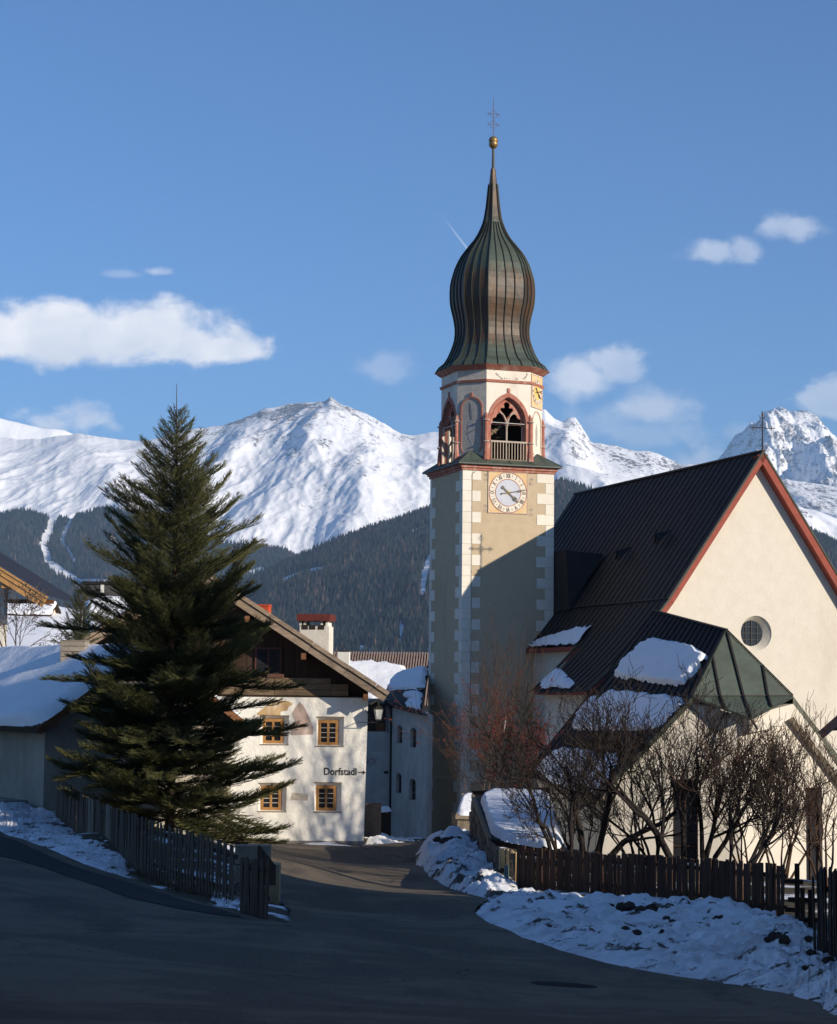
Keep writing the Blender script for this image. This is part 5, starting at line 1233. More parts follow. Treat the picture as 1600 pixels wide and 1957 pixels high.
mb = MB(); mb.bar((-.62, .40, -.02), (-.62, .0, -.02), .02, .02); mb.bar((-.62, 0, -.02), (-.02, 0, -.02), .022, .022); mb.bar((-.35, .42, .42), (-.1, 0, -.02), .018, .018); mb.build('bracket', iron, lamp)
LX = .10
def frust(mb, x, r0, z0, r1, z1):
    for k in range(4):
        a, b = math.pi / 4 + k * math.pi / 2 + .2, math.pi / 4 + (k + 1) * math.pi / 2 + .2
        mb.poly([(x + r0 * math.cos(a), r0 * math.sin(a), z0), (x + r0 * math.cos(b), r0 * math.sin(b), z0), (x + r1 * math.cos(b), r1 * math.sin(b), z1), (x + r1 * math.cos(a), r1 * math.sin(a), z1)])
mb = MB(); frust(mb, LX, .125, .10, .20, .44); mb.build('lamp_glass', lamp_glass, lamp)
mb = MB(); frust(mb, LX, .23, .44, .10, .56); frust(mb, LX, .10, .56, .03, .60); frust(mb, LX, .14, .06, .13, .10); frust(mb, LX, .001, .06, .14, .06)
for k in range(4):
    a = math.pi / 4 + k * math.pi / 2 + .2; mb.bar((LX + .127 * math.cos(a), .127 * math.sin(a), .1), (LX + .203 * math.cos(a), .203 * math.sin(a), .44), .016, .016)
mb.tube([(LX, 0, .60), (LX, 0, .70)], .02, 6); mb.build('lamp_cap', iron, lamp)
mb = MB(); mb.tube([(-.1, .1, .02), (.0, .0, -.04), (.06, -.02, .0), (.1, 0, .06)], .014, 5); mb.build('scroll', iron, lamp)
MB().bar((-.18, -.1, .62), (.12, -.1, .80), .05, .05).build('bracket_board', pale_wood, lamp)
# chimney of the cottage
c0 = at(572, 1252, 74.2); c1 = at(632, 1252, 74.2)
ch = thing('chimney', 'broad white rendered chimney with a dark red metal cover above the cottage roof', 'chimney', ((c0[0] + c1[0]) / 2, 74.6, 0), R(-8)); wd = (c1[0] - c0[0]) / 2
MB().box(-wd + .06, wd, -.45, .45, -1.5, 2.55).build('shaft', mat('sooty_white_render', (.74, .70, .60), (.68, .63, .54), .92, 3, .02, 10, stain=(.30, .26, .2), stain_scale=1.4, stain_amt=.6), ch)
for xx in (-wd + .25, -.05, wd - .3): MB().box(xx - .12, xx + .12, -.46, -.44, 2.42, 2.60).build('flue_opening', dark_void, ch)
for xx in (-wd + .08, -.35, .3, wd - .1): MB().box(xx - .04, xx + .04, -.42, .42, 2.55, 3.0).build('cap_support', mat_cap if 'mat_cap' in globals() else white_plaster, ch)
mb = MB(); mb.box(-wd - .04, wd + .06, -.55, .55, 3.0, 2.74); mb.poly([(-wd - .04, -.55, 2.74), (wd + .06, -.55, 2.74), (wd, -.15, 2.98), (-wd + .05, -.15, 2.98)]); mb.poly([(-wd + .05, -.15, 2.98), (wd, -.15, 2.98), (wd + .06, .55, 2.74), (-wd - .04, .55, 2.74)])
mb.poly([(-wd - .04, -.55, 2.74), (-wd + .05, -.15, 2.98), (-wd - .04, .55, 2.74)]); mb.poly([(wd + .06, -.55, 2.74), (wd, -.15, 2.98), (wd + .06, .55, 2.74)]); mb.build('metal_cover', red_metal, ch)
c0 = at(503, 1176, 79); ch2 = thing('chimney', 'orange red sheet metal chimney just above the roof verge of the cottage', 'chimney', (c0[0], 79, c0[2]), R(-8))
MB().box(-.28, .26, -.3, .3, -2.2, .36).build('shaft', orange_red, ch2); MB().box(-.30, .29, -.33, .33, .36, .42).build('metal_cover', orange_red, ch2)

# ------------------------------------------------------------------ house in the alley behind the cottage
b0 = at(745, 1610, 97); b1 = at(812, 1610, 92); AFdeg = math.degrees(math.atan2(b1[1] - b0[1], b1[0] - b0[0]))
AF = Frame((b0[0], b0[1], -7.4), AFdeg)
alley = fthing(AF, 'alley_house', 'shaded white house in the alley with small arched windows and a snowy roof', 'house')
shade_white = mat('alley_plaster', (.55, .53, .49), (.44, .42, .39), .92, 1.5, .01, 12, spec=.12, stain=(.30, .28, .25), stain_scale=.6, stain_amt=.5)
LB = math.hypot(b1[0] - b0[0], b1[1] - b0[1])
def ahit(px, py): return hit(AF, px, py, 'y', 0)
zE0, zE1 = ahit(745, 1341)[2], ahit(812, 1362)[2]
wins = []
for (x0, x1, y0, y1) in ((758.5, 769, 1386, 1420), (784, 796, 1391, 1428), (757, 767.5, 1478, 1515), (782.5, 795, 1489, 1528)):
    a = ahit(x0, y1); b = ahit(x1, y0); wins.append((a[0], b[0], a[2], b[2]))
def roundtop(a, b, c, d_, n=8):
    r_ = (b - a) / 2; h_ = min(r_, .22); return [(b, c)] + [((a + b) / 2 + r_ * math.cos(math.pi * k / n), d_ - h_ + h_ * math.sin(math.pi * k / n)) for k in range(n + 1)] + [(a, c)]
hl = [roundtop(*q) for q in wins]
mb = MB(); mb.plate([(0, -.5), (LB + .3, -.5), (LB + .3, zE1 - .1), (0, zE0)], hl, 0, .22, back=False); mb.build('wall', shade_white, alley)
for q, h_ in zip(wins, hl):
    MBp = MB(); MBp.plate(h_, [], .18, .22, back=False); wn = MBp.build('window', glass, alley)
    xm = (q[0] + q[1]) / 2; m_ = MB(); m_.box(xm - .03, xm + .03, .14, .18, q[2], q[3] - .02)
    for f in (.33, .66): m_.box(q[0], q[1], .14, .175, q[2] + (q[3] - q[2]) * f - .015, q[2] + (q[3] - q[2]) * f + .015)
    m_.box(q[0], q[0] + .05, .13, .18, q[2], q[3] - .15); m_.box(q[1] - .05, q[1], .13, .18, q[2], q[3] - .15); m_.build('window_frame', mat_gframe if 'mat_gframe' in globals() else mat('grey_frame', (.16, .13, .11), None, .7), wn)
# end wall that faces the lane, with its big arched window and faded lettering
EF = Frame((b0[0], b0[1], -7.4), 2.0)
e0 = hit(EF, 702, 1398, 'y', 0); e1 = hit(EF, 738, 1346, 'y', 0)
def E_(px, py): q = hit(EF, px, py, 'y', 0); return (q[0], q[2])
end = thing('end_wall_dummy', None, None, EF.o, R(2.0)); end.name = 'lane_wall'; end.parent = alley; end.matrix_parent_inverse = alley.matrix_basis.inverted()
def sub(mbld, name, m):
    o = mbld.build(name, m, alley); o.matrix_parent_inverse = Matrix.Identity(4)
    o.matrix_local = alley.matrix_basis.inverted() @ (Matrix.Translation(EF.o) @ Matrix.Rotation(R(2.0), 4, 'Z')); return o
bpy.data.objects.remove(end)
ho = roundtop(e0[0], e1[0], e0[2], e1[2] + .1, 12)
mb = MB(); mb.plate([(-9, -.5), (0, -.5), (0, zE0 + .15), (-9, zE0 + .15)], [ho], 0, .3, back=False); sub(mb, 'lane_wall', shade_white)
mb = MB(); mb.plate([(x + (.0), z) for x, z in ho], [], .26, .3, back=False); wn = sub(mb, 'arched_window', glass)
mb = MB(); hs = roundtop(e0[0] - .10, e1[0] + .13, e0[2] - .05, e1[2] + .24, 12)
for k in range(len(ho) - 1):
    a, b, c, d_ = hs[k], hs[k + 1], ho[k + 1], ho[k]; mb.poly([(a[0], -.05, a[1]), (b[0], -.05, b[1]), (c[0], -.05, c[1]), (d_[0], -.05, d_[1])]); mb.poly([(d_[0], -.05, d_[1]), (c[0], -.05, c[1]), (c[0], 0, c[1]), (d_[0], 0, d_[1])]); mb.poly([(a[0], -.05, a[1]), (b[0], -.05, b[1]), (b[0], 0, b[1]), (a[0], 0, a[1])])
sub(mb, 'window_surround', concrete)
mb = MB(); xm = (e0[0] + e1[0]) / 2
mb.box(xm - .03, xm + .03, .2, .26, e0[2], e1[2]); mb.box(xm + .05, e1[0] - .06, .18, .24, e0[2] + .02, e0[2] + .42); mb.box(e0[0], e1[0], .2, .26, e0[2], e0[2] + .05); mb.box(e0[0], e1[0], .2, .26, e0[2] + .62, e0[2] + .66); sub(mb, 'window_frame', chalet_brown)
h0 = E_(708, 1456)
o = link('lettering', text_mesh('HOF', .42, 'lettering', faint_paint, .003, sx=.8), alley); o.matrix_local = alley.matrix_basis.inverted() @ (Matrix.Translation(EF.o) @ Matrix.Rotation(R(2.0), 4, 'Z')) @ Matrix.Translation((h0[0], -.01, h0[1]))
b_ = E_(738, 1476); mb = MB(); mb.box(b_[0] - .1, b_[0] + .1, -.06, 0, b_[1] - .06, b_[1] + .06); sub(mb, 'wall_box', black_paint)
mb = MB(); mb.tube([(-.25, -.12, zE0 + .1), (-.02, -.16, zE0 - .35), (.0, -.14, zE0 - .6), (.0, -.12, .0)], .055, 8); sub(mb, 'downpipe', pipe_dark)
# roof: dark sheet with snow on it
r00, r10 = (-.6, -.35, zE0 + .02), (LB + .3, -.35, zE1 + .02)
up1, up0 = AF.loc(at(822, 1272, 99)), AF.loc(at(752, 1296, 103)); up1 = (up1[0], up1[1], up1[2]); up0 = (up0[0], up0[1], up0[2])
mb = MB(); mb.grid(np.array([[r00, r10], [up0, up1]])); mb.poly([r00, r10, (r10[0], r10[1], r10[2] - .14), (r00[0], r00[1], r00[2] - .14)]); mb.poly([r00, (r00[0], r00[1], r00[2] - .14), (r00[0], .1, r00[2] - .14), (r10[0], .1, r10[2] - .14), (r10[0], r10[1], r10[2] - .14)])
for k in range(14):
    f = k / 13; a, b = lerp(r00, r10, f), lerp(up0, up1, f); mb.bar((a[0], a[1], a[2] + .03), (b[0], b[1], b[2] + .03), .05, .05)
mb.build('roof', roof_brown, alley)
sl = lambda f, s: lerp(lerp(r00, r10, f), lerp(up0, up1, f), s)
roof_snow('roof_snow', None, [sl(.10, .98), sl(1.0, .98), sl(1.0, .44), sl(.03, .36)], .30, 60, 50, 67, alley, .14, .12, sup=6)
roof_snow('roof_snow', None, [sl(.45, .36), sl(.95, .40), sl(1.0, .26), sl(.5, .22)], .2, 40, 20, 68, alley, .3, .3)
roof_snow('roof_snow', None, [sl(.62, .25), sl(1.0, .26), sl(.98, .02), sl(.5, .03)], .16, 40, 20, 69, alley, .6, .3)
mb = MB(); a, b = sl(.1, .40), sl(1, .44); mb.bar((a[0], a[1], a[2] + .12), (b[0], b[1], b[2] + .12), .07, .07)
for f in (.1, .4, .7, 1): a = sl(f, .41); mb.bar(a, (a[0], a[1], a[2] + .14), .04, .04)
mb.build('snow_guard', iron, alley)
# things in the alley: dark board stack with snow and a low brown wall
p = at(722, 1604, 88); t_ = thing('board_stack', 'dark stack of boards under snow in the alley', 'board stack', (p[0], 88, p[2]), .1)
MB().box(-.1, .55, -.3, .3, -.3, 1.15).build('stack', dark_wood, t_); roof_snow('snow_cap', None, [(-.2, .4, 1.15), (.6, .4, 1.25), (.6, -.4, 1.25), (-.2, -.4, 1.15)], .22, 20, 16, 81, t_, .2, .3)
p = at(712, 1592, 84); MBx = MB(); MBx.box(p[0] - .9, p[0] + .35, 84, 84.3, -7.5, -4.5); tag(MBx.build('low_wall', mat('brown_low_wall', (.16, .12, .09), (.11, .085, .07), .95, 3)), 'low brown wall across the alley behind the cottage corner', 'low wall')

# ------------------------------------------------------------------ roofs farther back
hb = thing('far_house', 'distant house with a long roof of brown ribs half under sunlit snow', 'house', at(740, 1330, 118), R(-4))
zr = 80 / 3800 * 122; W0, W1 = -5.5, 4.5
mb = MB(); mb.poly([(W0, 0, -.6), (W1, 0, -.6), (W1, 5, zr), (W0, 5, zr)]); mb.poly([(W0, 10, -.6), (W1, 10, -.6), (W1, 5, zr), (W0, 5, zr)]); mb.build('roof', dark_wood, hb)
mb = MB(); x = W0
while x < W1: mb.bar((x, 0, -.55), (x, 5.02, zr + .10), .085, .10); x += .165
o = mb.build('roof_ribs', mat('roof_rib', (.34, .25, .20), (.24, .17, .145), .85, 3), hb); o['kind'] = 'stuff'
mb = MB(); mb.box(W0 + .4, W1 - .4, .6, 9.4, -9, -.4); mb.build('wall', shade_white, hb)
q = lambda x, s: (x, 5 * (1 - s), zr - (zr + .6) * s + .05)
roof_snow('roof_snow', None, [q(-3.9, .20), q(1.35, .24), q(1.6, .98), q(-4.6, .98)], .42, 90, 60, 55, hb, .22, .14, sup=3.2)
c0 = at(656, 1258, 118); cw = thing('chimney', 'small white chimney on the ribbed brown roof', 'chimney', (c0[0], 119.5, c0[2]), R(-4))
MB().box(-.35, .33, -.3, .3, -1, .42).build('shaft', white_plaster, cw); MB().box(-.38, .36, -.34, .34, .42, .48).build('cover', iron, cw)
mb = MB(); mb.tube([(-.05, 0, .48), (-.05, 0, .9), (.1, 0, 1.1), (.3, 0, 1.1)], .02, 5); mb.build('antenna', iron, cw)

def mini_house(name, label, cat, o, deg, wx, wy, ze, zr_, wallm, roofm, zb=-12, ov=.5, snow_t=.3, parent=None, ridge='x', seed=1, wins=()):
    t = thing(name, label, cat, o, R(deg))
    if ridge == 'x': # ridge runs along x; gables at the ends
        mb = MB(); mb.poly([(0, 0, zb), (wx, 0, zb), (wx, 0, ze), (0, 0, ze)]); mb.poly([(0, wy, zb), (wx, wy, zb), (wx, wy, ze), (0, wy, ze)])
        for x in (0, wx): mb.poly([(x, 0, zb), (x, wy, zb), (x, wy, ze), (x, wy / 2, zr_), (x, 0, ze)])
        mb.build('wall', wallm, t); mb = MB(); sl_ = (zr_ - ze) / (wy / 2)
        for s_ in (0, 1):
            y0 = -ov if s_ == 0 else wy + ov; z0 = ze - ov * sl_
            for dz in (.02, -.12): mb.poly([(-ov, y0, z0 + dz + .12), (wx + ov, y0, z0 + dz + .12), (wx + ov, wy / 2, zr_ + dz + .12), (-ov, wy / 2, zr_ + dz + .12)])
            mb.poly([(-ov, y0, z0), (wx + ov, y0, z0), (wx + ov, y0, z0 + .14), (-ov, y0, z0 + .14)])
            for x in (-ov, wx + ov): mb.poly([(x, y0, z0), (x, wy / 2, zr_), (x, wy / 2, zr_ + .14), (x, y0, z0 + .14)])
        mb.build('roof', roofm, t)
        if snow_t: 
            for s_ in (0, 1):
                y0 = -ov if s_ == 0 else wy + ov; z0 = ze - ov * sl_
                roof_snow('roof_snow', None, [(-ov, wy / 2, zr_ + .15), (wx + ov, wy / 2, zr_ + .15), (wx + ov, y0, z0 + .15), (-ov, y0, z0 + .15)], snow_t, 40, 24, seed, t, .05, .08, sup=8)
    for (x0, x1, z0, z1) in wins:
        MB().box(x0, x1, -.03, .02, z0, z1).build('window', glass, t)
    return t
# snowy rise with houses behind the left house
rise = [(-420, 1120), (-60, 1130), (0, 1148), (50, 1150), (92, 1152), (130, 1160), (200, 1168), (270, 1172), (340, 1200), (420, 1250), (520, 1300), (700, 1330), (1000, 1330)]
pxr = np.linspace(-420, 1000, 160); dirs = np.array([at(a, b, 1.0) for a, b in zip(pxr, np.interp(pxr, *np.array(rise, float).T))]); tt = np.linspace(0, 1.3, 60)[:, None]
Dd = 108 + 110 * tt; zc_ = dirs[:, 2] * 218; Zr = -9 + (zc_[None] + 9) * np.clip(tt, 0, 1) ** 1.1 - np.clip(tt - 1, 0, 1) * 60; Xr = dirs[:, 0][None] * Dd; Zr = Zr + .8 * fbm(Xr * .06, Dd * .06 + 0 * Xr, 4, 3) * np.clip((1 - tt) * 4, 0, 1)
o = link('snowy_rise', npmesh('snowy_rise', np.stack([Xr, Dd + 0 * Xr, Zr], -1).reshape(-1, 3), gridfaces(60, 160), ground_snow_m if 'ground_snow_m' in globals() else snow, True)); tag(o, 'snow covered rise behind the houses at the left', None, None, 'structure')
p = at(160, 1135, 150); dk = thing('flat_roofed_house', 'dark flat roofed block behind the small pine', 'house', p, R(-4))
MB().box(0, 5.2, 0, 6, -7, .75).build('wall', mat('dark_cladding', (.085, .075, .07), (.06, .055, .05), .8, 2), dk); MB().box(-.15, 5.35, -.15, 6.1, .75, .95).build('roof_edge', roof_brown, dk); MB().box(1.3, 1.55, -.06, .0, .1, .7).build('lamp_box', white_plaster, dk)
p = at(255, 1182, 130); mini_house('snow_roofed_house', 'house under deep snow behind the left side of the big spruce', 'house', at(180, 1200, 132), 12, 9, 8, -1.0, 1.9, shade_white, dark_wood, seed=3, snow_t=.5)
mini_house('small_chalet', 'small pale chalet under snow below the timber roof corner', 'house', at(12, 1172, 208), -3, 4.4, 4, .0, 1.1, mat('chalet_cream', (.62, .52, .40), None, .9), dark_wood, zb=-1.3, seed=5, snow_t=.35, wins=[(1.0, 1.5, -.9, -.3), (2.2, 2.9, -1.0, -.3)])
mini_house('brown_barn', 'brown wooden barn half hidden behind the big spruce', 'barn', at(236, 1235, 100), 10, 4, 4, .0, 1.0, chalet_brown, chalet_brown, zb=-5, seed=7, snow_t=.12)

# ------------------------------------------------------------------ snow roofed house at the left
LFr = Frame(at(82, 1552, 56), 35.0); z0L = LFr.o[2]
lh = fthing(LFr, 'snow_roofed_house', 'low grey plastered house in shade at the left edge, roof smooth with snow', 'house')
ze_, zr2 = -.82 - z0L, 1.20 - z0L
left_wall = mat('left_house_plaster', (.40, .36, .29), (.31, .28, .23), .93, 1.2, .01, 12, spec=.1, stain=(.2, .18, .15), stain_scale=.6, stain_amt=.5)
mb = MB(); mb.poly([(0, 0, -1.5), (6.0, 0, -1.5), (6.0, 0, ze_), (3.0, 0, zr2), (0, 0, ze_)]); mb.poly([(0, 0, -1.5), (0, 14, -1.5), (0, 14, ze_), (0, 0, ze_)]); mb.poly([(6.0, 0, -1.5), (6.0, 14, -1.5), (6.0, 14, ze_), (6.0, 0, ze_)]); mb.poly([(0, 14, -1.5), (6.0, 14, -1.5), (6.0, 14, ze_), (3.0, 14, zr2), (0, 14, ze_)])
mb.build('wall', left_wall, lh)
sL = (zr2 - ze_) / 3.0; ov = .42
for sgn in (0, 1):
    xe = -ov if sgn == 0 else 6.0 + ov; zE = ze_ - ov * sL; mb = MB()
    for dz in (.0, .10): mb.poly([(xe, -.45, zE + dz), (3.0, -.45, zr2 + dz), (3.0, 14.4, zr2 + dz), (xe, 14.4, zE + dz)])
    mb.build('roof', dark_wood, lh)
    MB().bar((xe, -.48, zE + .02), (3.0, -.48, zr2 + .02), .05, .2, (0, 0, 1)).build('verge_board', chalet_brown, lh); MB().bar((xe, -.45, zE + .05), (xe, 14.4, zE + .05), .06, .16).build('eave_board', dark_wood, lh)
    roof_snow('roof_snow', 'smooth snow cover on the roof', [(3.0, -.5, zr2 + .10), (3.0, 14.4, zr2 + .10), (xe - .03, 14.4, zE + .12), (xe - .03, -.5, zE + .12)], .30, 90, 60, 71 + sgn, lh, .03, .07, sup=9)
    MB().bar((xe * .5 + 1.34, -.4, ze_ * .5 + zr2 * .5 - .3), (xe * .5 + 1.34, 1, ze_ * .5 + zr2 * .5 - .3), .16, .16).build('purlin', dark_wood, lh)
# ridge snow
hc = at(143, 1246, 60); cl_ = thing('chimney', 'short square chimney of layered pale stone on the snowy ridge', 'chimney', (hc[0], 60, hc[2] - .1), R(35 - 38))
for k in range(5):
    MB().bbox(-.38 + random.uniform(-.01, .01), .38, -.30, .30, -.35 + k * .155, -.35 + k * .155 + .145, .01).build('stone_course', stone_light, cl_)
MB().box(-.39, .39, -.31, .31, .425, .45).build('cover_slab', stone_light, cl_)
MB().box(-.75, -.02, 1.0, 7.0, -1.5, .28).build('stone_ledge', concrete, lh); MB().box(-1.1, -.75, .2, 1.4, -1.5, -.12).build('stone_step', concrete, lh)

# ------------------------------------------------------------------ timber chalet corner, top left
cf = Frame(at(0, 1150, 85), 0.0); chal = fthing(cf, 'timber_chalet', 'corner of a chalet with a broad golden timber verge at the left edge', 'house')
v0, v1 = cf.loc(at(-160, 983, 84)), cf.loc(at(94, 1141, 84)); dv_ = np.array(v1) - np.array(v0); dl_ = np.linalg.norm(dv_); nn = np.array([-dv_[2], 0, dv_[0]]) / dl_
if nn[2] < 0: nn = -nn
for k, (o_, h_, y_, m_) in enumerate(((-.05, .10, -1.10, chalet_wood), (-.20, .20, -1.06, chalet_wood), (-.42, .22, -1.02, chalet_wood))):
    for s_ in range(3):
        a = np.array(v0) + dv_ * s_ / 3 + nn * o_; b = np.array(v0) + dv_ * ((s_ + 1) / 3 - .002) + nn * o_; MB().bar((a[0], y_, a[2]), (b[0], y_, b[2]), .05, h_ - .012, tuple(-nn)).build('verge_board', m_, chal)
mb = MB(); mb.poly([(v0[0], -1.1, v0[2] + .04), (v1[0], -1.1, v1[2] + .04), (v1[0], 9, v1[2] + .04), (v0[0], 9, v0[2] + .04)]); mb.build('roof', roof_seam, chal)
for k in range(11):
    y0, y1 = -1.0 + k * .2, -1.0 + k * .2 + .185; a = np.array(v0) - nn * .36; b = np.array(v1) - nn * .36; mb = MB(); mb.poly([(a[0], y0, a[2]), (b[0], y0, b[2]), (b[0], y1, b[2]), (a[0], y1, a[2])]); mb.build('soffit_board', chalet_brown, chal)
for px_ in (8, -60):
    a = cf.loc(at(px_, 1110 if px_ > 0 else 1066, 84)); MB().box(a[0] - .12, a[0] + .16, -.95, .6, a[2] - .3, a[2] + .12).build('purlin', chalet_wood, chal)
MB().box(v1[0] - 2.0, v1[0] - .05, .3, .5, v1[2] - .22, v1[2] - .05).build('eave_beam', chalet_brown, chal)
mb = MB(); mb.box(-3.5, .07, .6, 1.3, -10, 1.0); mb.build('wall', white_plaster, chal)
mb = MB(); mb.bar((.35, .5, -.2), (.35, .5, 1.6), .14, .14); mb.build('post', chalet_wood, chal)

# ------------------------------------------------------------------ fences
def picket_mesh(w_, h_, t_=.025, tip=.0):
    mb = MB(); x = w_ / 2
    if tip: mb.plate([(-x, 0), (x, 0), (x, h_ - tip), (0, h_), (-x, h_ - tip)], [], -t_, 0)
    else: mb.plate([(-x, 0), (x, 0), (x, h_), (-x, h_)], [], -t_, 0)
    return mb
def fence(name, label, pts, sections, m, rails=(.2, .75), railm=None, group=None):
    """pts: polyline of (x, y, z base, height); sections: list of (s0, s1, pitch, width, tip)"""
    P = np.array(pts, float); s = np.concatenate([[0], np.cumsum(np.hypot(*np.diff(P[:, :2], axis=0).T))])
    f = lambda q: np.array([np.interp(q, s, P[:, k]) for k in range(4)])
    root = thing(name, label, 'fence', tuple(P[0, :3]), 0, group); o0 = P[0, :3]
    S = s[-1]
    for (a, b, pitch, w_, tip, m_) in sections:
        q = a * S
        while q < b * S:
            c = f(q); c2 = f(min(q + .05, S)); c1 = f(max(q - .05, 0)); ang = math.atan2(c2[1] - c1[1], c2[0] - c1[0])
            h_ = c[3] * random.uniform(.975, 1.02); o = picket_mesh(w_ * random.uniform(.88, 1.06), h_ + .12, .022, tip).build('picket', m_, root)
            o.location = (c[0] - o0[0], c[1] - o0[1], c[2] - o0[2] - .12 + random.uniform(-.02, .02)); o.rotation_euler = (random.uniform(-.03, .03), random.uniform(-.025, .025), ang); q += pitch * random.uniform(.94, 1.06)
    n_ = max(2, int(S / 2))
    for fr_ in rails:
        for k in range(n_):
            a, b = f(S * k / n_), f(S * (k + 1) / n_); d = np.array([b[0] - a[0], b[1] - a[1]]); d /= np.linalg.norm(d); o_ = np.array([-d[1], d[0]]) * .03
            MB().bar((a[0] - o0[0] + o_[0], a[1] - o0[1] + o_[1], a[2] - o0[2] + a[3] * fr_), (b[0] - o0[0] + o_[0], b[1] - o0[1] + o_[1], b[2] - o0[2] + b[3] * fr_), .04, .08).build('rail', railm or m, root)
    return root, f, S
P4 = lambda px, yb, yt, D: (*at(px, yb, D), (yb - yt) / FPX * D)
# left: boards, two groups in lighter wood imitating sun patches, then pickets
lp = [P4(108, 1560, 1486, 55.2), P4(165, 1600, 1524, 51.5), P4(215, 1633, 1545, 48), P4(262, 1664, 1562, 45), P4(330, 1692, 1583, 41.5), P4(400, 1714, 1602, 38.5), P4(448, 1730, 1618, 36.6)]
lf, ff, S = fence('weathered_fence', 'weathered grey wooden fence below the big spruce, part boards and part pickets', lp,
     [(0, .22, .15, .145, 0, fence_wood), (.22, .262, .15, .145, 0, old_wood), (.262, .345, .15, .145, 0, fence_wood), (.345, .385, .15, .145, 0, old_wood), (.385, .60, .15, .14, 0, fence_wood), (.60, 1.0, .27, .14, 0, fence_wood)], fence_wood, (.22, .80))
lp2 = [P4(463, 1738, 1641, 34.8), P4(488, 1744, 1643, 34.2), P4(510, 1750, 1646, 33.8)]
fence('fence_end', 'short end piece of grey pickets beside the road at the end of the left fence', lp2, [(0, 1, .125, .11, 0, fence_wood)], fence_wood, (.3, .8))
p = at(498, 1660, 36.5); MBx = MB(); MBx.plate([(-.06, -.3), (.28, -.3), (.28, .05), (-.02, .42), (-.06, .4)], [], 0, .03); o = MBx.build('leaning_board', fence_wood); o.location = tuple(p); tag(o, 'dark board with a slanted top behind the end pickets', 'board')
# box of planks and a rendered post behind the end of the fence
p = at(482, 1645, 44); pl = thing('plank_box', 'sunlit box of pale planks behind the end pickets by the cottage', 'planter box', tuple(p), 0)
for k in range(3): MB().bbox(-.36, .40, -.22, .22, -.9 + k * .42, -.9 + k * .42 + .40, .01).build('plank', mat('sunlit_plank', (.30, .24, .17), (.22, .17, .12), .9, 4, rnd=.2) if k == 0 else bpy.data.materials['sunlit_plank'], pl)
p = on_ground(521, 1722); MBx = MB(); zt = at(521, 1652, p[1])[2] - p[2]
MBx.box(-.12, .13, -.1, .45, -.2, zt); o = MBx.build('stub_wall', mat('ochre_stub_wall', (.42, .31, .17), (.32, .24, .14), .92, 3, .01, 20, stain=(.2, .16, .11))); o.location = tuple(p); tag(o, 'short ochre rendered wall end at the roadside after the left fence', 'wall')
# right: long picket fence on a stone footing
rp = [P4(990, 1694, 1617, 46.6), P4(1035, 1700, 1624, 46.0), P4(1130, 1710, 1630, 45.0), P4(1250, 1722, 1637, 43.5), P4(1380, 1740, 1646, 41.6), P4(1502, 1762, 1656, 40.0)]
rf, fr2, S2 = fence('picket_fence', 'long dark brown picket fence above the heaped snow on the right', rp, [(0, 1, .108, .097, 0, fence_brown)], fence_brown, (.25, .8))
ft = MB(); A_ = np.array([r_[:3] for r_ in rp]); 
for a, b in zip(A_[:-1], A_[1:]):
    n_ = 6
    for k in range(n_):
        c, d = a + (b - a) * k / n_, a + (b - a) * (k + 1) / n_
        o_ = random.uniform(-.03, .03); ft.bar((c[0], c[1] - .02 + o_, c[2] - .26), (d[0], d[1] - .02 + o_, d[2] - .26 + random.uniform(-.02, .02)), .34, .50)
ft.build('footing', stone_wall, rf).location = (-rf.location[0], -rf.location[1], -rf.location[2])
# pale gate, its wood lightened in place of sun, and teal post
gpts = [P4(957, 1688, 1625, 48.2), P4(988, 1693, 1628, 47.4)]
fence('garden_gate', 'small gate of pale pickets, lightened in place of sun, between the stone shed and the long fence', gpts, [(0, 1, .115, .07, 0, pale_wood)], pale_wood, (.3, .8))
MBx = MB(); MBx.tube([(0, 0, -.2), (0, 0, .52)], .055, 8); o = MBx.build('teal_post', teal_post); o.location = tuple(at(968, 1697, 46.8)); tag(o, 'short blue green post in front of the pale gate', 'post')
# stepped fence and tall pickets at the right edge
def upright(mb, px, yb, yt, D, w_=.09, t_=.04):
    a, b = at(px, yb, D), at(px, yt, D); mb.box(a[0] - w_ / 2, a[0] + w_ / 2, D - t_, D, a[2], b[2])
sf = thing('stepped_fence', 'dark crossed posts and rails stepping down between the long fence and the tall pickets', 'fence', (0, 0, 0))
for px, yb, yt, w_ in ((1524, 1800, 1650, .085), (1534, 1800, 1697, .08), (1549, 1810, 1700, .08)): m_ = MB(); upright(m_, px, yb, yt, 36, w_); m_.build('post', dark_wood, sf)
for x0, x1, y in ((1498, 1535, 1684), (1506, 1562, 1719), (1500, 1530, 1738), (1500, 1562, 1757)):
    a, b = at(x0, y, 36.05), at(x1, y + 2, 36.05); MB().bar(tuple(a), tuple(b), .04, .08).build('rail', dark_wood, sf)
tp_ = [P4(1560, 1835, 1680, 30.2), P4(1566, 1840, 1663, 30.0), P4(1600, 1870, 1668, 28.4), P4(1680, 1920, 1680, 25.5)]
fence('tall_picket_fence', 'tall black pickets at the right edge of the road bank', tp_, [(0, 1, .125, .088, .03, dark_wood)], dark_wood, (.25, .84))

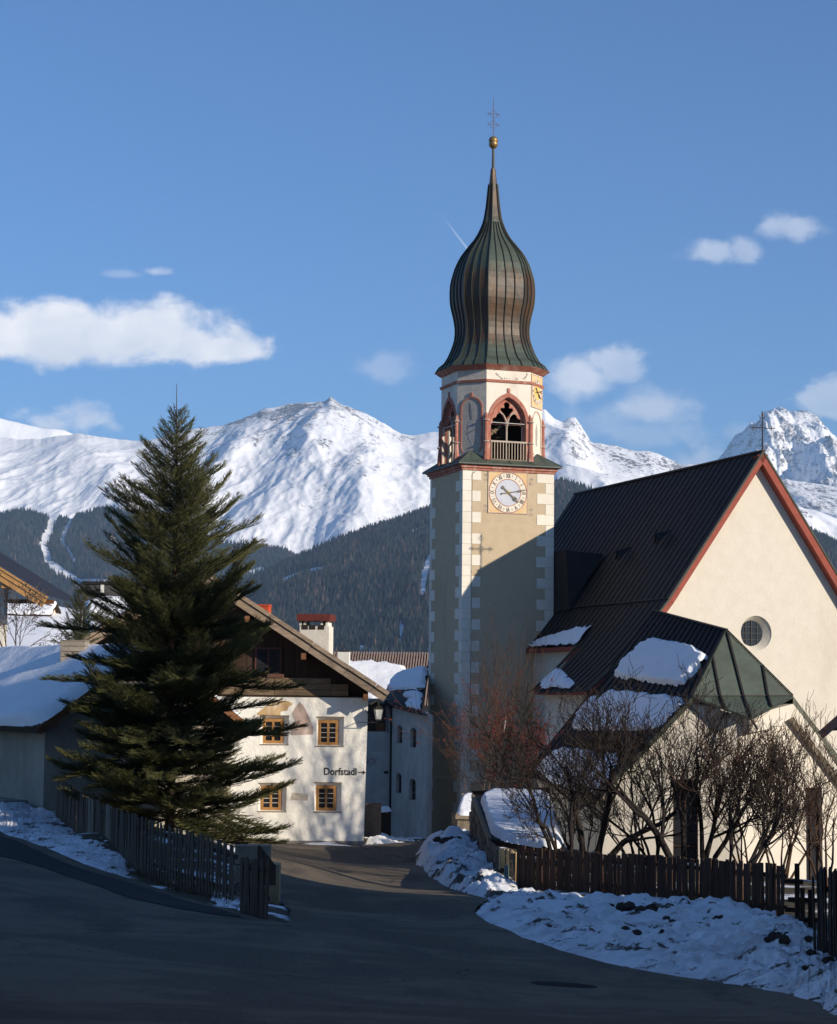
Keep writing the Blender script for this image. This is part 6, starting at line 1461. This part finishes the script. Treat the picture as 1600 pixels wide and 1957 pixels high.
# ------------------------------------------------------------------ stone shed with a snowy pent roof
sh = thing('stone_shed', 'low stone shed with a snow covered pent roof beside the gate', 'shed', (0, 0, 0))
TLs, TRs, BRs, BLs = at(905, 1519, 62), at(1050, 1512, 60), at(1082, 1628, 51.5), at(938, 1603, 53.5)
mb = MB(); mb.grid(np.array([[TLs, TRs], [BLs, BRs]])); d_ = np.array([0, 0, -.16]); mb.poly([BLs, BRs, BRs + d_, BLs + d_]); mb.poly([TLs, BLs, BLs + d_, TLs + d_]); mb.build('roof', roof_brown, sh)
MB().bar(tuple(TLs + [-.02, 0, -.05]), tuple(BLs + [-.02, 0, -.05]), .09, .16).build('verge_board', old_wood, sh)
MB().bar(tuple(TLs + [-.02, 0, .06]), tuple(TRs + [0, 0, .06]), .06, .12).build('top_board', dark_wood, sh)
up_ = np.array([0, 0, .03])
L_ = lambda u, v: (TLs * (1 - u) + TRs * u) * (1 - v) + (BLs * (1 - u) + BRs * u) * v + up_
roof_snow('roof_snow', 'snow cover on the pent roof', [L_(.06, .06), L_(1, .03), L_(1, 1.03), L_(.02, 1.03)], .26, 70, 60, 88, sh, .10, .12, sup=5)
w0, w1, w2, w3 = at(893, 1616, 62.5), at(930, 1662, 54), at(960, 1690, 49.5), at(984, 1706, 47.2); t0, t1, t2, t3 = at(902, 1526, 62.5), at(936, 1606, 54), at(958, 1622, 49.5), at(986, 1630, 47.4)
def stones(base, topp, n, rows, name, parent, m, seed, thick=.22):
    """rough wall of single stones between a base line and a top line"""
    rnd = random.Random(seed); cnt = 0
    B_l = resample(base, 60); T_l = resample(topp, 60)
    f = lambda u, v: np.array([np.interp(u * 59, np.arange(60), (B_l * (1 - v) + T_l * v)[:, k]) for k in range(3)])
    core = MB(); core.grid(np.stack([B_l, T_l])); core.build('wall_core', m, parent)
    for r_ in range(rows):
        u = rnd.uniform(0, .02)
        v0, v1 = r_ / rows, (r_ + .93) / rows
        while u < .995:
            du = rnd.uniform(.6, 1.5) / n; u1 = min(u + du, 1)
            a, b, c, d = f(u + .002, v0), f(u1 - .002, v0), f(u1 - .002, v1), f(u + .002, v1)
            nr = np.cross(b - a, d - a); nr = nr / np.linalg.norm(nr); nr = -nr if nr[1] > 0 else nr
            k = rnd.uniform(.03, .10); ce = (a + b + c + d) / 4; ins_ = lambda p: p + (ce - p) * .16 + nr * k
            mb = MB(); q = [a, b, c, d]; p = [ins_(x) for x in q]; mb.poly(p)
            for i in range(4): j = (i + 1) % 4; mb.poly([q[i], q[j], p[j], p[i]])
            mb.build('stone', m, parent); cnt += 1; u = u1
stone_rnd = mat('shed_stone', (.17, .135, .10), (.10, .08, .06), .95, 3.2, .02, 8, rnd=.5)
stones([w0 - [0, 0, .8], w1 - [0, 0, .8], w2 - [0, 0, .6], w3 - [0, 0, .5]], [t0, t1, t2, t3], 11, 7, 'stone', sh, stone_rnd, 5)
p = at(891, 1560, 64); bx = thing('lean_to', 'small dark lean-to with a snowy slab roof at the foot of the tower', 'lean-to', tuple(p), R(8))
MB().box(-.28, .45, 0, 1.2, -1.8, .05).build('wall', stone_wall, bx)
mb = MB(); mb.poly([(-.36, -.1, .02), (.42, -.1, .0), (.72, 1.4, .62), (.10, 1.4, .66)]); mb.poly([(-.36, -.1, -.08), (.42, -.1, -.1), (.42, -.1, 0), (-.36, -.1, .02)]); mb.poly([(.42, -.1, -.1), (.42, -.1, 0), (.72, 1.4, .62), (.72, 1.4, .5)]); mb.build('roof', old_wood, bx)
roof_snow('roof_snow', None, [(.12, 1.4, .67), (.70, 1.4, .63), (.40, -.1, .02), (-.34, -.1, .04)], .10, 24, 24, 93, bx, .2, .2)

# dark barn roof corner at the right edge
bf = Frame(at(1572, 1398, 63), -22.0); bn_ = fthing(bf, 'dark_barn', 'dark timber barn roof corner at the right edge before the church', 'barn')
mb = MB(); q0_, q1_ = (0, 0, 0), (6, 0, 5.4)
mb.poly([(0, 0, 0), (3, 0, 2.7), (3, 5, 2.7), (0, 5, 0)]); mb.poly([(6, 0, 0), (3, 0, 2.7), (3, 5, 2.7), (6, 5, 0)]); mb.build('roof', dark_wood, bn_)
MB().bar((-.05, -.05, -.12), (3, -.05, 2.58), .06, .26).build('verge_board', mat('barn_verge', (.05, .04, .055), None, .7), bn_); MB().bar((6.05, -.05, -.12), (3, -.05, 2.58), .06, .26).build('verge_board', dark_wood, bn_)
mb = MB(); mb.poly([(.7, .8, -8), (5.3, .8, -8), (5.3, .8, .6), (3, .8, 2.6), (.7, .8, .6)]); mb.poly([(.7, .8, -8), (.7, 4.7, -8), (.7, 4.7, .6), (.7, .8, .6)]); mb.build('wall', dark_wood, bn_)

# ------------------------------------------------------------------ houses outside the frame whose shadow lies over the road
def plain_house(name, label, a, b, width, ze, zr_, zb, ov=.7):
    """a, b: ends of the street side wall"""
    a = np.array(a, float); b = np.array(b, float); L = np.linalg.norm(b - a); ang = math.atan2(b[1] - a[1], b[0] - a[0])
    t = thing(name, label, 'house', (a[0], a[1], 0), ang); W = -width
    mb = MB(); mb.poly([(0, 0, zb), (L, 0, zb), (L, 0, ze), (0, 0, ze)]); mb.poly([(0, W, zb), (L, W, zb), (L, W, ze), (0, W, ze)])
    for x in (0, L): mb.poly([(x, 0, zb), (x, W, zb), (x, W, ze), (x, W / 2, zr_), (x, 0, ze)])
    mb.build('wall', white_plaster, t); mb = MB(); sl_ = (zr_ - ze) / (width / 2)
    for y0 in (ov, W - ov): mb.poly([(-ov, y0, ze - ov * sl_ + .1), (L + ov, y0, ze - ov * sl_ + .1), (L + ov, W / 2, zr_ + .1), (-ov, W / 2, zr_ + .1)]); mb.poly([(-ov, y0, ze - ov * sl_), (L + ov, y0, ze - ov * sl_), (L + ov, W / 2, zr_), (-ov, W / 2, zr_)])
    mb.build('roof', dark_wood, t); MB().box(L * .7, L * .7 + .8, W / 2 - .4, W / 2 + .4, zr_ - 1, zr_ + 1).build('chimney', white_plaster, t)
    for k in range(int(L / 3)):
        for z in (zb + 1.2, zb + 4): 
            if z + 1.2 < ze: MB().box(1.2 + k * 3, 2.1 + k * 3, -.02, .03, z, z + 1.1).build('window', glass, t)
    return t
plain_house('street_house', 'tall white house along the right side of the street before the tall pickets', (4.2, 2), (11.8, 32.9), 8.5, 6.0, 9.3, -4.5)
plain_house('sky_block_house_left', 'unseen white house added left of the viewer to block sky light', (-5.2, 20), (-3.6, -6), 9, 6.5, 10, -3.5)  # added out of view to dim sky light on the foreground
plain_house('sky_block_house_back', 'unseen white house added behind the viewer to block sky light', (6, -9), (-9, -8), 9, 6.5, 10, -3)  # added behind the camera, keeps sky light off the street
plain_house('roadside_barn', 'lower barn on the right behind the tall pickets', (22.0, 46.5), (23.2, 51.2), 7, 1.6, 3.9, -6)

# ------------------------------------------------------------------ vegetation
def frames_from_dirs(d, rnd):
    """orthonormal frames whose x axis is d; d (n,3)"""
    d = d / np.linalg.norm(d, axis=1, keepdims=True)
    up = np.tile([[0, 0, 1.]], (len(d), 1)); bad = np.abs(d[:, 2]) > .95; up[bad] = [1, 0, 0]
    s = np.cross(up, d); s /= np.linalg.norm(s, axis=1, keepdims=True); u = np.cross(d, s)
    a = rnd.uniform(-.6, .6, len(d)); c_, s_ = np.cos(a)[:, None], np.sin(a)[:, None]
    return d, s * c_ + u * s_, -s * s_ + u * c_
def brush_template(rnd, n=18):
    """a twig set with needles; unit length along x"""
    V, F = [], []
    for k in range(n):
        x = (k + .5) / n * .92; a = rnd.uniform(0, 2 * np.pi); a = a if np.sin(a) > -.5 else -a
        L = .15 * (1 - .35 * x) * rnd.uniform(.8, 1.2); w_ = .020
        dx = L * .75; cy_, cz_ = np.cos(a), np.sin(a) * .8
        b = len(V); V += [(x - w_, 0, 0), (x + w_, 0, 0), (x + dx, cy_ * L, cz_ * L)]; F.append((b, b + 1, b + 2))
    for a in (0, np.pi / 2):      # the twig and the dense inner needles
        b = len(V); c_, s_ = np.cos(a), np.sin(a); V += [(0, c_ * .035, s_ * .035), (0, -c_ * .035, -s_ * .035), (1.04, 0, 0)]; F.append((b, b + 1, b + 2))
    return np.array(V), np.array(F)
def conifer(name, label, base, H, radius, seed, levels, leader=.6, up_top=38, up_bot=-4, brush=.20, dens=1.0, trunk_r=.13, group=None, greens=((.050, .058, .024), (.135, .132, .050)), lat=.42, irregular=.25):
    r = np.random.default_rng(seed); root = thing(name, label, 'tree', tuple(base), 0, group)
    mb = MB(); zz = np.linspace(-.3, H, 14); mb.tube([(.04 * math.sin(z * .9), .03 * math.cos(z * .7), z) for z in zz], [max(.012, trunk_r * (1 - max(z, 0) / H) ** .8) for z in zz], 8)
    mb.tube([(.04 * math.sin(H * .9), .03 * math.cos(H * .7), H - .02), (.04 * math.sin(H * .9) - .01, .02, H + leader)], [.014, .007], 5); mb.build('trunk', spruce_bark, root)
    wood = MB(); O, Dn, Sc, Cc = [], [], [], []
    z = .35
    while z < H * .985:
        fz = z / H; nb = int(round(5 + 2.4 * (1 - fz)))
        a0 = r.uniform(0, 6.28)
        for k in range(nb):
            a = a0 + 2 * np.pi * k / nb + r.normal(0, .16)
            L = radius(fz) * (1 + r.normal(0, irregular * .42)) * (1.12 if r.uniform() < .12 else 1) * (.75 if r.uniform() < .18 else 1)
            if L < .08: continue
            el0 = R(up_bot + (up_top - up_bot) * fz ** .9 + r.normal(0, 5 + 6 * (fz < .5)))
            n_ = max(4, int(L / .12)); P = np.zeros((n_ + 1, 3)); P[0] = (.03 * math.sin(z), 0, z + r.uniform(-.06, .06)); el = el0 - R(7); azz = a
            for i in range(n_):
                t = i / n_; el += R((9 if t < .45 else 30) * (1 / n_)) + r.normal(0, .03) - R(16 * (1 - fz)) / n_ * (1 if t < .5 else 0); azz += r.normal(0, .04)
                P[i + 1] = P[i] + L / n_ * np.array([math.cos(azz) * math.cos(el), math.sin(azz) * math.cos(el), math.sin(el)])
            wood.tube([tuple(p) for p in P[::2]] if n_ > 5 else [tuple(p) for p in P], [.022 * (1 - .8 * i / max(1, len(P[::2]) - 1)) * min(1, L) for i in range(len(P[::2]))] if n_ > 5 else .008, 4, cap=False)
            # side twigs in a flat spray, longer in the middle
            m_ = max(3, int(L / .075 * dens * (1 + .45 * (fz < .55))))
            for i in range(m_):
                t = (i + .5) / m_; t = .12 + .88 * t; q = t * n_; j = min(int(q), n_ - 1); p = P[j] + (P[j + 1] - P[j]) * (q - j); d = P[j + 1] - P[j]; d /= np.linalg.norm(d)
                sd = np.cross([0, 0, 1], d); sd /= np.linalg.norm(sd)
                for sg in (-1, 1):
                    Lt = min(lat, .16 + L * (.24 if fz > .5 else .30)) * (math.sin(math.pi * min(1, t * .95 + .05)) ** .6 * .75 + .25) * r.uniform(.65, 1.15)
                    fw = .75 + .5 * t
                    dt = d * fw + sd * sg * 1.0 + np.array([0, 0, r.uniform(-.35, .42)]); dt /= np.linalg.norm(dt)
                    pp = p.copy(); rem = Lt; kk = 0
                    while rem > .05:
                        st_ = min(brush, rem); O.append(pp.copy()); Dn.append(dt.copy()); Sc.append(max(st_, .10) * 1.15)
                        Cc.append((t, fz)); pp = pp + dt * st_; rem -= st_; dt = dt + np.array([0, 0, .10]) + r.normal(0, .07, 3) + d * .12; dt /= np.linalg.norm(dt)
                        kk += 1
                        if rem > .04 and r.uniform() < (.9 if fz < .5 else .55): 
                            
                            for s2 in (-1, 1):
                                d2 = dt + np.cross([0, 0, 1], dt) * s2 * .9 + np.array([0, 0, r.uniform(-.1, .35)]); O.append(pp.copy()); Dn.append(d2 / np.linalg.norm(d2)); Sc.append(r.uniform(.11, .18)); Cc.append((t, fz))
                if r.uniform() < .5: O.append(p.copy()); dd = d + np.array([0, 0, .9]) + r.normal(0, .15, 3); Dn.append(dd / np.linalg.norm(dd)); Sc.append(.12); Cc.append((t, fz))
            O.append(P[-1].copy()); Dn.append(P[-1] - P[-2]); Sc.append(.20); Cc.append((1, fz)); O.append(P[-2].copy()); Dn.append(P[-1] - P[-2]); Sc.append(.18); Cc.append((1, fz))
        z += (.175 + .03 * (1 - fz)) * r.uniform(.75, 1.3) * (1.25 if fz > .86 else 1)
    wood.build('branches', spruce_bark, root)
    O = np.array(O); Dn = np.array(Dn); Sc = np.array(Sc); Cc = np.array(Cc); a_, b_, c_ = frames_from_dirs(Dn, r)
    tv, tf = brush_template(r); n = len(O); k = len(tv)
    sx = Sc[:, None, None]; wdt = (.12 + .9 * Sc)[:, None, None] * 1.0
    print(name, 'brushes', len(O))
    V = O[:, None] + a_[:, None] * tv[None, :, 0:1] * sx + b_[:, None] * tv[None, :, 1:2] * np.maximum(sx * 1.15, .22) + c_[:, None] * tv[None, :, 2:3] * np.maximum(sx * 1.15, .22)
    F = tf[None] + (np.arange(n) * k)[:, None, None]
    g0, g1 = np.array(greens[0]), np.array(greens[1]); mixv = np.clip(.15 + .55 * Cc[:, 0] + r.normal(0, .22, n), 0, 1)[:, None]
    c = g0 * (1 - mixv) + g1 * mixv; cols = np.ones((n, k, 4)); cols[..., :3] = c[:, None]; tipf = (tv[:, 0] > .9)[None, :, None]; cols[..., :3] = np.where(tipf, cols[..., :3] * 1.35, cols[..., :3])
    o = link('crown', npmesh('crown', V.reshape(-1, 3), F.reshape(-1, 3), needle, False, cols.reshape(-1, 4)), root)
    print(name, 'brushes', n)
    return root
sb = at(322, 1606, 54)
prof_r = lambda f: float(np.interp(f, [0, .04, .10, .2, .33, .45, .55, .66, .76, .85, .92, .965, 1], [2.2, 2.65, 2.8, 2.65, 2.5, 2.35, 2.15, 1.8, 1.62, 1.2, .68, .42, .12]))
conifer('big_spruce', 'tall dark spruce behind the weathered fence in front of the cottage', sb, 11.65, prof_r, 4, 60, .75, 46, 2, dens=1.1, brush=.13, lat=.74, irregular=.5)
conifer('small_pine', 'small ragged pine behind the stone chimney of the snow roofed house', at(150, 1262, 66), 2.35, lambda f: float(np.interp(f, [0, .2, .6, 1], [.75, .85, .55, .12])), 9, 10, .05, 62, 35, brush=.16, dens=1.2, trunk_r=.05, greens=((.045, .055, .028), (.095, .095, .045)), lat=.22, irregular=.6)

def bare_tree(name, label, base, H, spread, seed, r0, bark, twig, stems=1, lean=(0, 0), levels=4, berries=0, group=None, up=.35, tw=.006, split=.32, berr_m=None, cat='tree', nchild=(4, 5, 4, 3), fan=.75, wig=.16):
    rr = random.Random(seed); root = thing(name, label, cat, tuple(base), 0, group); tk, tg = MB(), MB(); tips = []
    def grow(p, d, L, r_, lv):
        n_ = 5 if lv < 2 else 4; pts_ = [p.copy()]; dd = d.normalized()
        for i in range(n_):
            dd = (dd + Vector((rr.gauss(0, wig), rr.gauss(0, wig), rr.gauss(0, wig * .7) + (up * .22 if lv else .05)))).normalized(); pts_.append(pts_[-1] + dd * L / n_)
        r1 = max(tw, r_ * (.45 if lv else .5)); rads = [r_ + (r1 - r_) * i / n_ for i in range(n_ + 1)]
        (tk if r_ > .022 else tg).tube(pts_, rads, 7 if r_ > .05 else (5 if r_ > .022 else 3), cap=False)
        if lv >= levels: tips.append(pts_[-1]); tips.append(pts_[2]); return
        nc = nchild[min(lv, len(nchild) - 1)]
        for k in range(nc):
            t = split + (1 - split) * (k + rr.random() * .8) / nc; q = t * n_; i = min(int(q), n_ - 1); b = pts_[i].lerp(pts_[i + 1], q - i); bd = (pts_[i + 1] - pts_[i]).normalized()
            ax = bd.orthogonal().normalized(); ax.rotate(Matrix.Rotation(rr.uniform(0, 6.283), 3, bd)); nd = (bd + ax * rr.uniform(.55, 1.15) * fan).normalized()
            grow(b, nd, L * rr.uniform(.48, .72), max(tw, rads[i] * rr.uniform(.45, .62)), lv + 1)
    for s_ in range(stems):
        a = 2 * math.pi * (s_ + rr.random() * .6) / max(1, stems); k = spread if stems > 1 else 0
        d = Vector((math.cos(a) * k * rr.uniform(.5, 1.1) + lean[0], math.sin(a) * k * rr.uniform(.4, 1) + lean[1], 1)); grow(Vector((math.cos(a) * .09 * (stems > 1), math.sin(a) * .09 * (stems > 1), -.1)), d, H * rr.uniform(.55, .72), r0 * rr.uniform(.7, 1), 0)
    if tk.v: tk.build('trunk', bark, root, smooth=True)
    o = tg.build('twigs', twig, root)
    if berries:
        V, F = [], []; 
        for p in tips:
            if rr.random() > berries: continue
            for q in range(rr.randint(2, 4)):
                c = p + Vector((rr.gauss(0, .05), rr.gauss(0, .05), rr.gauss(0, .04) - .03)); s_ = rr.uniform(.018, .036); b = len(V)
                V += [c + Vector(v) * s_ for v in ((1, 0, 0), (-1, 0, 0), (0, 1, 0), (0, -1, 0), (0, 0, 1), (0, 0, -1))]
                F += [(b + i, b + j, b + k) for i, j, k in ((0, 2, 4), (2, 1, 4), (1, 3, 4), (3, 0, 4), (2, 0, 5), (1, 2, 5), (3, 1, 5), (0, 3, 5))]
        if V: link('berries', npmesh('berries', [tuple(v) for v in V], F, berr_m or berry_red), root)
    print(name, len(tk.f) + len(tg.f)); return root
gb = lambda px, D, X=None: np.array([at(px, 1600, D)[0], D, gz(at(px, 1600, D)[0], D)])
GB = 'bare trees and shrubs behind the picket fence'
bare_tree('bare_tree', 'dark bare tree with two crooked stems leaning left over the shed roof', gb(1078, 51), 4.0, .40, 21, .085, bark_dark, twig_dark, 3, (-.36, .05), 4, group=GB, tw=.007, wig=.2)
bare_tree('bare_tree', 'bare tree with a thick forked trunk just right of the snowy shed roof', gb(1142, 52), 4.5, .34, 33, .11, bark_dark, twig_dark, 3, (.05, 0), 4, group=GB, tw=.007, wig=.18)
bare_tree('bare_tree', 'bare tree whose heavy trunk slants to the left before the annex wall', gb(1306, 51), 4.4, .36, 45, .12, bark_dark, twig_dark, 2, (-.50, .05), 4, group=GB, tw=.007, wig=.17)
bare_tree('bare_tree', 'bare many stemmed tree in front of the dark window of the annex', gb(1350, 53), 4.1, .5, 52, .08, bark_dark, twig_dark, 4, (.10, 0), 4, group=GB, tw=.007)
bare_tree('bare_shrub', 'low bare shrub between the two big leaning trees', gb(1215, 53), 2.6, .6, 57, .035, bark_dark, twig_grey, 6, (0, 0), 3, group=GB, tw=.006, cat='shrub')
bare_tree('bare_shrub', 'bare shrub with upright brown shoots below the point of the annex', gb(1425, 52), 3.5, .46, 63, .04, twig_red, twig_red, 7, (.05, 0), 3, group=GB, tw=.006, cat='shrub', up=.8)
bare_tree('bare_shrub', 'wide red brown shrub with dense fine twigs before the right annex window', gb(1495, 52), 3.8, .52, 71, .04, twig_red, twig_red, 7, (.06, 0), 4, group=GB, tw=.0055, cat='shrub', up=.7, nchild=(3, 4, 4, 3), fan=.6)
bare_tree('bare_shrub', 'red brown shrub at the right edge above the stepped fence', gb(1575, 50), 3.4, .6, 79, .04, twig_red, twig_red, 6, (.05, 0), 4, group=GB, tw=.0055, cat='shrub', up=.5, nchild=(3, 4, 3, 3))
bare_tree('bare_shrub', 'pale grey shrub behind the pale gate end of the fence', gb(1110, 55), 2.4, .6, 83, .03, bark_dark, twig_grey, 6, (0, 0), 3, group=GB, tw=.006, cat='shrub')
bare_tree('bare_tree', 'crooked bare tree with wide dark boughs in front of the pale annex wall', gb(1250, 54), 4.0, .75, 111, .055, bark_dark, twig_dark, 4, (.0, 0), 4, group=GB, tw=.007, wig=.2)
bare_tree('bare_tree', 'dark bare tree spreading right in front of the vertical wall edge of the annex', gb(1400, 50), 4.1, .6, 113, .07, bark_dark, twig_dark, 3, (.18, 0), 4, group=GB, tw=.007, wig=.2)
bt = lambda px, D, py: at(px, py, D)
GR = 'slender bare birches at the tower'
for px, s_, H_, lab in ((952, 5, 6.9, 'leftmost of the slender white birches in front of the tower'), (962, 6, 6.6, 'slender birch in the middle of the group in front of the tower'), (990, 7, 7.4, 'rightmost and tallest slender birch between the tower and the church')):
    bare_tree('birch', lab, (at(px, 1560, 80)[0], 80 + s_ * .3, -6.3), H_ * 1.15, 0, s_, .045, birch_bark, twig_red, 1, (-.03, 0), 3, group=GR, tw=.006, nchild=(9, 4, 3), fan=.6, split=.25, wig=.06, up=.6)
bare_tree('berry_bush', 'tall bush hung with dark red berries at the foot of the tower', at(965, 1560, 74), 3.9, .42, 91, .025, bark_dark, twig_red, 4, (0, 0), 3, berries=.9, tw=.006, cat='bush', up=.5)
bare_tree('rowan', 'thin rowan with scattered red berry clusters spreading to the left of the birches', at(925, 1600, 76), 6.0, .30, 97, .035, twig_grey, twig_red, 3, (-.16, 0), 3, nchild=(4, 4, 3), berries=.3, tw=.0055, up=.3, wig=.12)
bare_tree('bare_tree', 'pale leafless tree in front of the snowy rise at the left edge', at(20, 1262, 78), 3.0, .7, 103, .04, twig_grey, twig_grey, 5, (.25, 0), 3, tw=.008, up=.1, berries=.25, berr_m=twig_red)
# tall trees by the street, outside the frame; their shadow falls on the cottage
bare_tree('street_tree', 'tall bare tree in the churchyard that throws its shadow on the cottage wall', (17.3, 57.2, gz(17.3, 57.2)), 12.5, 0, 121, .20, bark_dark, twig_dark, 1, (0, 0), 3, tw=.011, split=.22, nchild=(9, 5, 3), up=.7, wig=.05, fan=.6)
bare_tree('street_tree', 'slimmer bare tree beside the tall one in the churchyard', (18.4, 57.0, gz(18.4, 57.0)), 11.5, 0, 127, .10, bark_dark, twig_dark, 1, (-.04, 0), 3, tw=.011, split=.25, nchild=(7, 4, 3), up=.7, wig=.05, fan=.6)
# dry grass at the fence foot
mb = MB(); fr = random.Random(5)
for k in range(1500):
    q = S * (.35 + .65 * fr.random()); c = ff(q); x, y = c[0] + fr.uniform(-.15, .45), c[1] + fr.uniform(-.35, .05); z = gz(x, y) if k % 5 == 0 else c[2]; h_ = fr.uniform(.05, .16); a = fr.uniform(0, 3.14); dx, dy = math.cos(a) * .012, math.sin(a) * .012
    mb.poly([(x - dx, y - dy, z - .03), (x + dx, y + dy, z - .03), (x + fr.uniform(-.06, .06), y + fr.uniform(-.06, .06), z + h_)])
tag(mb.build('dry_grass', mat('dry_grass', (.16, .11, .06), (.10, .07, .04), .95, 8)), 'dry brown grass along the foot of the left pickets', None, None, 'stuff')

# ------------------------------------------------------------------ air
hz = bpy.data.materials.new('haze'); hz.use_nodes = True; t = NT(hz.node_tree); t.n.clear()
vo = t.new('ShaderNodeVolumePrincipled'); vo.inputs['Density'].default_value = HAZE; vo.inputs['Color'].default_value = (.44, .68, 1.0, 1); vo.inputs['Anisotropy'].default_value = 0
ou = t.new('ShaderNodeOutputMaterial'); t.l.new(vo.outputs[0], ou.inputs['Volume'])
MBx = MB(); MBx.box(-9500, 9500, -9500, 14500, -140, 1560); tag(MBx.build('haze', hz), 'thin blue haze in the valley air', None, None, 'stuff')

conifer('shade_pine', 'unseen high-crowned pine added to shade the big spruce and the left house', (15.6, 38.4, gz(15.6, 38.4)), 15.5, lambda f: float(np.interp(f, [0, .58, .62, .75, .9, 1], [0, 0, 2.4, 3.2, 2.6, .5])), 14, 20, .3, 25, 0, brush=.26, dens=.6, trunk_r=.2, lat=.8)  # added; high crown shaped to shade spruce and left house, not the road
